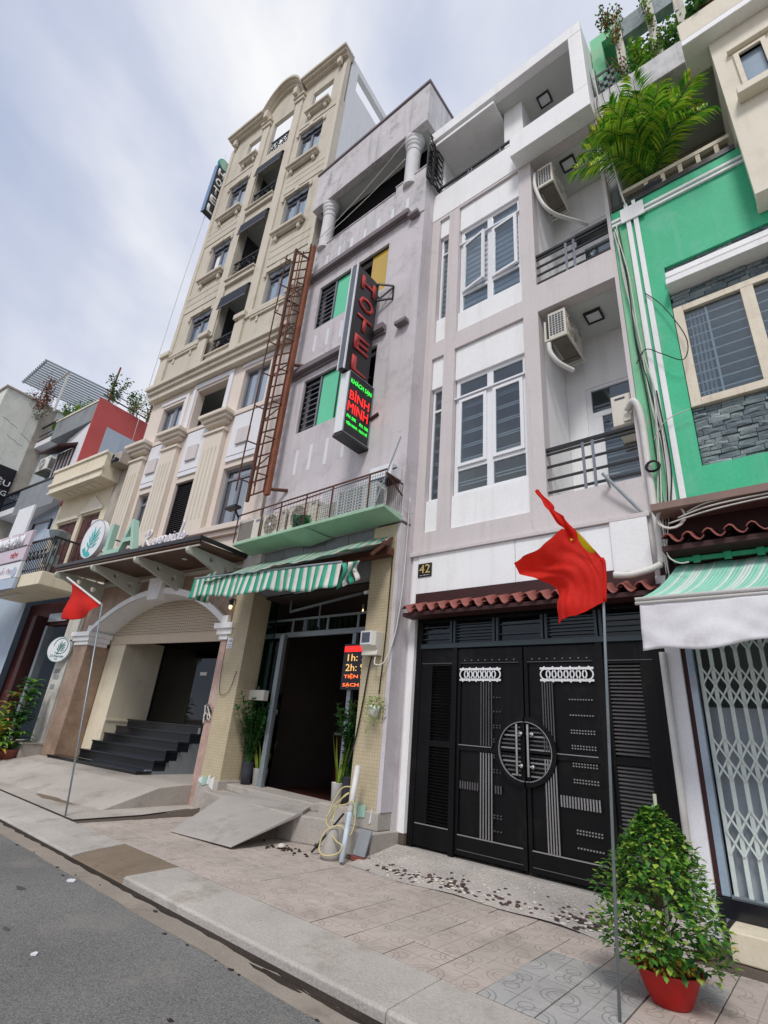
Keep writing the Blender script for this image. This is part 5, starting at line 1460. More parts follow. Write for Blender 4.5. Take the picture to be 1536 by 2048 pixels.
def scroll_rail(x0, x1, z0, z1, y):
    r = obj('iron_rail', MB().bar((x0, y, z1), (x1, y, z1), .05).bar((x0, y, z0 + .03), (x1, y, z0 + .03), .03), 'blackmetal', tl)
    n = 4; w = (x1 - x0) / n; h = z1 - z0
    for k in range(n):
        cx = x0 + (k + .5) * w; s = 1 if k % 2 else -1
        q = MB(); pts = []
        for j in range(19):
            t = j / 18
            a = t * 2.6 * pi
            rr_ = .20 * (1 - t * .75)
            pts.append((cx + s * (w * .28 - rr_ * cos(a) * .8 - .05), y, z0 + h * .32 + rr_ * sin(a)))
        q.tube(pts, .016, 5)
        pts = []
        for j in range(15):
            t = j / 14; a = pi * .4 + t * 2.2 * pi; rr_ = .17 * (1 - t * .7)
            pts.append((cx - s * (w * .1 - rr_ * cos(a) * .8), y, z0 + h * .70 + rr_ * sin(a)))
        q.tube(pts, .016, 5)
        q.tube(smooth_path([(cx - w * .45, y, z0 + .04), (cx - s * .12, y - .05, z0 + h * .4), (cx + s * .1, y - .03, z0 + h * .7), (cx + w * .4, y, z1)], 4), .015, 5)
        obj('scroll', q, 'blackmetal', r)
    return r
for i, (x0, x1, z0, z1) in enumerate(bays):
    scroll_rail(x0 + .02, x1 - .02, z0 + (.0 if i else .0), z0 + (.72 if i == 0 else .92), .06)
    obj('bay_lintel', MB().box(x0 - .0, x1 + .0, -.10, -.002, z0 - .24, z0 - .02).box(x0 - .02, x1 + .02, -.16, -.003, z0 - .06, z0 - .0), 'beige_l', tl, bev=.01)
    a = MB().prism([(.0, z1 - .02), (-.12, z1 - .12), (-.17, z1 - .66), (-.155, z1 - .66), (-.10, z1 - .14), (.0, z1 - .05)], 'x', x0 + .02, x1 - .02)
    ao = thing('roll_awning', ['navy roll awning over the lowest iron balcony of the beige hotel', 'navy roll awning over the middle iron balcony of the beige hotel', 'navy roll awning over the topmost iron balcony of the beige hotel'][i], 'awning', (0, 0, 0), 0, 'navy awnings of the beige hotel', local=True)
    ao.location = TO; ao.rotation_euler = (0, 0, TA)
    obj('cloth', a, 'navyawn', ao)
    obj('bar', MB().tube([(x0 + .02, -.165, z1 - .67), (x1 - .02, -.165, z1 - .67)], .022, 6), 'greyframe', ao)
    co = condenser(['condenser on the lowest recessed balcony of the beige hotel', 'condenser on the middle recessed balcony of the beige hotel', 'condenser on the topmost recessed balcony of the beige hotel'][i], .7, .5, .28, 'fan', 'ac_g', TA, (0, 0, 0))
    P0 = Matrix.Translation(TO) @ Matrix.Rotation(TA, 4, 'Z') @ Vector(((x0 + x1) / 2 + .1, 1.6, z0 + 1.25 if i else z0 + 1.2))
    co.location = P0
    obj('wall_shelf', MB().box(-.4, .4, -.2, .7, -.03, 0), 'ac_u', co)
scroll_rail(-3.70, -2.58, 21.96, 22.85, .10)
# main cornice and dado
cm = MB()
cm.box(W0 - .12, .04, -.36, -.002, 11.32, 11.46).box(W0 - .08, .0, -.28, -.003, 11.18, 11.319).box(W0 - .04, -.02, -.2, -.004, 10.96, 11.179)
obj('main_cornice', cm, 'beige_l', tl, bev=.014)
obj('dado', MB().box(W0, -4.2, -.16, -.0015, 11.461, 12.62).box(-2.25, -.02, -.16, -.0015, 11.461, 12.62), 'beige', tl)
obj('dado_cap', MB().box(W0 - .05, -4.0, -.22, -.003, 12.621, 12.72).box(-2.42, .02, -.22, -.003, 12.621, 12.72), 'beige_l', tl, bev=.01)
for x in (-6.14, -4.08, -2.36, -.22):
    obj('dado_pedestal', MB().box(x - .2, x + .2, -.24, -.161, 11.463, 12.60).box(x - .25, x + .25, -.30, -.16, 12.721, 12.9), 'beige_l', tl, bev=.012)
for x in (-5.6, -4.7, -1.6, -.75):
    obj('dado_bracket', MB().box(x - .04, x + .04, -.2, -.161, 12.30, 12.5), 'beige_l', tl, bev=.008)
obj('dado_ledge', MB().box(-5.9, -4.4, -.22, -.161, 12.501, 12.56).box(-1.9, -.5, -.22, -.161, 12.501, 12.56), 'beige_l', tl, bev=.008)
# cream middle storeys
lw = [(-5.62, -4.55, 9.28, 10.56), (-3.90, -2.48, 9.26, 10.68), (-1.80, -.76, 9.32, 10.70), (-5.56, -4.60, 5.72, 7.46), (-3.76, -2.55, 5.80, 7.47), (-1.74, -.64, 5.82, 7.48)]
obj('lower_wall', MB().wall(W0, -.001, 4.75, 11.599, .002, .25, lw), 'cream_low', tl)
for (x0, x1, z0, z1) in (lw[0], lw[2]):
    w = .07; f = MB(); y = .12; xm = (x0 + x1) / 2
    f.box(x0, x0 + w, y, y + .08, z0, z1).box(x1 - w, x1, y, y + .08, z0, z1).box(x0 + w, x1 - w, y, y + .08, z1 - w, z1).box(x0 + w, x1 - w, y, y + .08, z0, z0 + w).box(xm - .09, xm + .09, y, y + .079, z0 + w, z1 - w)
    fo = obj('window', f, 'greyframe', tl)
    obj('back_panel', MB().box(x0, x1, y + .5, y + .51, z0, z1), 'room', fo)
    for a, b in ((x0 + w, xm - .09), (xm + .09, x1 - w)):
        obj('pane', MB().box(a, b, y + .03, y + .036, z0 + w, z1 - w), 'glasstall', fo); curtain(fo, a, b, z0 + w, z1 - w, y + .075)
    obj('surround', MB().box(x1 + .10, x1 + .24, -.03, .001, z0, z1 + .22).box(x0 - .12, x1 + .099, -.031, .0012, z1 + .10, z1 + .22), 'panel_w', tl, bev=.006)
x0, x1, z0, z1 = lw[1]
obj('opening_surround', MB().box(x1 + .05, x1 + .22, -.05, .001, z0, z1 + .24).box(x0 - .18, x1 + .049, -.051, .0012, z1 + .08, z1 + .24).box(x0 - .2, x0 - .05, -.049, .0014, z0, z1 + .079), 'panel_w', tl, bev=.006)
for i, h in enumerate((lw[3], lw[5])):
    sash_window(*h, pane='glassblue', y=.14)
x0, x1, z0, z1 = lw[4]
lo = obj('louvre_frame', MB().box(x0, x0 + .04, .08, .16, z0, z1).box(x1 - .04, x1, .08, .16, z0, z1).box(x0 + .04, x1 - .04, .08, .16, z1 - .04, z1), 'louvre', tl)
lsm = MB().add([(-.5, 0, 0), (.5, 0, 0), (.5, .05, .045), (-.5, .05, .045), (-.5, .0, -.012), (.5, 0, -.012), (.5, .05, .033), (-.5, .05, .033)], [(0, 1, 2, 3), (4, 7, 6, 5), (0, 4, 5, 1), (2, 6, 7, 3)]).mesh('slat', 'louvre')
for k in range(26):
    put('slat', lsm, lo, ((x0 + x1) / 2, .08, z0 + .03 + (z1 - z0 - .08) * k / 26), (0, 0, 0), (x1 - x0 - .08, 1, 1))
obj('backing', MB().box(x0, x1, .17, .18, z0, z1), 'dark', lo)
obj('string_course', MB().box(W0, -.01, -.07, -.001, 9.10, 9.22), 'cream_low', tl, bev=.008)
for a, b in ((-5.58, -4.78), (-3.74, -2.78), (-1.72, -.60)):
    obj('white_panel', MB().box(a, b, -.045, -.001, 7.64, 9.08), 'panel_w', tl, bev=.006)
    obj('panel_groove', MB().box(a + .02, b - .02, -.049, -.0455, 7.78, 7.80), 'greyframe', tl)
    c = (a + b) / 2 - .02
    obj('square_boss', MB().box(c - .23, c + .23, -.10, -.046, 8.08, 8.56), 'taupe', tl, bev=.012)
for a, b in ((-6.42, -5.72), (-4.74, -4.0), (-2.74, -1.95)):
    sh = MB().box(a, b, -.14, -.002, 5.78, 8.78)
    so = obj('pilaster', sh, 'col_cream', tl, bev=.01)
    for k in range(4):
        x = a + (b - a) * (.2 + .2 * k)
        obj('flute', MB().box(x - .022, x + .022, -.146, -.1405, 6.1, 8.2), 'beige', so)
    obj('necking', MB().box(a - .05, b + .05, -.19, -.002, 8.66, 8.74), 'col_cream', tl, bev=.01)
    obj('capital', MB().box(a - .04, b + .04, -.20, -.003, 8.92, 9.02).box(a - .12, b + .12, -.28, -.003, 9.021, 9.13).box(a - .2, b + .2, -.36, -.003, 9.131, 9.25), 'col_cream', tl, bev=.018)
obj('base_course', MB().box(W0, -.01, -.18, -.0025, 5.62, 5.76).box(W0, -.01, -.1, -.0025, 5.50, 5.619), 'cream_low', tl, bev=.012)
# ------------- arched entrance
def arch_z(x, cx=-3.08, half=2.67, z0=3.38, rise=.84):
    R = (half * half + rise * rise) / (2 * rise)
    return z0 + rise - R + math.sqrt(max(0, R * R - (x - cx) ** 2))
ew = MB(); n = 28; xs = [-5.75 + 5.34 * k / n for k in range(n + 1)]
poly = [(W0, 3.2), (W0, 4.749), (-.001, 4.749), (-.001, 3.2), (-.41, 3.2)] + [(x, arch_z(x)) for x in xs[::-1]] + [(-5.75, 3.2)]
# front spandrel as quads so that no long concave face is needed
for k in range(n):
    a, b = xs[k], xs[k + 1]
    ew.quad((a, .0, arch_z(a)), (b, .0, arch_z(b)), (b, .0, 4.749), (a, .0, 4.749))
ew.box(W0, -5.75, .0, .5, 3.2, 4.749).box(-.41, -.001, .0, .5, 3.2, 4.749)
obj('arch_wall', ew, 'stone_br', tl)
it = MB()
for k in range(n):
    a, b = xs[k], xs[k + 1]
    it.quad((a, -.08, arch_z(a)), (a, .55, arch_z(a)), (b, .55, arch_z(b)), (b, -.08, arch_z(b)))
obj('arch_soffit', it, 'white', tl, smooth=True)
am = MB()
for k in range(n):
    a, b = xs[k], xs[k + 1]
    def U(x): return arch_z(x) + .15
    am.add([(a, -.10, arch_z(a) - .002), (b, -.10, arch_z(b) - .002), (b, -.10, U(b)), (a, -.10, U(a)), (a, .0, U(a)), (b, .0, U(b))], [(0, 1, 2, 3), (3, 2, 5, 4)])
am.box(-5.92, -5.75, -.10, .0, 3.36, 3.55).box(-.41, -.26, -.10, .0, 3.36, 3.55)
obj('arch_moulding', am, 'white', tl)
obj('keystone', MB().prism([(-3.34, 4.06), (-2.90, 4.06), (-2.82, 4.62), (-3.42, 4.62)], 'y', -.2, -.0), 'white', tl, bev=.012)
for a, b in ((-6.55, -5.62), (-.56, .02)):
    obj('impost', MB().box(a, b, -.18, .5, 3.26, 3.38).box(a + .06, b - .05, -.13, .48, 3.14, 3.259).box(a + .12, b - .1, -.09, .46, 3.04, 3.139), 'white', tl, bev=.012)
obj('left_pier', MB().box(-6.40, -5.75, -.06, .55, .0, 3.04), 'stone_br', tl, bev=.01)
obj('right_pier', MB().box(-.40, -.13, -.05, .5, .0, 3.04), 'marble_p', tl, bev=.01)
# entrance interior
obj('left_inner_wall', MB().box(-5.74, -4.98, .551, 1.7, .0, 3.30).box(-4.981, -4.96, .56, 1.70, 1.25, 1.29), 'cream_y', tl)
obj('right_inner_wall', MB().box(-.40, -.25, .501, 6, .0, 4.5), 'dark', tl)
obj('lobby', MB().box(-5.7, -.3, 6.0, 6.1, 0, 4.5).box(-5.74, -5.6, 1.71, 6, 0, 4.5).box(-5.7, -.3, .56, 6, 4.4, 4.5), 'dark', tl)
sh = MB()
so = obj('shutter_box', MB().box(-5.74, -.41, .52, .56, 3.14, 3.36), 'shutter', tl)
hm = MB().box(-2.66, 2.66, 0, .03, 0, .062).mesh('slat', 'shutter')
for k in range(13):
    put('slat', hm, so, (-3.08, .53, 3.365 + .07 * k))
holes_ = MB()
for k in range(12):
    for j in range(62):
        x = -5.6 + j * .083; z = 3.395 + .07 * k
        if z < arch_z(max(-5.7, min(-.45, x))): holes_.box(x, x + .045, .524, .5285, z - .006, z + .006)
obj('vent_slots', holes_, 'dark', so, kind='stuff')
# black granite stairs
for k, (y, z) in enumerate(((-.22, .40), (.14, .60), (.38, .80), (.63, .98), (.90, 1.16), (1.17, 1.33))):
    x0, x1 = (-4.975 if k else -5.7), -1.97
    o = obj('stair_tread', MB().box(x0, x1 + .03, y - .03, (y + .34 if k < 5 else 6.0), z - .035, z), 'blackstone', tl, bev=.006)
    obj('stair_riser', MB().box(x0, x1, y, y + .3, z - .20, z - .036), 'blackstone', tl)
sd = MB().prism([(-.2, .2), (.44, .2), (.44, .56), (.66, .56), (.66, .76), (.92, .76), (.92, .94), (1.19, .94), (1.19, 1.12), (1.6, 1.12), (1.6, .1), (-.2, .1)], 'x', -1.975, -1.965)
obj('stair_side', MB().box(-2.05, -1.972, .0, 1.65, .1, .42).box(-2.05, -1.973, .36, 1.65, .42, .60).box(-2.05, -1.974, .62, 1.65, .60, .79).box(-2.05, -1.975, .88, 1.65, .79, .97).box(-2.05, -1.976, 1.15, 1.65, .97, 1.29).box(-1.97, -.41, 1.64, 1.7, .1, 1.29), 'greywall', tl)
gd = obj('glass_partition', MB().box(-4.97, -.41, 1.72, 1.735, 1.33, 3.9), 'glassdark', tl)
obj('partition_edge', MB().box(-4.98, -4.95, 1.69, 1.75, 1.33, 3.9).box(-.9, -.87, 1.70, 1.75, 1.33, 3.9), 'blackmetal', gd)
obj('frosted_band', MB().box(-4.6, -3.6, 1.705, 1.712, 1.36, 2.25), 'pane', gd) if False else None
obj('door_sticker', MB().box(-3.15, -2.88, 1.705, 1.715, 2.52, 2.60), 'ac_w', gd)
# things seen through the partition
def lobby(x, y, z): return Matrix.Translation(TO) @ Matrix.Rotation(TA, 4, 'Z') @ Vector((x, y, z))
for i, (x, w, z0, z1, lb_) in enumerate(((-2.92, .22, 2.0, 2.95, 'left one of two orange red hanging decorations behind the lobby glass'), (-2.35, .24, 2.2, 3.1, 'right one of two orange red hanging decorations behind the lobby glass'))):
    hd = thing('hanging_ornament', lb_, 'ornament', lobby(x, 2.2, z0), TA, 'lobby decorations', local=True)
    obj('banner', MB().surf(lambda u, v: ((u - .5) * w * (1 - .3 * v) + .03 * sin(v * 9), .02 * sin(u * 6), (z1 - z0) * v), 6, 10), mat('orange_ornament', (176, 84, 44), .6, .3, 12), hd, solid=.02)
    obj('blossom', MB().lathe([(.001, -.08), (.09, -.03), (.1, .03), (.05, .09), (.001, .1)], (.02, 0, (z1 - z0) * .92), 10), 'lilac', hd, smooth=True)
dk = thing('reception_desk', 'white draped reception desk behind the lobby glass', 'desk', lobby(-3.6, 2.6, 1.33), TA, local=True)
obj('cloth_front', MB().box(-.75, .55, -.3, .3, 0, .75), 'pane_white', dk, bev=.04)
obj('top', MB().box(-.8, .6, -.34, .34, .751, .79), 'signwhite', dk)
# ramp slab in front of the arch
dr = MB().prism([(-1.75, .006), (-.75, .30), (-.25, .335), (1.7, .34), (1.7, -.05), (-1.75, -.05)], 'x', -5.6, -.36)
rm2 = obj('entrance_ramp', dr, 'concrete', None, bev=.012)
rm2.location = TO; rm2.rotation_euler = (0, 0, TA); rm2['kind'] = 'structure'
rm3 = obj('entrance_ramp', MB().prism([(-1.75, .006), (-.1, .33), (.0, -.05), (-1.75, -.05)], 'x', -9.5, -5.602), 'concrete', None)
rm3.location = TO; rm3.rotation_euler = (0, 0, TA); rm3['kind'] = 'structure'
pt = obj('dirt_patch', MB().prism(blob(-1.7, -1.86, .55, .10, 0, 26, 41), 'z', .0065, .0095), 'concrete_d', None, kind='stuff')
pt.location = TO; pt.rotation_euler = (0, 0, TA)

# ------------------------------------------------------------------ entrance canopy with letters
cn = thing('entrance_canopy', 'brown panelled entrance canopy on white pierced brackets over the arch', 'canopy', TO, TA, local=True)
obj('roof_panel', MB().prism([(-1.28, 4.74), (-.002, 4.78), (-.002, 4.82), (-1.28, 4.78)], 'x', -6.0, -.06), 'woodbrown', cn)
obj('roof_edge', MB().box(-6.03, -.03, -1.36, -1.281, 4.80, 4.90).box(-.06, -.025, -1.28, -.01, 4.80, 4.90), 'blackmetal', cn, bev=.015)
obj('gutter_pipe', MB().tube([(-6.0, -1.31, 4.775), (-.08, -1.31, 4.775)], .03, 8), 'woodbrown', cn, smooth=True)
obj('light_strip', MB().box(-5.95, -.1, -1.30, -1.27, 4.70, 4.73), 'cream_low', cn)
arm_pts = [(0.0, 4.20), (0.0, 4.70), (-1.20, 4.735)] + [(-1.26 - .085 * sin(a), 4.655 + .085 * cos(a)) for a in [k * pi / 8 for k in range(0, 9)]] + [(-1.1, 4.56)]
arm = plate(arm_pts, [circ((-.30, 4.50), .075), circ((-.72, 4.60), .06), circ((-.08, 4.6), .03, 10)], .09, 'bracket')
arm.transform(Matrix(((0, 0, 1, 0), (1, 0, 0, 0), (0, 1, 0, 0), (0, 0, 0, 1))))
arm.materials.clear(); arm.materials.append(M['canopywhite'])
for x in (-5.92, -4.13, -2.30, -.42):
    put('bracket', arm, cn, (x, 0, 0))
obj('wall_rail', MB().box(-6.0, -.08, -.05, -.003, 4.62, 4.70), 'canopywhite', cn)
for x in (-4.7, -3.0, -1.4):
    obj('downlight', MB().disc((x, -.7, 4.735), .06, 'z', .012, 14), 'signwhite', cn)
ls = thing('canopy_letters', 'pale green and white raised letters LA Riverside standing on the canopy edge', 'sign', TO, TA, local=True)
for ch, x, w in (('L', -3.62, .62), ('A', -2.98, .72)):
    text(ch, ls, (x + .12, -1.2, 5.31), (1, 0, 0), (0, 0, 1), w=w, h=.80, material='letgreen', extrude=.14, name='letter', offset=.0)
# handwritten 'Riverside', each letter a bent tube
def stroke(*paths):
    q = MB()
    for p in paths: q.tube([(v.x, -1.25, v.y) for v in smooth_path([(a, b, 0) for a, b in p], 4)], .026, 6)
    return q
ox, oz, s = -2.28, 4.93, .215
def sp(dx, pts): return [(ox + (dx + a) * s, oz + b * s) for a, b in pts]
script = {
    'R': [sp(0, [(.1, 0), (.35, .9), (.6, 1.75)]), sp(0, [(.1, 1.3), (.5, 1.8), (1.1, 1.75), (1.0, 1.2), (.45, .9), (.8, .5), (1.3, .05), (1.7, .2)])],
    'i': [sp(1.7, [(0, .2), (.25, .8), (.2, .1), (.5, .15)]), sp(1.7, [(.33, 1.05), (.36, 1.12)])],
    'v': [sp(2.25, [(0, .3), (.15, .8), (.3, .1), (.65, .85)])],
    'e': [sp(2.9, [(0, .35), (.4, .5), (.35, .85), (.05, .6), (.15, .1), (.55, .2)])],
    'r': [sp(3.5, [(0, .2), (.15, .85), (.3, .75), (.5, .75), (.45, .1), (.7, .2)])],
    's': [sp(4.25, [(0, .15), (.35, .9), (.45, .35), (.1, .08), (.6, .2)])],
    'i2': [sp(4.9, [(0, .2), (.25, .8), (.2, .1), (.5, .15)]), sp(4.9, [(.33, 1.05), (.36, 1.12)])],
    'd': [sp(5.5, [(.55, .75), (.15, .75), (.05, .2), (.4, .15), (.7, .9), (1.0, 2.2), (.85, 1.2), (.65, .15), (1.0, .2)])],
    'e2': [sp(6.55, [(0, .35), (.4, .5), (.35, .85), (.05, .6), (.15, .1), (.6, .25), (1.0, .5)])]}
for ch, paths in script.items():
    obj('letter', stroke(*paths), 'letwhite', ls, smooth=True)
obj('letter_rail', MB().bar((-3.9, -1.2, 4.915), (-.5, -1.2, 4.915), .03), 'blackmetal', ls)
dsn = thing('disc_sign', 'large white round sign with teal leaf emblem above the canopy left end', 'sign', TO, TA, local=True)
LEAFP = [((-.02, -.28), (-.2, -.08), .05), ((.0, -.22), (-.16, .06), .05), ((.02, -.16), (-.10, .18), .05), ((.05, -.10), (-.02, .27), .05), ((.02, -.26), (.24, -.16), .05), ((.03, -.18), (.27, -.03), .05), ((.04, -.10), (.26, .10), .05), ((.05, -.02), (.2, .22), .05)]
def leaf_logo(par, c, k, y, m, ax='y', ring=None):
    """palm leaf emblem: eight pointed leaflets and a ring, facing -y"""
    for (a, b, w) in LEAFP:
        A, B = Vector((a[0], a[1], 0)), Vector((b[0], b[1], 0)); d = (B - A); nrm = Vector((-d.y, d.x, 0)).normalized() * w
        mid = A.lerp(B, .55)
        pl = [A, mid + nrm * .6, B, mid - nrm * .6]
        obj('leaflet', MB().prism([(c[0] + k * v.x, c[1] + k * v.y) for v in pl], 'y', y, y + .006), m, par)
    obj('stem', MB().prism([(c[0] + k * x, c[1] + k * z) for x, z in ((-.12, -.40), (-.08, -.42), (.1, .05), (.07, .06))], 'y', y, y + .005), m, par)
    if ring: obj('emblem_ring', MB().prism(ring_pts(c[0], c[1], k * ring - .012, k * ring + .006, -2.2, 3.2, 30), 'y', y, y + .006), m, par)
obj('disc', MB().disc((-4.62, -1.30, 5.46), .53, 'y', .12, 40), 'signwhite', dsn, bev=.012)
obj('rim', MB().prism(ring_pts(-4.62, 5.46, .515, .53, 0, 2 * pi, 40), 'y', -1.306, -1.301), 'signgrey', dsn)
leaf_logo(dsn, (-4.62, 5.50), 1.15, -1.308, 'teal')
obj('wave', MB().prism([(-4.98, 5.20), (-4.86, 5.26), (-4.74, 5.10), (-4.62, 5.12), (-4.5, 5.02), (-4.62, 4.96), (-4.82, 5.03)], 'y', -1.307, -1.301), 'teal', dsn)
obj('support', MB().bar((-4.62, -1.18, 5.3), (-4.3, -.6, 4.9), .03).bar((-4.5, -1.18, 5.6), (-4.2, -.02, 5.5), .03), 'blackmetal', dsn)
ds2 = thing('disc_sign', 'small round white blade sign with dark teal leaf emblem beside the arch', 'sign', (TO[0], TO[1], 0), TA, local=True)
obj('disc', MB().disc((-6.72, -.30, 2.90), .34, 'y', .06, 36), 'signwhite', ds2, bev=.01)
obj('rim', MB().prism(ring_pts(-6.72, 2.90, .33, .34, 0, 2 * pi, 36), 'y', -.305, -.3005), 'tealdark', ds2)
leaf_logo(ds2, (-6.69, 2.99), .55, -.306, 'tealdark', ring=.38)
text('LA Riverside', ds2, (-6.72, -.301, 2.72), (1, 0, 0), (0, 0, 1), w=.40, h=.075, material='tealdark', extrude=.004)
text('HOTEL', ds2, (-6.72, -.301, 2.64), (1, 0, 0), (0, 0, 1), w=.09, h=.03, material='tealdark', extrude=.004)
_c = Vector((-6.72, -.27, 0))
ds2.matrix_world = Matrix.Translation(TO) @ Matrix.Rotation(TA, 4, 'Z') @ Matrix.Translation(_c) @ Matrix.Rotation(RD(26), 4, 'Z') @ Matrix.Translation(-_c)
obj('arm', MB().bar((-6.5, -.27, 3.16), (-6.30, -.06, 3.14), .025).bar((-6.35, -.1, 2.95), (-6.28, -.06, 3.36), .03), 'blackmetal', ds2)
# roof blade sign HOTEL seen high on the left edge
hs = thing('blade_sign', 'blue edged vertical HOTEL blade sign high on the beige tower edge', 'sign', TO, TA, local=True)
obj('box', MB().box(-6.62, -6.42, -.40, .06, 20.25, 23.05), 'signblack', hs, bev=.01)
obj('edge', MB().box(-6.63, -6.41, -.425, -.401, 20.22, 23.08), mat('steel_blue_edge', (96, 130, 168), .35, .08, 2, spec=.6), hs)
for k, ch in enumerate('HOTEL'):
    text(ch, hs, (-6.419, -.17, 22.72 - .55 * k), (0, 1, 0), (0, 0, 1), w=.32, h=.40, material='signwhite', extrude=.02, name='letter', offset=.03)
obj('roundel', MB().disc((-6.56, -.12, 23.36), .30, 'x', .12, 28), 'teal', hs)
obj('roundel_face', MB().disc((-6.438, -.12, 23.36), .26, 'x', .006, 28), 'letgreen', hs)
obj('stay', MB().bar((-6.5, .06, 22.0), (-6.3, .06, 22.0), .05).bar((-6.5, .06, 20.8), (-6.3, .06, 20.8), .05), 'blackmetal', hs)
# wall lantern, small notice, cable mess on the right pier
lt = thing('wall_lantern', 'small lit wall lantern between the arch and the hotel pier', 'lantern', lobby(-.17, -.1, 3.75), TA, local=True)
obj('bracket', MB().bar((0, .08, .12), (0, -.06, .14), .02).box(-.03, .03, .07, .09, -.05, .18), 'blackmetal', lt)
obj('cage', MB().lathe([(.03, -.02), (.055, .08), (.06, .09), (.0, .14)], (0, -.06, 0), 8), 'blackmetal', lt)
obj('globe', MB().lathe([(.001, -.10), (.03, -.08), (.04, -.04), (.03, -.0)], (0, -.06, 0), 10), 'lamp', lt, smooth=True)
nt_ = thing('notice_plate', 'small white printed notice plate on the hotel left pier', 'notice', (-9.28, 6.19, 2.95))
obj('plate', MB().box(-9.40, -9.22, 6.185, 6.198, 2.85, 3.06), 'signwhite', nt_)
text('228', nt_, (-9.31, 6.185, 3.0), (1, 0, 0), (0, 0, 1), w=.11, h=.05, material='signblack', extrude=.002)
text('KHOAN CẮT', nt_, (-9.31, 6.185, 2.93), (1, 0, 0), (0, 0, 1), w=.13, h=.028, material='signblack', extrude=.002)
text('BÊ TÔNG', nt_, (-9.31, 6.185, 2.885), (1, 0, 0), (0, 0, 1), w=.12, h=.028, material='signblack', extrude=.002)
for k in range(4):
    a = [lobby(-.30 + rr.uniform(-.12, .12), -.09, 1.55 + rr.uniform(-.15, .25)) for _ in range(5)]
    cable(['tangled grey cable loop on the pink marble pier, uppermost', 'tangled white cable loop hanging off the pink marble pier', 'dark tangled cable on the pink marble pier', 'thin cable hanging low on the pink marble pier'][k], a, .012, ['wirew', 'wirew', 'wires', 'wires'][k])
cable('thin dark cable hanging in a loop below the notice plate', [(-9.38, 6.18, 3.9), (-9.42, 6.18, 2.8), (-9.36, 6.18, 2.1), (-9.2, 6.17, 1.95), (-9.0, 6.18, 2.05), (-8.9, 6.19, 2.4)], .005)
M['shopsheet'] = mat('pale_blue_grey_sheet', (168, 176, 184), .6, .12, 2, streak=.3)
M['shopwall'] = mat('grey_shop_wall', (120, 126, 122), .8, .15, 2)
# ------------------------------------------------------------------ condensers on the white house balconies
def balcony_ac(label, loc, w=.78, h=.58, d=.30):
    t = condenser(label, w, h, d, 'fan', 'ac', pi / 2, loc, 'air conditioners of the white house')
    g = MB()
    for i in range(9):
        for j in range(5):
            g.box(-w / 2 - .006, -w / 2 - .001, -d / 2 + .035 + j * .05, -d / 2 + .072 + j * .05, .08 + i * .05, .11 + i * .05)
    obj('side_vent', g, 'panedark', t, kind='stuff')
    obj('wall_shelf', MB().box(-w / 2 - .03, -w / 2, -d / 2 - .02, d / 2 + .06, -.03, 0).box(w / 2, w / 2 + .03, -d / 2 - .02, d / 2 + .06, -.03, 0).box(-w / 2, w / 2, -d / 2 - .03, -d / 2, -.03, 0), 'ac', t)
    obj('shelf_upright', MB().box(-w / 2 - .03, -w / 2, d / 2 + .03, d / 2 + .06, 0, .4), 'ac', t)
    obj('underside', MB().box(-w / 2 + .03, w / 2 - .03, -d / 2 + .02, d / 2 - .02, .022, .029), 'ac_u', t)
    return t
balcony_ac('cream condenser on a wall shelf inside the lower balcony of the white house', (-2.33, 7.02, 7.78))
balcony_ac('cream condenser on a wall shelf inside the upper balcony of the white house', (-2.36, 7.02, 11.66))
a3 = condenser('cream condenser hung at the right end of the lower balcony rail', .66, .54, .27, 'fan', 'ac', pi / 2, (-1.50, 6.98, 5.74), 'air conditioners of the white house')
obj('wall_shelf', MB().box(-.36, -.33, -.16, .16, -.03, 0).box(.33, .36, -.16, .16, -.03, 0), 'ac_u', a3)
obj('label_slot', MB().box(-.336, -.3305, -.06, .08, .46, .49), 'panedark', a3)
obj('valve_cover', MB().box(-.36, -.331, -.12, -.02, .06, .18), 'ac', a3, bev=.01)
def pipe(label, pts, r, m='pipe'):
    o = obj('pipe', MB().tube(smooth_path(pts, 6), r, 9), m, smooth=True)
    o['label'] = label; o['category'] = 'pipe'
    return o
pipe('white insulated hose hanging from the upper balcony condenser', [(-2.56, 6.62, 12.15), (-2.55, 6.58, 11.7), (-2.42, 6.58, 11.1), (-2.25, 6.75, 10.85), (-2.0, 7.2, 10.95), (-1.9, 7.5, 11.1)], .035)
pipe('white insulated hose curling under the lower balcony condenser', [(-2.48, 6.62, 7.7), (-2.46, 6.62, 7.5), (-2.36, 6.7, 7.3), (-2.2, 6.9, 7.2)], .04)
pipe('white drain pipe from the rail condenser down the right edge of the white house', [(-1.42, 6.60, 5.95), (-1.30, 6.50, 6.0), (-1.235, 6.5, 5.7), (-1.235, 6.5, 4.8), (-1.235, 6.5, 4.4), (-1.22, 6.48, 3.9), (-1.235, 6.47, 3.62)], .045)
pipe('fat white pipe lying across the tile eave at its right end', [(-1.24, 6.44, 3.60), (-1.36, 6.34, 3.52), (-1.55, 6.25, 3.46), (-1.72, 6.22, 3.47)], .04)
fh = thing('flag_bracket', 'slanted galvanised pipe bracket below the lower balcony', 'bracket', (-1.7, 6.5, 4.6))
obj('pipe', MB().tube([(-1.78, 6.40, 4.95), (-1.36, 6.53, 4.30)], .022, 8), 'galv', fh)
obj('stay', MB().bar((-1.78, 6.42, 4.92), (-1.60, 6.55, 4.98), .012).bar((-1.75, 6.42, 4.9), (-1.74, 6.55, 4.8), .02), 'galv', fh)
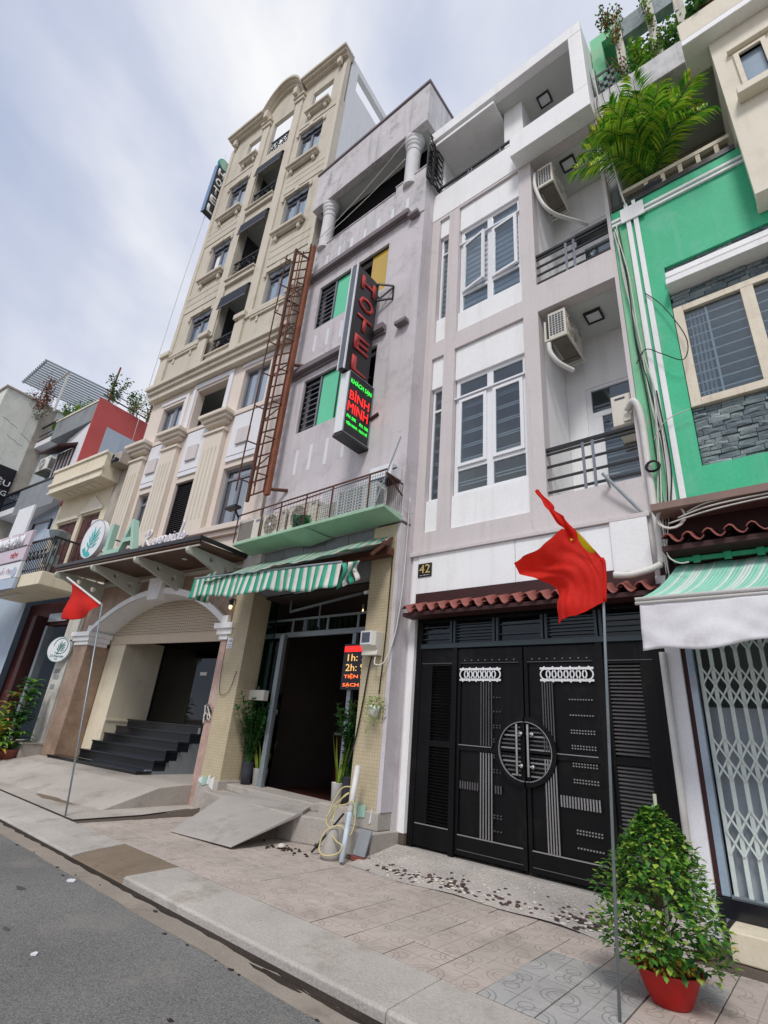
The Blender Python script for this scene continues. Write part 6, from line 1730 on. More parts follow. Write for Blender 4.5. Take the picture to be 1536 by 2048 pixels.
# tv of cables at the party line
P5 = [(-1.25, 6.5, 9.4), (-1.2, 6.48, 8.2), (-1.15, 6.5, 7.0), (-1.12, 6.5, 6.0), (-1.1, 6.49, 5.0), (-1.16, 6.47, 4.3), (-1.2, 6.45, 3.7), (-1.22, 6.44, 3.3)]
for k in range(7):
    o = rr.uniform
    pts = [(x + o(-.05, .06) + .012 * k, y - .015 * k * .4 + o(-.01, .01), z + o(-.1, .1)) for x, y, z in (P5 if k < 5 else P5[3:])]
    cable(['dark cable drooping down the corner between white and green houses, leftmost', 'pale cable down the party line beside the green pilaster', 'second pale cable twisted down the party line', 'dark cable crossing the pale ones on the party line', 'thin grey cable hugging the white corner', 'pale low cable bundle strand above the tile eave', 'dark low cable bundle strand above the tile eave'][k], pts, .009, ['wires', 'wirew', 'wirew', 'wires', 'wirew', 'wirew', 'wires'][k])
cable('dark cable arching over the green wall to the window frame', [(-1.2, 6.5, 6.6), (-1.05, 6.45, 6.75), (-.85, 6.42, 6.55), (-.62, 6.42, 6.35), (-.55, 6.44, 6.7), (-.75, 6.48, 7.4), (-.95, 6.5, 7.8)], .007)
cable('pale cable reaching across the white stripes to the stone panel', [(-1.12, 6.48, 5.3), (-.95, 6.45, 5.52), (-.66, 6.45, 5.6)], .006, 'wirew')
def coil(label, c, r, n, m, rt):
    pts = []
    for k in range(n * 14 + 1):
        a = 2 * pi * k / 14
        pts.append((c[0] + (r + .012 * sin(a * .37)) * cos(a), c[1] - .006 * k / 14 - .01 * sin(a * .5), c[2] + (r + .01 * cos(a * .23)) * sin(a)))
    o = obj('cable_coil', MB().tube(pts, rt, 6), m, smooth=True)
    o['label'] = label; o['category'] = 'cable coil'
coil('small black coil of cable on the corner beside the green wall', (-1.17, 6.44, 4.90), .075, 3, 'wires', .009)
coil('large pale coil of cable hanging over the red tile eave', (-1.02, 6.22, 4.08), .14, 2, 'wirew', .011)
for k in range(3):
    cable(['pale cable lying along the right tile eave, highest', 'pale cable lying along the right tile eave, middle', 'pale cable lying along the right tile eave, lowest'][k], [(-1.05 + .1 * k, 6.2, 4.0 + .05 * k), (-.6, 6.15, 4.06 + .05 * k), (0, 6.15, 4.1 + .04 * k), (.8, 6.15, 4.12 + .04 * k)], .01, 'wirew')
cable('pale cable drooping under the right tile eave to the green awning', [(-1.12, 6.2, 3.75), (-1.1, 6.2, 3.6), (-1.0, 6.15, 3.5), (-.9, 6.1, 3.48)], .008, 'wirew')

# ------------------------------------------------------------------ green house on the right
gh = thing('green_house', 'green house with slate window surround, roof garden and pale green shop awning', 'house', (0.2, 6.56, 0))
XR = 5.5
obj('front_wall', MB().wall(-1.27, XR, 4.25, 9.84, Y, Y + .25, [(-.66, 2.6, 4.82, 8.18)]), 'green', gh, bev=.008)
obj('old_paint_strip', MB().box(-1.272, -1.06, Y - .004, Y + .01, 4.26, 9.35), 'green_l', gh)
for x in (-1.02, -.91):
    obj('white_stripe', MB().box(x - .035, x + .035, Y - .045, Y - .001, 4.30, 9.44), 'white', gh, bev=.006)
for z in (9.47, 9.57):
    obj('white_stripe', MB().box(-1.27, XR, Y - .042, Y - .0012, z, z + .05), 'white', gh, bev=.006)
obj('knot_block', MB().box(-1.12, -.77, Y - .07, Y - .046, 9.42, 9.73), 'white', gh, bev=.006)
obj('white_stripe', MB().box(-1.05, -1.0, Y - .06, Y - .0014, 9.731, 9.83).box(-.93, -.88, Y - .06, Y - .0013, 9.731, 9.83), 'white', gh)
# slate stones, each laid on its own
obj('stone_backing', MB().box(-.658, 2.6, Y + .11, Y + .2, 4.822, 8.178), 'slate3', gh)
def slates(z0, z1, x0=-.655, x1=1.3):
    z = z0
    while z < z1 - .02:
        h = min(rr.choice([.05, .06, .07, .08]), z1 - z)
        x = x0 - rr.uniform(0, .15)
        while x < x1:
            L = rr.uniform(.10, .27)
            a, b = max(x, x0), min(x + L, x1)
            if b - a > .02:
                d = rr.uniform(.05, .08)
                q = MB(); j = lambda s: rr.uniform(-s, s)
                y0 = Y + .105 - d
                q.add([(a + .001, Y + .112, z + .001), (b - .001, Y + .112, z + .001), (b - .001, Y + .112, z + h - .001), (a + .001, Y + .112, z + h - .001),
                       (a + .003, y0 + j(.010), z + .003 + j(.002)), (b - .003, y0 + j(.010), z + .003 + j(.002)), (b - .003, y0 + j(.010), z + h - .004 + j(.002)), (a + .003, y0 + j(.010), z + h - .004 + j(.002)),
                       ((a + b) / 2 + j(.03), y0 - rr.uniform(.004, .014), z + h / 2 + j(.015))],
                      [(0, 1, 5, 4), (1, 2, 6, 5), (2, 3, 7, 6), (3, 0, 4, 7), (4, 5, 8), (5, 6, 8), (6, 7, 8), (7, 4, 8)])
                obj('stone', q, rr.choice(['slate', 'slate', 'slate2', 'slate3']), gh)
            x += L
        z += h
slates(4.825, 5.66); slates(7.36, 7.66); slates(7.99, 8.175)
for z0, z1, d in ((7.88, 7.975, .16), (7.66, 7.76, .26)):
    obj('white_ledge', MB().box(-.655, 2.6, Y - d + .06, Y + .10, z0, z1), 'white', gh, bev=.006)
obj('ledge_fascia', MB().box(-.655, 2.6, Y + .02, Y + .10, 7.762, 7.878), 'mauve_d', gh)
wf = MB(); y = Y - .02
wf.box(-.65, -.53, y, y + .1, 5.67, 7.35).box(-.53, 1.2, y, y + .1, 7.25, 7.35).box(-.53, 1.2, y, y + .1, 5.67, 5.78).box(.13, .27, y + .002, y + .098, 5.78, 7.25).box(1.0, 1.2, y + .001, y + .099, 5.78, 7.25)
M['frame_rust'] = mat('worn_cream_frame', (222, 212, 192), .6, .08, 5, streak=.5, dirt=(150, 96, 62), dirtamt=.25)
wo = obj('window', wf, 'frame_rust', gh, bev=.006)
for a, b in ((-.53, .13), (.27, 1.0)):
    obj('pane', MB().box(a, b, y + .05, y + .056, 5.78, 7.25), 'glass', wo)
    for k in range(9):
        z = 5.88 + k * .155
        obj('grille_bar', MB().box(a, b, y + .062, y + .074, z - .008, z + .008), 'upvc', wo)
    obj('grille_bar', MB().box(a + .24, a + .266, y + .057, y + .0615, 5.78, 7.25), 'upvc', wo)
cu = MB().surf(lambda u, v: (-.53 + .2 * u + .02 * v, y + .12 + .025 * sin(u * 26), 5.8 + 1.43 * v), 24, 3)
obj('curtain', cu, 'blind', wo, smooth=True)
obj('dark_room', MB().box(-.64, 1.2, Y + .6, Y + .62, 5.6, 7.4), 'room', wo)
# recessed balcony with the palm
obj('balcony_rail', MB().box(-1.25, .50, Y - .02, Y + .05, 9.84, 9.94), 'blackmetal', gh)
obj('balcony_floor', MB().box(-1.27, XR, Y + .251, 9, 9.5, 9.78), 'greywall', gh)
obj('balcony_back', MB().wall(-1.25, XR, 9.78, 12.4, 8.1, 8.25, [(-.70, .6, 10.6, 12.0)]), mat('tan_wall', (150, 138, 122), .8, .08, 1.5, streak=.3), gh)
fb = obj('back_window', MB().box(-.70, .6, 8.12, 8.2, 11.93, 12.0).box(-.70, .6, 8.12, 8.2, 10.6, 10.68).box(-.70, -.63, 8.12, 8.2, 10.68, 11.93).box(-.1, -.02, 8.12, 8.2, 10.68, 11.93).box(.5, .6, 8.12, 8.2, 10.68, 11.93), 'frame_rust', gh)
obj('pane', MB().box(-.63, .5, 8.16, 8.17, 10.68, 11.93), 'panedark', fb)
obj('left_pier', MB().box(-1.272, -1.15, Y + .251, 8.1, 9.781, 12.4), 'greywall', gh)
for x in (-.7, -.45, -.2, .05, .3):
    obj('baluster', MB().box(x - .03, x + .03, Y + .1, Y + .16, 9.78, 10.28), 'frame_rust', gh)
obj('back_rail', MB().box(-1.1, .48, Y + .09, Y + .17, 10.281, 10.36), 'frame_rust', gh)
# cream bay
bay = [(.82, 1.09, 10.42, 11.25)]
obj('bay_wall', MB().wall(.53, XR, 8.38, 11.95, 6.20, 6.35, bay), 'creamtop', gh, bev=.01)
obj('bay_side', MB().box(.532, .62, 6.351, 8.1, 9.9, 11.95).box(.532, XR, 6.351, 6.55, 8.382, 8.45), 'creamtop', gh)
bw = obj('bay_window', MB().box(.76, .82, 6.16, 6.26, 10.36, 11.30).box(1.09, 1.15, 6.16, 6.26, 10.36, 11.30).box(.82, 1.09, 6.16, 6.26, 11.25, 11.30).box(.82, 1.09, 6.16, 6.26, 10.36, 10.42), 'frame_rust', gh)
obj('pane', MB().box(.82, 1.09, 6.24, 6.25, 10.42, 11.25), 'pane', bw)
for k in range(6):
    obj('grille_bar', MB().box(.82, 1.09, 6.262, 6.272, 10.5 + k * .13, 10.512 + k * .13), 'upvc', bw)
obj('bay_room', MB().box(.625, XR, 7.0, 7.05, 9.9, 11.95), 'room', gh)
obj('bay_sill', MB().box(.66, 1.6, 6.02, 6.199, 10.20, 10.34).box(.70, 1.3, 6.12, 6.199, 11.38, 11.44), 'creamtop', gh, bev=.01)
obj('eyebrow', MB().box(.20, XR, 5.98, 6.556, 11.96, 12.10), 'white', gh, bev=.012)
obj('eyebrow_top', MB().box(.22, XR, 6.02, 6.556, 12.101, 12.17), 'mauve_d', gh)
# roof terrace
obj('terrace_slab', MB().box(-1.27, .22, Y - .06, Y + .3, 12.42, 13.08), mat('lichen_white', (206, 206, 206), .8, .1, 3, streak=.5, dirt=(120, 112, 110), dirtamt=.4), gh, bev=.015)
obj('terrace_soffit', MB().box(-1.27, XR, Y + .301, 9, 12.42, 12.6), 'ceil', gh)
obj('terrace_parapet', MB().box(.222, XR, Y - .05, Y + .2, 12.18, 13.55), 'creamtop', gh, bev=.012)
tw = MB().wall(-1.27, XR, 12.6, 16.4, 8.6, 8.75, [(-1.15, -.5, 14.4, 16.2)])
obj('terrace_wall', tw, 'green_l', gh)
obj('corner_wall', MB().wall(-1.27, -.56, 13.0, 15.72, 6.86, 7.0, [(-1.04, -.66, 14.15, 15.4)]), 'green_l', gh)
obj('corner_room', MB().box(-1.26, -.56, 7.6, 7.65, 13.0, 15.7).box(-1.272, -1.255, 7.001, 8.6, 13, 15.7), 'tealdark', gh)
obj('corner_roof', MB().box(-1.27, -.56, 7.001, 8.6, 15.6, 15.72), 'green_l', gh)
obj('dark_opening', MB().box(-1.2, .5, 9.2, 9.25, 13, 16.4), 'tealdark', gh)
for x, m in ((-.70, 'lichen'), (-.12, 'lichen'), (.34, 'lichen')):
    obj('terrace_post', MB().box(x - .075, x + .075, Y + .05, Y + .2, 13.0, 15.6), mat('lichen_post', (208, 204, 190), .8, .12, 6, streak=.5, dirt=(120, 112, 100), dirtamt=.5) if 'lichen_post' not in bpy.data.materials else bpy.data.materials['lichen_post'], gh, bev=.012)
for x0, x1 in ((-.62, -.2), (-.04, .26)):
    obj('terrace_beam', MB().box(x0, x1, Y + .05, Y + .25, 14.55, 15.15), 'slate2', gh, bev=.01)
lt2 = MB()
for i in range(5):
    for j in range(7):
        if (i + j) % 2 == 0:
            lt2.box(-1.24 + i * .075, -1.24 + i * .075 + .07, Y + .12, Y + .2, 13.1 + j * .12, 13.21 + j * .12)
obj('openwork_blocks', lt2, 'slate', gh, kind='stuff')
obj('openwork_frame', MB().box(-1.26, -.85, Y + .10, Y + .118, 13.95, 14.02).bar((-1.22, Y + .1, 12.7), (-1.3, Y + .0, 14.1), .03).bar((-1.15, Y + .1, 12.5), (-1.2, Y + .05, 14.1), .02), 'blackmetal', gh)
for k in range(3):
    obj('terrace_rail', MB().box(.5, XR, Y + .0, Y + .03, 13.62 + k * .1, 13.65 + k * .1), 'rust_d', gh)
obj('pole_cable', MB().tube(smooth_path([(-1.2, 6.4, 13.8), (-1.16, 6.4, 12.5), (-1.12, 6.45, 11.2), (-1.06, 6.46, 10.2), (-1.02, 6.48, 9.8)], 5), .012, 6), 'wirew', gh)
# ground floor
obj('pillar', MB().box(-1.345, -1.19, Y - .02, Y + .3, .0, 3.5), 'panel_w', gh, bev=.01)
obj('maroon_jamb', MB().box(-1.188, -1.145, Y + .02, Y + .3, .2, 3.5), 'darkbr', gh)
obj('steel_jamb', MB().box(-1.143, -1.075, Y + .0, Y + .1, .38, 3.4), 'pane', gh, bev=.006)
obj('lintel', MB().box(-1.27, XR, Y + .0, Y + .25, 3.4, 4.249), 'darkbr', gh)
obj('sill', MB().box(-1.187, XR, Y - .05, Y + .4, .22, .375), 'blackstone', gh)
obj('doorstep', MB().box(-1.06, XR, 6.12, Y + .0, .0, .215), 'cream_y', gh, bev=.012)
obj('shop_back', MB().box(-1.1, XR, 7.1, 7.2, .2, 3.4).box(-1.142, -1.08, Y + .301, 7.1, .2, 3.4), 'shopwall', gh)
obj('lower_sheet', MB().box(-1.07, XR, Y + .16, Y + .17, .376, 2.05), 'shopsheet', gh)
obj('downpipe', MB().tube([(-1.365, Y - .05, .1), (-1.365, Y - .05, 2.6)], .035, 10), 'pipe', gh, smooth=True)
eg = thing('tile_eave', 'terracotta tile eave over the pale green shop awning', 'eave', (0, 6.2, 3.9))
for k in range(16):
    put('tile', ptm, eg, (-1.13 + k * .2, 6.10 + rr.uniform(-.012, .012), 3.78 + rr.uniform(-.005, .005)), (rr.uniform(-.02, .02), 0, rr.uniform(-.01, .01)))
obj('soffit_board', MB().box(-1.2, XR, 6.12, 6.555, 4.16, 4.245), mat('brown_soffit', (140, 116, 108), .8, .15, 3), eg)
obj('eave_board', MB().box(-1.15, XR, 6.16, 6.54, 3.66, 3.72), 'darkbr', eg)
# collapsible gate
cg = thing('collapsible_gate', 'grey green steel collapsible lattice gate of the right shop', 'gate', (0, 6.6, .38))
gy = Y + .05
um = MB().box(-.019, .019, 0, .02, 0, 2.98).mesh('bar', 'galv')
M['gatepale'] = mat('pale_painted_steel', (206, 216, 211), .45, .1, 5, dirtamt=.3, dirt=(150, 156, 150), spec=.5)
um.materials.clear(); um.materials.append(M['gatepale'])
xm = []
for k in range(15):
    x = -1.03 + k * .115
    put('bar', um, cg, (x, gy, .39)); xm.append(x)
cm2 = MB().bar((-.0575, 0, -.10), (.0575, 0, .10), .018, .006, up=(0, 1, 0)).mesh('lattice_strip', 'gatepale')
cm3 = MB().bar((-.0575, 0, .10), (.0575, 0, -.10), .018, .006, up=(0, 1, 0)).mesh('lattice_strip', 'gatepale')
for k in range(14):
    for zc in (2.92, 2.72, 2.36, 2.16, 1.66, 1.46, 1.02, .82):
        put('lattice_strip', cm2, cg, (xm[k] + .0575, gy - .006, zc)); put('lattice_strip', cm3, cg, (xm[k] + .0575, gy - .014, zc))
obj('track', MB().box(-1.07, 1.0, gy - .03, gy + .05, .376, .392), 'galv', cg)
# pale green awning with the soiled valance
pa = thing('shop_awning', 'pale green striped shop awning with crumpled soiled white valance', 'awning', (0, 6, 3.2))
an = MB(); nb = 150
def pap(u, v):
    x0 = -1.08 - .25 * v
    x = x0 + (4 - x0) * u
    return (x, 6.46 - .86 * v, 3.56 - .57 * v - .06 * sin(pi * v) + .006 * sin(u * 90))
for k in range(nb):
    an.mi = 1 if k % 14 in (3, 6, 7, 8, 11) else 0
    an.surf(lambda u, v: pap((k + u) / nb, v), 1, 6)
obj('canopy_cloth', an, ['awnpale', 'awnpale_w'], pa, smooth=True, solid=.006)
ab = MB()
for k in range(3):
    ab.box(-1.10, XR, 6.44, 6.47, 3.6 + .06 * k, 3.6 + .06 * k + .05)
for x in (-.9, -.6, -.3, 0, .3): ab.box(x, x + .07, 6.43, 6.439, 3.57, 3.78)
obj('back_board', ab, 'green', pa)
obj('front_rail', MB().tube([(-1.36, 5.60, 2.985), (XR, 5.60, 2.985)], .022, 8).tube([(-1.36, 5.585, 2.94), (XR, 5.585, 2.94)], .018, 8), 'pipe', pa, smooth=True)
vl = MB()
def vpt(u, v):
    x = -1.32 + 2.9 * u
    cr_ = (.020 * sin(u * 13 + v * 2) + .008 * sin(u * 31 - v * 5 + 2 * sin(u * 9)) + .004 * sin(u * 60 + v * 9) + .004 * sin(u * 15 - v * 14 + 3 * sin(u * 21))) * (.15 + v)
    return (x - .02 * v, 5.585 + cr_ - .02 * v, 2.93 - (.44 + .03 * sin(u * 9 + 1) - .02 * sin(u * 23)) * v)
vl.surf(vpt, 90, 14)
obj('valance', vl, 'valance', pa, smooth=True, solid=.006)

# ------------------------------------------------------------------ houses on the far left (frame of the tall hotel)
cv = thing('cream_house', 'cream house with projecting roof parapet and brown shutters', 'house', TO, TA, local=True)
obj('front_wall', MB().wall(-10.7, -7.2, 5.0, 8.3, .0, .2, [(-10.3, -9.0, 5.0, 7.2), (-8.75, -7.6, 5.0, 7.3)]), 'cream_y', cv)
obj('roof_parapet', MB().box(-10.42, -7.0, -.62, 1.5, 8.14, 9.02), 'cream_y', cv, bev=.015)
obj('parapet_moulding', MB().box(-10.46, -6.96, -.68, -.621, 8.40, 8.50).box(-10.46, -6.96, -.67, -.621, 8.96, 9.06).box(-10.44, -6.97, -.65, -.621, 8.12, 8.2), 'creamtop', cv, bev=.008)
for k in range(6):
    obj('soffit_rib', MB().box(-9.9 + k * .4, -9.6 + k * .4, -.45, -.2, 8.11, 8.138), 'creamtop', cv)
obj('corner_column', MB().box(-7.19, -6.44, -.04, 1.5, .6, 8.60).box(-7.0, -6.44, -.45, 1.5, 8.601, 9.0), 'greycol', cv, bev=.012)
for a, b, lf_ in ((-10.3, -9.0, 2), (-8.75, -7.6, 2)):
    w = (b - a) / 2
    for k in range(2):
        x = a + k * w
        s_ = obj('shutter', MB().box(x + .02, x + w - .02, .06, .12, 5.0, 7.2), 'brownwood', cv)
        for j in range(3):
            obj('panel', MB().box(x + .12, x + w - .12, .045, .059, 5.15 + j * .68, 5.7 + j * .68), 'signwhite' if (k == 1 and a > -9) else 'brownwood', s_, bev=.006)
obj('pediment', MB().prism([(-8.85, 7.36), (-7.5, 7.36), (-7.5, 7.46), (-8.17, 7.92), (-8.85, 7.46)], 'y', -.06, -.001), 'creamtop', cv, bev=.01)
obj('lintel_moulding', MB().box(-10.4, -8.95, -.06, -.001, 7.26, 7.38), 'creamtop', cv)
obj('balcony_slab', MB().box(-10.9, -7.0, -1.24, -.001, 4.5, 4.88), 'cream_y', cv, bev=.015)
rb = obj('balcony_rail', MB().bar((-10.9, -1.2, 5.9), (-7.05, -1.2, 5.9), .05).bar((-7.05, -1.2, 5.9), (-7.05, 0, 5.9), .05).bar((-10.9, -1.2, 5.0), (-7.05, -1.2, 5.0), .03), 'blackmetal', cv)
for k in range(34):
    x = -10.9 + k * .115
    obj('baluster', MB().bar((x, -1.2, 4.88), (x, -1.2, 5.9), .02), 'blackmetal', rb)
for k in range(10):
    obj('baluster', MB().bar((-7.05, -1.15 + k * .12, 4.88), (-7.05, -1.15 + k * .12, 5.9), .02), 'blackmetal', rb)
sq = MB()
for k in range(6):
    x = -8.4 + k * .22
    pts = [(x + .16 * (1 - t / 14) * cos(t * .7), -1.215, 5.4 + .2 * (1 - t / 14) * sin(t * .7)) for t in range(12)]
    sq.tube(pts, .014, 4)
obj('scrollwork', sq, 'blackmetal', rb, kind='stuff')
bf = obj('black_frame', MB().bar((-8.6, -1.3, 5.7), (-8.6, -1.3, 6.5), .07).bar((-8.6, -1.3, 6.5), (-7.6, -1.25, 6.5), .07).bar((-7.6, -1.25, 6.5), (-7.6, -1.25, 6.2), .06), 'blackmetal', cv)
obj('ground_post', MB().box(-7.08, -6.44, -.10, -.042, .6, 3.8), 'pale', cv) if False else obj('ground_post', MB().box(-7.08, -6.46, -.10, -.041, .6, 3.8), mat('pale_dirty_post', (196, 192, 182), .8, .1, 3, streak=.5, dirt=(120, 114, 104), dirtamt=.4), cv)
for z, w_ in ((2.35, .3), (2.2, .3), (1.95, .22)):
    obj('grey_notice', MB().box(-6.95, -6.95 + w_, -.106, -.101, z - .06, z + .06), 'greywall', cv)
obj('base_step', MB().box(-7.5, -6.42, -.55, -.002, .0, .56), 'concrete', cv, bev=.015)
obj('base_step_top', MB().box(-7.53, -6.40, -.58, -.001, .561, .60), 'concrete', cv)
obj('ground_wall', MB().wall(-10.9, -7.2, .0, 4.499, .3, .5, [(-9.3, -7.3, .3, 3.75)]), 'brownwood', cv)
obj('door_post', MB().box(-9.45, -9.2, -.1, .3, .3, 4.0).box(-7.3, -7.1, .0, .3, .56, 3.75), 'darkbr', cv)
obj('door_leaf', MB().box(-8.9, -8.75, .1, .3, .3, 3.7), 'galv', cv)
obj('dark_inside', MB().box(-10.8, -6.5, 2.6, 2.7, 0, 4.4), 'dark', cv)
obj('transom_sheet', MB().box(-9.1, -8.0, .2, .24, 3.85, 4.1), 'pane_white', cv)
tb = thing('fluorescent_tube', 'pair of white tube lamps under the cream house balcony', 'tube lamp', (0, 0, 0), TA, local=True); tb.location = TO
for k in range(2):
    obj('tube', MB().tube([(-11.5, -1.15 + .25 * k, 4.42), (-9.2 + .3 * k, -1.15 + .25 * k, 4.42)], .025, 8), 'signwhite', tb, smooth=True)
fn = thing('balcony_lamp_unit', 'grey metal lamp unit standing on the cream house balcony', 'lamp', (0, 0, 0), TA, local=True); fn.location = TO  # plain lamp head on a stem, gives no light
obj('hood', MB().lathe([(.05, 0), (.05, .3), (.2, .32), (.2, .62), (.08, .66), (.06, .9), (.22, 1.1), (.3, 1.3), (.05, 1.4)], (-7.6, -.9, 4.9), 14), 'galv', fn, smooth=False)
obj('arm', MB().bar((-7.6, -.9, 5.9), (-6.8, -1.3, 5.75), .04).bar((-7.6, -.9, 5.5), (-6.8, -1.2, 5.5), .04), 'blackmetal', fn)
cc = thing('security_camera', 'small black security camera on a bracket at the column top', 'camera', (0, 0, 0), TA, local=True); cc.location = TO
obj('bracket', MB().bar((-6.9, -.47, 8.65), (-6.45, -.6, 8.55), .05).bar((-6.9, -.47, 8.65), (-6.9, -.47, 8.95), .04), 'blackmetal', cc)
obj('body', MB().box(-6.5, -6.25, -.68, -.56, 8.5, 8.6), 'blackmetal', cc, bev=.01)
# three stacked sign boards on the balcony front
sbn = thing('shop_sign', 'stacked white and lilac shop sign boards on the far left balcony front', 'sign', (0, 0, 0), TA, local=True); sbn.location = TO
SL, SR = -12.6, -8.30
for k, (z0, z1, m) in enumerate(((5.75, 6.25, 'lilac'), (5.28, 5.74, 'lilac'), (4.78, 5.27, 'signwhite'), (4.45, 4.77, 'bluewall'))):
    obj('board', MB().box(SL, SR + .0 - .08 * k * 0, -1.36, -1.26, z0, z1), m, sbn, bev=.01)
text('VIÊN NIÊN BẢN', sbn, (-9.75, -1.361, 6.02), (1, 0, 0), (0, 0, 1), w=2.2, h=.42, material='signwhite', extrude=.05, offset=.05)
obj('underline', MB().box(-11.0, SR - .05, -1.375, -1.361, 5.74, 5.78).box(-11.0, SR - .05, -1.375, -1.361, 5.27, 5.31), 'signblack', sbn)
text('TIỆM', sbn, (-9.0, -1.361, 5.5), (1, 0, 0), (0, 0, 1), w=.5, h=.22, material='letterred', extrude=.01)
text('Chăm sóc sắc đẹp', sbn, (-9.7, -1.361, 5.02), (1, 0, 0), (0, 0, 1), w=2.0, h=.26, material='lilac', extrude=.01)
obj('round_patch', MB().disc((-8.55, -1.372, 4.95), .16, 'y', .01, 20), 'bluewall', sbn)
ub = obj('white_board', MB().box(-10.2, -9.1, -1.30, -1.24, 6.3, 7.25), 'signwhite', sbn)
# grey and red house with roof garden
gr_ = thing('red_side_house', 'grey fronted house with red side wall and roof pergola', 'house', TO, TA, local=True)
obj('body', MB().add([(-15.4, .6, 0), (-10.62, .02, 0), (-10.62, 7, 0), (-15.4, 7, 0), (-15.4, .6, 12.6), (-10.62, .02, 12.6), (-10.62, 7, 12.6), (-15.4, 7, 12.6)],
                     [(0, 1, 5, 4), (3, 7, 6, 2), (0, 4, 7, 3), (4, 5, 6, 7)]), 'bluewall', gr_)
obj('white_front', MB().add([(-13.0, .29, 8.4), (-10.63, .0, 8.4), (-10.63, .0, 11.6), (-13.0, .29, 11.6)], [(0, 1, 2, 3)]), 'panel_w', gr_, solid=.02)
obj('red_side', MB().box(-10.62, -10.58, -.04, 7, 8.0, 12.7), 'redwall', gr_)
obj('grey_patch', MB().box(-10.579, -10.57, .55, 7, 8.0, 11.66), 'bluewall', gr_)
obj('grey_band', MB().box(-13.95, -10.625, -.03, .66, 11.62, 12.5), 'greywall', gr_, bev=.01)
obj('band_cap', MB().box(-13.98, -10.585, -.06, .66, 12.501, 12.58), 'creamtop', gr_)
obj('upper_slab', MB().box(-15.38, -13.951, -.03, .66, 11.6, 11.86), 'panel_w', gr_, bev=.01)
obj('upper_rail', MB().bar((-15.38, 0, 12.65), (-13.95, 0, 12.65), .06).bar((-15.38, 0, 12.2), (-13.95, 0, 12.2), .03).bar((-15.38, 0, 11.95), (-13.95, 0, 11.95), .03), 'blackmetal', gr_)
obj('lower_slab', MB().box(-15.38, -10.64, -.3, .66, 8.2, 8.46), 'panel_w', gr_, bev=.01)
obj('lower_band', MB().box(-13.9, -10.64, -.32, -.301, 8.0, 9.1), 'greywall', gr_)
obj('lower_rail', MB().bar((-15.38, -.28, 9.2), (-10.65, -.28, 9.2), .07).bar((-15.38, -.28, 8.75), (-13.9, -.28, 8.75), .03), 'blackmetal', gr_)
obj('lower_rail_glass', MB().box(-15.3, -13.92, -.27, -.26, 8.5, 9.15), 'panedark', gr_)
obj('window_awning', MB().prism([(.1, 10.95), (-.55, 10.5), (-.55, 10.42), (.1, 10.8)], 'x', -13.0, -11.4), 'darkbr', gr_)
fw = obj('window', MB().box(-12.9, -11.5, .08, .2, 9.2, 10.75), 'brownwood', gr_)
for k in range(5):
    obj('window_bar', MB().box(-12.8 + k * .28, -12.72 + k * .28, .05, .079, 9.3, 10.7), 'panel_w', fw)
ac4 = condenser('condenser on the pale blue wall of the grey and red house', .9, .65, .3, 'fan', 'ac_w', TA, lobby(-13.9, .2, 10.2))
obj('wall_shelf', MB().box(-.45, .45, -.2, .25, -.04, 0), 'ac_u', ac4)
ac5 = condenser('white condenser behind the upper rail of the grey and red house', .8, .55, .3, 'blank', 'ac_w', TA, lobby(-14.6, .35, 11.87))
# pergola
pg = thing('roof_pergola', 'slatted white pergola on the roof of the grey and red house', 'pergola', TO, TA, local=True)
pa_, pb_, pc_, pd_ = Vector((-13.4, -1.46, 14.6)), Vector((-12.9, 1.6, 14.6)), Vector((-16.0, -1.25, 14.6)), Vector((-15.6, 1.8, 14.6))
for k in range(13):
    t = k / 12
    obj('slat', MB().bar(pa_.lerp(pc_, t), pb_.lerp(pd_, t), .045, .07), 'galv', pg)
obj('beam', MB().bar(pa_.lerp(pb_, .3) + Vector((0, 0, -.06)), pc_.lerp(pd_, .3) + Vector((0, 0, -.06)), .06), 'pipe', pg)
obj('beam', MB().bar(pa_.lerp(pb_, .02) + Vector((0, 0, -.06)), pc_.lerp(pd_, .02) + Vector((0, 0, -.06)), .05), 'galv', pg)
for x, y in ((-13.3, -.5), (-15.9, -.4), (-12.95, 1.2)):
    obj('post', MB().bar((x, y, 12.6), (x, y, 14.55), .07), 'pipe', pg)
# far pale house with black sign on its flank
fh2 = thing('pale_house', 'tall pale rendered house at the left edge with cracked side wall', 'house', TO, TA, local=True)
obj('body', MB().box(-21, -15.42, -1.75, 7, 0, 13.72), 'palewall', fh2)
obj('corner_strip', MB().box(-15.419, -15.405, -.24, .3, 0, 13.70), 'greycol', fh2)
for k in range(4):
    z = (12.4, 11.7, 10.85, 12.0)[k]; y0 = (-1.5, -1.1, -1.6, -.7)[k]
    obj('crack', MB().tube(smooth_path([(-15.418, y0 + .16 * i, z - .05 * i + rr.uniform(-.04, .04)) for i in range(5)], 3), .008, 4), 'greyframe', fh2)
obj('roof_edge', MB().box(-21, -15.36, -1.82, 7, 13.721, 13.80), 'greycol', fh2)
bs = thing('flank_sign', 'black sign board with white letters on the pale house flank', 'sign', TO, TA, local=True)
obj('board', MB().box(-15.40, -15.36, -1.74, -.27, 7.6, 10.38), 'signblack', bs, bev=.008)
text('THIÊU', bs, (-15.359, -.92, 9.72), (0, 1, 0), (0, 0, 1), w=1.15, h=.30, material='signwhite', extrude=.02)
text('TƯỜNG', bs, (-15.359, -.92, 9.30), (0, 1, 0), (0, 0, 1), w=1.15, h=.30, material='signwhite', extrude=.02)
text('SPA', bs, (-15.359, -1.1, 8.75), (0, 1, 0), (0, 0, 1), w=.6, h=.30, material='lilac', extrude=.02)
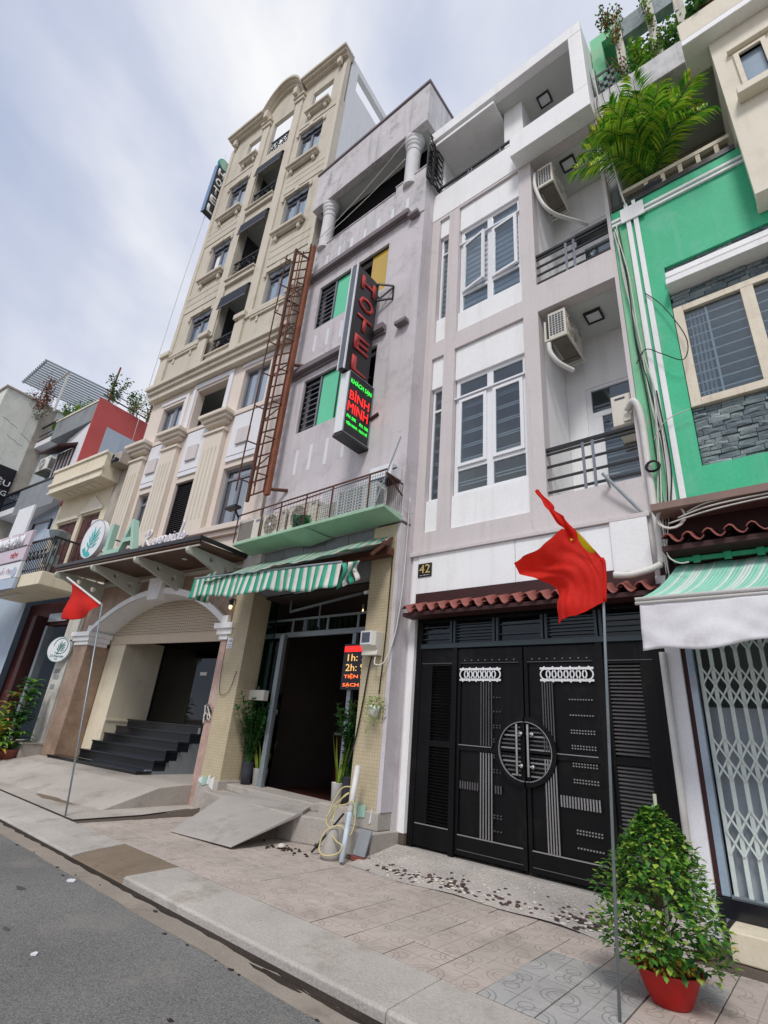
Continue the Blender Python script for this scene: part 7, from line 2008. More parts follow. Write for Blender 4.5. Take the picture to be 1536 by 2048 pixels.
# wire rising past the tall hotel
cable('thin cable rising along the left edge of the beige tower', [lobby(-6.6, -.2, 9.5), lobby(-6.7, -.2, 16), lobby(-6.5, -.2, 24)], .01, 'wirew')
# ------------------------------------------------------------------ red flags on thin poles
def lerp_path(pts, t):
    P = [Vector((a, b, 0)) for a, b in pts]
    L = [0]
    for i in range(1, len(P)): L.append(L[-1] + (P[i] - P[i - 1]).length)
    s = t * L[-1]
    for i in range(1, len(P)):
        if s <= L[i] + 1e-9:
            return P[i - 1].lerp(P[i], (s - L[i - 1]) / max(1e-9, L[i] - L[i - 1]))
    return P[-1]
def coons(top, right, bot, left):
    """top: A-B, bot: D-C, left: A-D, right: B-C"""
    A, B, Cc, D = [Vector((*p, 0)) for p in (top[0], top[-1], bot[-1], bot[0])]
    def f(u, v):
        a = lerp_path(top, u) * (1 - v) + lerp_path(bot, u) * v
        b = lerp_path(left, v) * (1 - u) + lerp_path(right, v) * u
        c = A * (1 - u) * (1 - v) + B * u * (1 - v) + D * (1 - u) * v + Cc * u * v
        return a + b - c
    return f
fl1 = thing('flag', 'large red flag with folded yellow star blowing before the black gate', 'flag', (-1.387, 4.19, 0))
obj('pole', MB().tube([(-1.387, 4.19, 0), (-1.25, 4.17, 2.605), (-1.226, 4.166, 2.93)], .011, 8), 'galv', fl1, smooth=True)
T_ = [(-1.93, 2.98), (-1.865, 3.051), (-1.71, 3.121), (-1.522, 3.269), (-1.403, 3.233), (-1.374, 3.194), (-1.27, 3.038), (-1.223, 2.967)]
R_ = [(-1.223, 2.967), (-1.209, 2.933), (-1.214, 2.779), (-1.232, 2.607)]
B_ = [(-1.609, 2.45), (-1.449, 2.493), (-1.327, 2.556), (-1.232, 2.607)]
L_ = [(-1.93, 2.98), (-1.922, 2.9), (-1.809, 2.869), (-1.704, 2.824), (-1.654, 2.779), (-1.632, 2.712), (-1.631, 2.605), (-1.609, 2.45)]
F1 = coons(T_, R_, B_, L_)
def flag_pt(u, v):
    p = F1(u, v)
    d = (1 - u)
    y = 4.148 + d * (.09 * sin(4.6 * v + 2.2 * u - .6) + .05 * sin(9 * u + 2.4 * v) + .022 * sin(15 * v - 7 * u) + .010 * sin(34 * u - 14 * v + 2 * sin(7 * v))) + .03 * sin(11 * v) * u * (1 - u) * 4 * .4 - .10 * d * (1 - v)
    return (p.x, y, p.y)
obj('cloth', MB().surf(flag_pt, 60, 60), 'flag', fl1, smooth=True)
obj('hem', MB().tube([Vector(flag_pt(u / 40, 1)) + Vector((0, -.002, .003)) for u in range(41)], .004, 5), 'flag', fl1, smooth=True)
obj('sleeve', MB().tube([Vector(flag_pt(1, v / 12)) for v in range(13)], .014, 8), 'flag', fl1, smooth=True)
# the corner of the cloth that the wind has rolled into a tail
tail = [(-1.707, 4.02, 3.657), (-1.675, 4.03, 3.60), (-1.642, 4.05, 3.552), (-1.60, 4.06, 3.475), (-1.586, 4.07, 3.437), (-1.53, 4.09, 3.355), (-1.494, 4.10, 3.305), (-1.455, 4.11, 3.235), (-1.43, 4.12, 3.19)]
tp = smooth_path(tail, 5)
def tail_pt(u, v):
    i = min(int(u * (len(tp) - 1)), len(tp) - 2); f = u * (len(tp) - 1) - i
    c = tp[i].lerp(tp[i + 1], f); w = .028 + .045 * u ** 1.6 + .006 * sin(u * 23); a = .5 + 2.6 * sin(u * 5.5) * .5
    t_ = (v - .5) * 2; fold = .35 * sin(v * 9 + u * 12)
    return (c.x + w * t_ * .62 * (.75 + .25 * cos(3 * a)), c.y + w * (t_ * sin(a) * .8 + fold), c.z + w * t_ * .45)
obj('rolled_corner', MB().surf(tail_pt, 40, 12), 'flag', fl1, smooth=True)
def star_pt(u, v):
    a = Vector((-1.374, 0, 3.194)).lerp(Vector((-1.262, 0, 3.03)), u); b = Vector((-1.392, 0, 3.12)).lerp(Vector((-1.285, 0, 2.975)), u)
    p = a.lerp(b, v); w = sin(pi * u) ** .5
    p = a.lerp(p, .3 + .7 * w)
    return (p.x, 4.035 + .03 * v + .06 * u, p.z)
obj('star', MB().surf(star_pt, 10, 6), 'star', fl1, smooth=True, solid=.003)
obj('star_tip', MB().add([(-1.425, 4.01, 3.13), (-1.395, 4.01, 3.115), (-1.42, 4.012, 3.105)], [(0, 1, 2)]), 'star', fl1, solid=.003)
fl2 = thing('flag', 'small red flag drooping on a leaning pole in front of the arched entrance', 'flag', (-9.14, 3.86, 0))
obj('pole', MB().tube([(-9.14, 3.86, -.02), (-9.587, 3.86, 1.466), (-10.16, 3.86, 3.30)], .014, 8), 'galv', fl2, smooth=True)
obj('sleeve', MB().tube([(-10.16, 3.84, 3.29), (-12.6, 3.9, 4.12)], .02, 6), 'pipe', fl2)
F2 = coons([(-12.08, 3.93), (-11.1, 3.60), (-10.25, 3.335)], [(-10.25, 3.335), (-10.20, 3.30), (-10.3, 3.25)], [(-11.62, 3.08), (-11.2, 3.06), (-10.78, 3.10), (-10.3, 3.25)], [(-12.08, 3.93), (-11.95, 3.72), (-11.85, 3.5), (-11.62, 3.08)])
obj('cloth', MB().surf(lambda u, v: (F2(u, v).x, 3.85 + .05 * (1 - u) * sin(5 * v + 3 * u) + .04 * sin(9 * u - 3 * v) * v - .05 * v * (1 - u), F2(u, v).y), 26, 22), 'flag', fl2, smooth=True, solid=.004)

# ------------------------------------------------------------------ plants
def leaf_mesh(m, L, W, droop=.2, fold=.2):
    return leaf(MB(), (0, 0, 0), (1, 0, 0), L, W, droop, fold).mesh('leaf', m)
def leaf_objs(par, items, meshes):
    """items: (point, direction, scale, mesh index)"""
    for p, d, s, k in items:
        d = Vector(d).normalized()
        up = Vector((0, 0, 1))
        if abs(d.dot(up)) > .95: up = Vector((.4, .8, .2))
        r = d.cross(up).normalized(); n = r.cross(d)
        m = Matrix((d, -r, n)).transposed().to_4x4()
        o = link('leaf', meshes[k], par)
        o.location = p; o.rotation_euler = m.to_euler(); o.scale = (s, s, s)
# kumquat bush in the red pot
PX, PY = -1.225, 4.76
kq = thing('potted_kumquat', 'bushy kumquat tree in a round red plastic pot on the pavement', 'potted plant', (PX, PY, 0))
def pot(par, c, prof, m, soil_r, soil_z, n=24, name='pot'):
    o = obj(name, MB().lathe(prof, c, n, cap=False), m, par, smooth=True)
    obj('soil', MB().disc((c[0], c[1], c[2] + soil_z), soil_r, 'z', .01, 18), 'soil', par)
    return o
pot(kq, (PX, PY, 0), [(.001, .005), (.115, 0), (.125, .01), (.165, .09), (.192, .16), (.20, .175), (.225, .195), (.232, .202), (.226, .206), (.19, .185), (.178, .15), (.13, .05)], 'terra_pot', .182, .155)
cr_ = random.Random(11)
obj('trunk', MB().tube(smooth_path([(PX, PY, .17), (PX + .01, PY, .3), (PX - .01, PY + .01, .5), (PX, PY, .95)], 4), [.02 - .0008 * k for k in range(13)], 8), 'bark', kq, smooth=True)
obj('stake', MB().tube([(PX + .02, PY + .03, .18), (PX + .035, PY + .03, 1.25)], .013, 8), mat('pale_bamboo_stake', (190, 196, 170), .6, .1, 5), kq)
obj('tie', MB().tube([(PX + .033 + .018 * cos(a), PY + .03 + .018 * sin(a), 1.13) for a in [k * pi / 5 for k in range(11)]], .005, 5).bar((PX + .05, PY - .02, 1.13), (PX + .02, PY - .04, 1.08), .006), 'teal', kq)
bm_ = MB()
ends = []
for k in range(34):
    z0 = cr_.uniform(.24, .9); a = cr_.uniform(0, 2 * pi)
    z1 = z0 + cr_.uniform(.05, .22)
    rad = max(.05, (.40 * (1 - max(0, (z1 - .40) / .86)) ** .8) * cr_.uniform(.75, 1.05))
    p1 = Vector((PX + rad * cos(a), PY + rad * sin(a), z1))
    bm_.tube(smooth_path([(PX, PY, z0), Vector((PX, PY, z0)).lerp(p1, .5) + Vector((0, 0, -.02)), p1], 3), [.007 - .0007 * i for i in range(7)], 5)
    ends.append((p1, Vector((PX, PY, z0))))
obj('branches', bm_, 'bark', kq, kind='stuff')
def crown_r(z):
    if z < .46: return .29 + .42 * (z - .2)
    return .40 * max(.02, 1 - ((z - .46) / .72) ** 1.55) ** .9
fo = MB(); single = []
nl = 4600
for k in range(nl):
    z = .22 + .93 * cr_.random() ** 1.1
    a = cr_.uniform(0, 2 * pi)
    lump = 1 + .16 * sin(3 * a + 7 * z) + .10 * sin(5 * a - 13 * z)
    rad = crown_r(z) * lump * (cr_.uniform(.2, 1.04) ** .45)
    if z < .27 and cr_.random() < .5: continue
    if sin(4 * a + 11 * z) > .93 and z < .7: continue
    p = Vector((PX + rad * cos(a), PY + rad * sin(a), z))
    d = Vector((cos(a), sin(a), cr_.uniform(-.55, .7))) + Vector((cr_.uniform(-.8, .8), cr_.uniform(-.8, .8), cr_.uniform(-.5, .5)))
    L = cr_.uniform(.034, .072)
    w = cr_.random()
    mi = 0 if w < .40 else (1 if w < .70 else (2 if w < .82 else (3 if w < .97 else (4 if z < .45 else 3))))
    front = (a % (2 * pi)) > pi * .95 and (a % (2 * pi)) < pi * 2.1 and rad > crown_r(z) * .8
    if front and len(single) < 290:
        single.append((p, d, L / .05, mi))
    else:
        fo.mi = mi
        leaf(fo, p, d, L, L * .66, .12, .12)
obj('foliage', fo, ['leaf1', 'leaf2', 'leaf3', 'leaf4', 'leafy'], kq, kind='stuff')
leaf_objs(kq, single, [leaf_mesh(m, .05, .033, .12, .12) for m in ('leaf1', 'leaf2', 'leaf3', 'leaf4', 'leafy')])
fm1 = MB().lathe([(.001, -.013), (.009, -.009), (.0125, 0), (.009, .009), (.001, .013)], (0, 0, 0), 10, cap=False)
fg, fo_ = fm1.mesh('fruit', 'fruit_g', True), fm1.mesh('fruit', 'fruit_o', True)
for k in range(70):
    if k < 34:
        z = cr_.uniform(.45, 1.12); a = cr_.uniform(pi, 2 * pi); rad = crown_r(z) * cr_.uniform(.9, 1.05)
        put('fruit', fg, kq, (PX + rad * cos(a), PY + rad * sin(a), z))
    else:
        a = cr_.uniform(pi * .9, 2.1 * pi); rad = cr_.uniform(.12, .2)
        put('fruit', fo_, kq, (PX + rad * cos(a), PY + rad * sin(a), .19 + cr_.uniform(0, .035)))
dl = MB()
for k in range(60):
    a = cr_.uniform(0, 2 * pi); rad = cr_.uniform(.05, .2)
    leaf(dl, (PX + rad * cos(a), PY + rad * sin(a), .19 + cr_.uniform(0, .05)), (cr_.uniform(-1, 1), cr_.uniform(-1, 1), cr_.uniform(-.2, .6)), .045, .025)
obj('dry_leaves', dl, 'leafb', kq, kind='stuff')

# glossy door plants
def zz_plant(label, c, h, n, seed, spread=.26):
    r = random.Random(seed)
    t = thing('potted_plant', label, 'potted plant', c, 0, 'dark glossy plants at the hotel door')
    pot(t, c, [(.001, .0), (.085, 0), (.10, .20), (.115, .36), (.12, .37), (.11, .37), (.10, .34)], 'potdark', .10, .33, 14)
    for k in range(n):
        a = r.uniform(0, 2 * pi); sp_ = r.uniform(.25, 1) * spread
        H = h * r.uniform(.6, 1.0)
        p0 = Vector((c[0] + .04 * cos(a), c[1] + .04 * sin(a), c[2] + .34)); p2 = Vector((c[0] + sp_ * cos(a), c[1] + sp_ * sin(a), c[2] + .34 + H))
        p1 = p0.lerp(p2, .5) + Vector((-.04 * cos(a), -.04 * sin(a), .06))
        path = smooth_path([p0, p1, p2], 5)
        s = MB().tube(path, [.010 - .0006 * i for i in range(len(path))], 5)
        q = s; q.mi = 0
        for i in range(2, len(path)):
            for sd_2 in (-1, 1):
                q.mi = r.choice([1, 1, 2])
                tdir = (path[i] - path[i - 1]).normalized(); side = tdir.cross(Vector((r.uniform(-1, 1), r.uniform(-1, 1), .2))).normalized() * sd_2
                leaf(q, path[i] + tdir * r.uniform(-.02, .02), side + tdir * .55, r.uniform(.10, .16), .072, .15, .12)
        q.mi = 1
        leaf(q, path[-1], (p2 - p1), .1, .045, .1, .15)
        obj('frond', q, ['zz2', 'zz', 'zz2'], t)
    return t
zz_plant('tall glossy plant in a dark pot left of the hotel door', (-8.60, 6.62, .46), 1.2, 34, 2, .46)
zz_plant('tall glossy plant in a dark pot right of the hotel door', (-5.90, 6.46, .50), 1.1, 24, 5, .36)
def snake_plant(label, c, h, n, seed, pr, ph):
    r = random.Random(seed)
    t = thing('potted_plant', label, 'potted plant', c, 0, 'snake plants in white pots')
    pot(t, c, [(.001, 0), (pr * .8, 0), (pr, ph), (pr * 1.05, ph + .005), (pr * .95, ph + .005), (pr * .9, ph - .03)], 'potwhite', pr * .9, ph - .03, 14)
    for k in range(n):
        a = r.uniform(0, 2 * pi); rad = r.uniform(0, pr * .6)
        b = Vector((c[0] + rad * cos(a), c[1] + rad * sin(a), c[2] + ph - .02)); H = h * r.uniform(.55, 1)
        tip = b + Vector((cos(a) * H * r.uniform(.1, .4), sin(a) * H * r.uniform(.1, .4), H))
        q = MB(); N = 6; side = Vector((-sin(a + .6), cos(a + .6), 0))
        for i in range(N):
            t0, t1 = i / N, (i + 1) / N
            w0, w1 = .024 * (1 - t0 ** 2.2) + .002, .024 * (1 - t1 ** 2.2) + .002
            A, B = b.lerp(tip, t0) + side * .03 * sin(t0 * 3) * .3, b.lerp(tip, t1) + side * .03 * sin(t1 * 3) * .3
            q.mi = 0; q.quad(A - side * w0 * .7, A + side * w0 * .7, B + side * w1 * .7, B - side * w1 * .7)
            q.mi = 1; q.quad(A + side * w0 * .7, A + side * w0, B + side * w1, B + side * w1 * .7); q.quad(A - side * w0, A - side * w0 * .7, B - side * w1 * .7, B - side * w1)
        obj('leaf', q, ['leaf2', 'leafy'], t)
snake_plant('snake plant with yellow edged leaves in a white pot left of the hotel door', (-8.44, 6.80, .46), .52, 24, 3, .14, .27)
snake_plant('slim snake plant with upright leaves in a tall white pot right of the hotel door', (-6.02, 6.36, .50), .72, 14, 4, .095, .27)
obj('upper_landing', MB().prism([(-8.78, 6.34), (-8.1, 6.30), (-6.4, 6.26), (-6.3, 6.40), (-6.3, 6.72), (-8.78, 6.95)], 'z', .345, .455), 'concrete', st, bev=.015)
obj('door_block', MB().box(-6.25, -5.67, 6.22, 6.75, .3, .498), 'concrete', st, bev=.02)
hp = thing('hanging_pot', 'small white wall pot with trailing green plant on the hotel right pier', 'hanging plant', (-5.20, 6.12, 1.78))
obj('pot', MB().lathe([(.001, -.10), (.05, -.09), (.075, -.02), (.085, .05), (.07, .05)], (-5.20, 6.10, 1.82), 14, cap=False), 'potwhite', hp, smooth=True)
r_ = random.Random(8); hm2 = MB()
for k in range(230):
    a = r_.uniform(0, 2 * pi); rad = r_.uniform(.02, .17); z = 1.88 + r_.uniform(-.06, .13) - (rad > .1) * r_.uniform(0, .5) ** 2
    hm2.mi = r_.choice([0, 1, 1, 2])
    leaf(hm2, (-5.20 + rad * cos(a), 6.10 + min(.08, rad * sin(a)), z), (cos(a), sin(a), r_.uniform(-.6, .4)), .035, .025)
for k in range(5):
    x = -5.30 + .05 * k; L = r_.uniform(.15, .4)
    for i in range(int(L / .022)):
        hm2.mi = r_.choice([0, 1, 2]); leaf(hm2, (x + .01 * sin(i), 6.06, 1.82 - i * .022), (r_.uniform(-1, 1), -.6, -.4), .028, .02)
obj('foliage', hm2, ['leaf1', 'leaf2', 'leaf4'], hp, kind='stuff')

# bed plants at the left edge
def strap_plant(label, c, h, n, seed, mats, w=.07, group=None, potm=None):
    r = random.Random(seed)
    t = thing('leafy_plant', label, 'plant', c, 0, group)
    if potm: pot(t, c, [(.001, 0), (.18, 0), (.24, .28), (.25, .3), (.22, .29)], potm, .21, .26, 16)
    stem = MB().tube([(c[0], c[1], c[2] + .1), (c[0] + .03, c[1], c[2] + h * .7)], .02, 6)
    obj('stem', stem, 'bark', t)
    for k in range(n):
        a = r.uniform(0, 2 * pi); z = c[2] + .25 + (h - .35) * r.random()
        L = r.uniform(.35, .6) * (1.1 - .4 * (z - c[2]) / h)
        p0 = Vector((c[0] + .03 * cos(a), c[1] + .03 * sin(a), z)); d = Vector((cos(a), sin(a), r.uniform(.35, 1.1))).normalized()
        q = MB(); N = 6; side = d.cross(Vector((0, 0, 1))).normalized()
        pts = [p0 + d * L * i / N - Vector((0, 0, L * .55 * (i / N) ** 2.2)) for i in range(N + 1)]
        for i in range(N):
            w0, w1 = w * sin(pi * min(1, .12 + .88 * i / N)) * .6, w * sin(pi * min(1, .12 + .88 * (i + 1) / N)) * .6
            q.quad(pts[i] - side * w0, pts[i] + Vector((0, 0, -w0 * .3)), pts[i + 1] + Vector((0, 0, -w1 * .3)), pts[i + 1] - side * w1)
            q.quad(pts[i] + Vector((0, 0, -w0 * .3)), pts[i] + side * w0, pts[i + 1] + side * w1, pts[i + 1] + Vector((0, 0, -w1 * .3)))
        obj('leaf', q, r.choice(mats), t)
    return t
strap_plant('tall strap leaved green plant at the left edge of the pavement', (-15.9, 4.95, .12), 2.0, 120, 21, ['leaf1', 'leaf3', 'leaf2', 'zz2'], .12, None, 'tile_r')
strap_plant('low yellow green croton below the tall plant at the left edge', (-15.9, 4.62, .08), 1.0, 90, 22, ['leaf4', 'leaf2', 'leafy', 'leaf1'], .10, None, 'tile_r')
strap_plant('reddish yellow croton at the far left edge of the pavement', (-17.0, 4.9, .12), 1.7, 80, 23, ['leafy', 'leaf4', 'leafb', 'leaf1'], .09, None, 'tile_r')

# areca palm leaning out over the green balcony
pl = thing('potted_palm', 'bright green feather palm spilling over the green house balcony', 'palm', (-.62, 6.75, 9.8))
pot(pl, (-.62, 6.85, 9.79), [(.001, 0), (.2, 0), (.25, .35), (.26, .36), (.23, .35)], 'potdark', .22, .32, 16)
r_ = random.Random(14)
def frond(p0, p1, sagd, Lmax, seed):
    r = random.Random(seed)
    p0, p1 = Vector(p0), Vector(p1)
    mid = p0.lerp(p1, .5) + Vector((0, 0, sagd))
    path = smooth_path([p0, mid, p1], 9)
    q = MB(); q.mi = 2
    q.tube(path, [.011 - .0004 * i for i in range(len(path))], 5)
    n = len(path)
    for i in range(3, n):
        for s in (-1, 1):
            for sub in (0, .5):
                t = min(1, (i + sub) / n); pp = path[i].lerp(path[min(i + 1, n - 1)], sub)
                d = (path[min(i + 1, n - 1)] - path[i - 1]).normalized()
                side = d.cross(Vector((0, 0, 1)))
                side = side.normalized() * s if side.length > .05 else Vector((s, 0, 0))
                L = Lmax * (sin(pi * (.14 + .76 * t)) ** .6) * r.uniform(.85, 1.15)
                q.mi = r.choice([0, 0, 1, 1, 2] + ([3] if t > .8 else []))
                leaf(q, pp, side + d * (.55 + .5 * t) + Vector((0, 0, r.uniform(.1, .5))), L, .030, .55, .25, up=(0, 0, 1))
    obj('frond', q, ['palm1', 'palm2', 'palm3', 'palm4'], pl)
fr_t = [((-1.62, 6.0, 10.62), .75), ((-1.35, 5.9, 10.3), .8), ((-1.3, 6.1, 11.35), .35), ((-1.05, 6.1, 11.5), .3), ((-.8, 5.9, 11.45), .35), ((-.45, 6.2, 11.75), .3), ((-.1, 6.3, 11.55), .4),
        ((.2, 6.1, 11.2), .55), ((.30, 6.0, 10.25), .85), ((.15, 6.5, 11.3), .5), ((-1.1, 5.8, 10.9), .7), ((-.9, 5.7, 11.2), .6), ((-.5, 5.6, 11.3), .6), ((-.2, 5.7, 10.9), .75), ((-.6, 5.75, 10.6), .9), ((-1.15, 6.0, 11.25), .5), ((-.75, 6.6, 11.85), .2), ((0, 6.6, 11.2), .5), ((-1.42, 6.05, 11.0), .6), ((.05, 5.85, 10.6), .8)]
for k, (p, s) in enumerate(fr_t):
    frond((-.62 + r_.uniform(-.08, .08), 6.8 + r_.uniform(-.06, .06), 10.15 + r_.uniform(0, .3)), p, s * .62, .36, 40 + k)
cn_ = MB()
for k in range(7): cn_.tube([(-.62 + r_.uniform(-.1, .1), 6.85 + r_.uniform(-.08, .08), 10.1), (-.62 + r_.uniform(-.16, .16), 6.8, 10.6)], .018, 6)
obj('canes', cn_, 'leaf2', pl, kind='stuff')

def clump(name, label, cat, boxes, n, seed, mats, L=.07, group=None, stems=True, W=.6):
    """loose leafy plant: leaves scattered round several leaning stems"""
    r = random.Random(seed)
    base = Vector(boxes[0][0])
    t = thing(name, label, cat, base, 0, group)
    q = MB(); sm = MB()
    for (c, rad, h) in boxes:
        c = Vector(c)
        for s in range(5):
            a = r.uniform(0, 2 * pi); tip = c + Vector((rad * cos(a) * .7, rad * sin(a) * .7, h * r.uniform(.5, 1.05)))
            sm.tube(smooth_path([c, c.lerp(tip, .5) + Vector((r.uniform(-.05, .05), r.uniform(-.05, .05), .03)), tip], 3), .006 + .002 * rad, 4)
            for i in range(n // (5 * len(boxes))):
                tt = r.uniform(.15, 1.05)
                p = c.lerp(tip, tt) + rdir() * rad * r.uniform(.05, .5)
                q.mi = r.randrange(len(mats))
                leaf(q, p, rdir(-.4, .6) + (tip - c).normalized() * .3, L * r.uniform(.6, 1.3), L * W, .2, .2)
    obj('foliage', q, mats, t, kind='stuff')
    if stems: obj('stems', sm, 'bark', t, kind='stuff')
    return t
G1 = ['leaf1', 'leaf2', 'leaf3', 'leaf4']
clump('climbing_vine', 'leafy vine climbing the first post of the green house roof terrace', 'vine', [((-.72, 6.55, 13.1), .22, 1.2), ((-.75, 6.5, 14.2), .2, 1.3), ((-.85, 6.5, 14.9), .25, .7)], 420, 61, ['leaf1', 'leaf3', 'leaf2', 'pink'], .06, 'plants on the roof terrace')
clump('climbing_vine', 'leafy vine climbing the second post of the green house roof terrace', 'vine', [((-.14, 6.55, 13.1), .18, 1.1), ((-.12, 6.5, 14.0), .16, 1.2)], 320, 62, G1, .055, 'plants on the roof terrace')
clump('terrace_shrub', 'bright shrub between the first two posts of the roof terrace', 'shrub', [((-.45, 6.75, 13.1), .35, 1.0), ((-.3, 6.7, 13.2), .3, .9)], 700, 63, ['leaf2', 'leaf4', 'palm1', 'leaf1'], .09, 'plants on the roof terrace')
clump('terrace_shrub', 'dark shrub between the last two posts of the roof terrace', 'shrub', [((.08, 6.8, 13.1), .3, 1.3)], 500, 64, ['leaf3', 'leaf1', 'leaf2'], .09, 'plants on the roof terrace')
clump('terrace_shrub', 'brownish shrub beside the openwork blocks of the roof terrace', 'shrub', [((-.92, 6.8, 13.0), .25, .8)], 380, 65, ['leaf3', 'leafb', 'leaf1'], .07, 'plants on the roof terrace')
clump('terrace_bush', 'large dark bush over the cream parapet at the upper right', 'bush', [((.75, 6.8, 13.5), .5, .8), ((1.1, 6.8, 13.5), .5, .9), ((.55, 6.6, 13.6), .35, .5)], 1100, 66, ['leaf3', 'leaf1', 'palm3', 'leaf1'], .10, 'plants on the roof terrace')
for k, (x, z) in enumerate(((-1.2, 12.5), (-.95, 12.7))):
    o = obj('dry_tendrils', MB().tube(smooth_path([(x, 6.46, z + 1.2), (x + .04, 6.44, z + .7), (x - .02, 6.44, z + .2), (x + .03, 6.44, z - .4)], 5), .008, 4).tube(smooth_path([(x + .12, 6.46, z + .8), (x + .1, 6.44, z + .4), (x + .15, 6.44, z - .2)], 5), .006, 4), 'bark')
    o['label'] = ('dry vine tendril hanging over the white terrace edge at the party wall', 'dry vine tendril hanging over the white terrace edge below the first post')[k]; o['category'] = 'vine'; o['group'] = 'plants on the roof terrace'
# roof garden far left
def Lw(u, y, z): return tuple(lobby(u, y, z))
clump('roof_shrub', 'green shrub on the grey roof edge under the pergola', 'shrub', [(Lw(-12.6, .1, 12.55), .5, .9), (Lw(-13.4, .1, 12.55), .4, .7)], 650, 71, G1, .11, 'roof garden plants')
clump('roof_shrub', 'long dark hedge along the red wall roof edge', 'hedge', [(Lw(-10.7, .5, 12.7), .45, 1.3), (Lw(-10.7, 1.4, 12.7), .6, 1.3), (Lw(-10.7, 2.4, 12.7), .6, 1.2), (Lw(-10.7, 3.4, 12.7), .6, 1.1), (Lw(-10.7, 4.6, 12.7), .6, 1.1)], 1500, 72, ['leaf3', 'leaf1', 'leaf3', 'fruit_g'], .12, 'roof garden plants')
clump('roof_shrub', 'pale flowering climber on the red wall roof fence', 'shrub', [(Lw(-10.6, 1.2, 12.7), .4, .8), (Lw(-10.6, 2.0, 12.7), .4, .8), (Lw(-10.6, 2.8, 12.7), .4, .7)], 420, 73, ['cream_y', 'leaf4', 'leaf2'], .09, 'roof garden plants')
clump('roof_shrub', 'dark creeper hanging in the pergola slats', 'creeper', [(Lw(-14.0, -.6, 13.0), .5, 1.3), (Lw(-14.6, -.6, 12.9), .5, 1.0)], 620, 74, ['leaf3', 'leafb', 'pink'], .10, 'roof garden plants')
clump('roof_shrub', 'red and green creeper at the left end of the pergola', 'creeper', [(Lw(-15.4, -.4, 12.9), .5, 1.0), (Lw(-16.0, -.5, 13.75), .5, .7)], 480, 75, ['leaf3', 'pink', 'leafb', 'leaf1'], .09, 'roof garden plants')
clump('roof_shrub', 'small bright fern on the grey house upper balcony', 'fern', [(Lw(-14.3, .1, 12.3), .35, .5)], 260, 76, ['leaf2', 'leaf4', 'palm1'], .12, 'roof garden plants')
for k, y in enumerate((.3, 2.0)):
    p = thing('roof_pole', ('rusty pole at the near corner of the red wall roof', 'rusty pole halfway along the red wall roof')[k], 'pole', lobby(-10.65, y, 12.7), TA, local=True)
    obj('shaft', MB().tube([(0, 0, 0), (.05, 0, 1.7 - .3 * k)], .035, 6), 'rust', p)
obj('roof_fence', MB().bar((-10.62, .05, 12.9), (-10.62, 6.5, 12.9), .04).bar((-10.62, .05, 13.15), (-10.62, 6.5, 13.15), .03), 'rust_d', gr_)

# ------------------------------------------------------------------ odds and ends at the foot of the hotel pier
wp = thing('leaning_pipe', 'white plastic pipe post leaning on the hotel pier with a wound hose', 'pipe post', (-5.03, 5.52, 0))
obj('shaft', MB().tube([(-5.03, 5.52, .02), (-5.17, 5.75, .55)], .035, 10), 'bluepipe', wp, smooth=True)
obj('upper_shaft', MB().tube([(-5.165, 5.74, .53), (-5.30, 5.97, 1.06)], .042, 10), 'pipe', wp, smooth=True)
hs_ = []
M['hose'] = mat('cream_garden_hose', (206, 192, 138), .5, .08, 4)
hose = [(-5.28, 5.9, .80), (-5.42, 5.82, .78), (-5.52, 5.75, .55), (-5.55, 5.72, .35), (-5.42, 5.72, .52), (-5.3, 5.74, .70), (-5.22, 5.74, .74), (-5.38, 5.68, .60), (-5.50, 5.66, .40), (-5.40, 5.66, .33), (-5.36, 5.68, .55), (-5.2, 5.70, .62), (-5.12, 5.74, .66), (-5.08, 5.76, .45), (-5.10, 5.70, .28), (-5.2, 5.62, .38), (-5.34, 5.5, .30), (-5.38, 5.46, .12), (-5.26, 5.44, .06), (-5.10, 5.5, .10), (-5.06, 5.54, .18), (-5.2, 5.56, .22), (-5.3, 5.56, .28)]
o = obj('hose', MB().tube(smooth_path(hose, 6), .0085, 7), 'hose', smooth=True)
o['label'] = 'cream garden hose looped round the leaning white pipe'; o['category'] = 'hose'
ib = thing('iron_bar', 'thin black iron bar propped on the landing beside the hose', 'bar', (-5.6, 5.6, 0))
obj('shaft', MB().tube([(-5.60, 5.55, .02), (-5.38, 5.86, .48)], .014, 7), 'blackmetal', ib)
obj('collar', MB().tube([(-5.575, 5.585, .08), (-5.56, 5.605, .11)], .03, 8), 'blackmetal', ib)
gc = obj('cement_lump', MB().lathe([(.13, 0), (.12, .05), (.09, .2), (.07, .32), (.03, .36)], (-5.32, 5.62, 0), 12), 'ramp', smooth=True)
gc['label'] = 'grey conical cement lump at the foot of the leaning pipe'; gc['category'] = 'cement block'
bb = thing('paving_block', 'blue grey slab propped against the hotel pier step', 'slab', (-4.98, 5.86, 0))
obj('slab', MB().prism([(5.82, .06), (5.85, .06), (5.96, .34), (5.93, .34)], 'x', -5.13, -4.93), 'greywall', bb, bev=.005)
obj('brick_foot', MB().box(-5.14, -4.92, 5.80, 5.90, .0, .055), 'tile_r', bb, bev=.008)
dp = MB(); rq = random.Random(31)
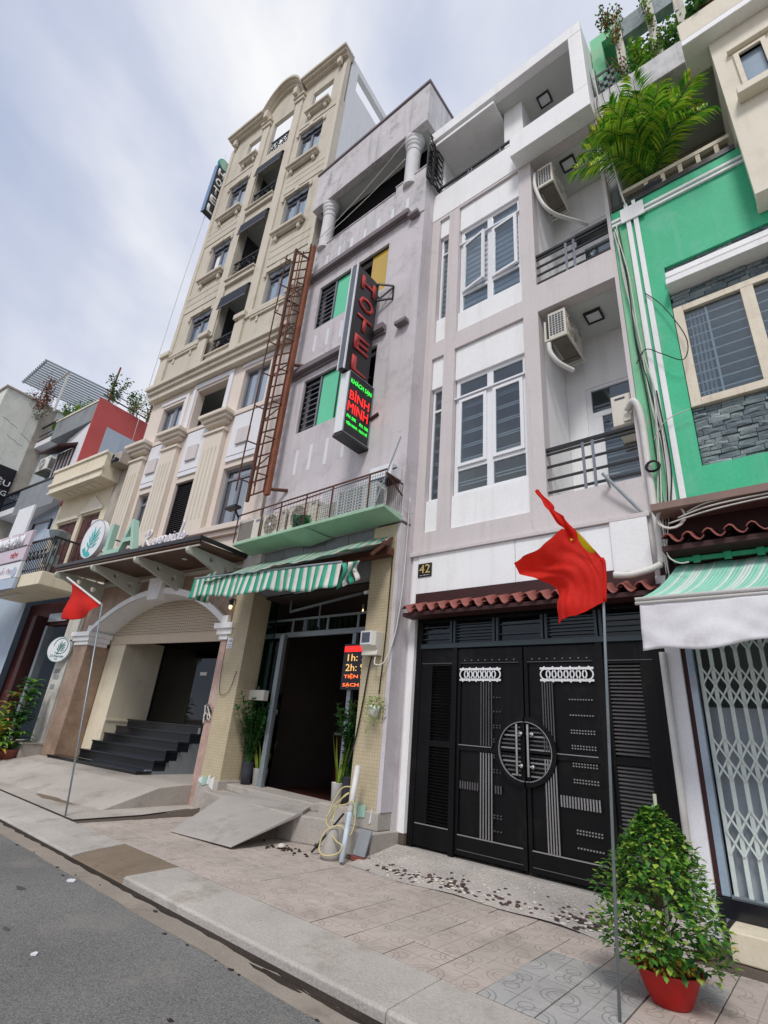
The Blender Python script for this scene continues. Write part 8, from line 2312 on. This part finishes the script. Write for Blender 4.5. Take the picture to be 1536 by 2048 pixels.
for k in range(55):
    a = rq.uniform(0, 2 * pi); rad = abs(rq.gauss(0, .12)); s = rq.uniform(.008, .03)
    x, y_ = -6.0 + rad * cos(a) * 1.8, 5.42 + rad * sin(a); z = .012
    dp.lathe([(s, 0), (s * .8, s * .5), (.001, s * .8)], (x, y_, .0), 6, cap=False)
obj('dirt_heap', dp, 'grit', kind='stuff')
pb2 = obj('pale_stone', MB().lathe([(.001, 0), (.05, .01), (.06, .025), (.03, .05), (.001, .055)], (-6.02, 5.40, .01), 10), 'peb_w', smooth=True)
pb2['label'] = 'pale stone lying on the dark dirt beside the ramp'; pb2['category'] = 'stone'
mb_ = thing('letter_box', 'cream box fixed at the left side of the hotel door above the plants', 'box', (-8.58, 6.6, 2.0))
obj('body', MB().box(-8.80, -8.33, 6.50, 6.62, 1.90, 2.09), 'ac', mb_, bev=.01)
obj('arm', MB().box(-8.82, -8.70, 6.60, 6.66, 1.95, 2.02), 'blackmetal', mb_)
sc_ = thing('door_camera', 'small white security camera at the left edge of the hotel right pier', 'camera', (-5.68, 6.4, 3.68))
obj('body', MB().tube([(-5.66, 6.35, 3.72), (-5.74, 6.22, 3.66)], .03, 10), 'signwhite', sc_)
obj('base', MB().box(-5.66, -5.60, 6.3, 6.4, 3.70, 3.78), 'signwhite', sc_)
# litter on the road
for k, (x, y_) in enumerate(((-4.6, 2.0), (-2.35, 2.55), (-6.2, 2.85), (-3.2, 1.55), (-7.0, 2.1))):
    q = MB(); s = .03 + .01 * (k % 3)
    pts_ = [(x + s * rq.uniform(.5, 1.4) * cos(a), y_ + s * rq.uniform(.5, 1) * sin(a)) for a in [i * pi / 3.5 for i in range(7)]]
    q.prism(pts_, 'z', -.088, -.078)
    o = obj('paper_scrap', q, 'signwhite')
    o['label'] = ('white paper scrap in the open middle of the asphalt', 'white paper scrap beside the gutter strip near the bottom edge', 'white paper scrap at the gutter edge below the dark kerb stone', 'white paper scrap lowest on the asphalt', 'small white paper scrap on the asphalt below the flag pole')[k]; o['category'] = 'litter'; o['group'] = 'paper scraps on the road'
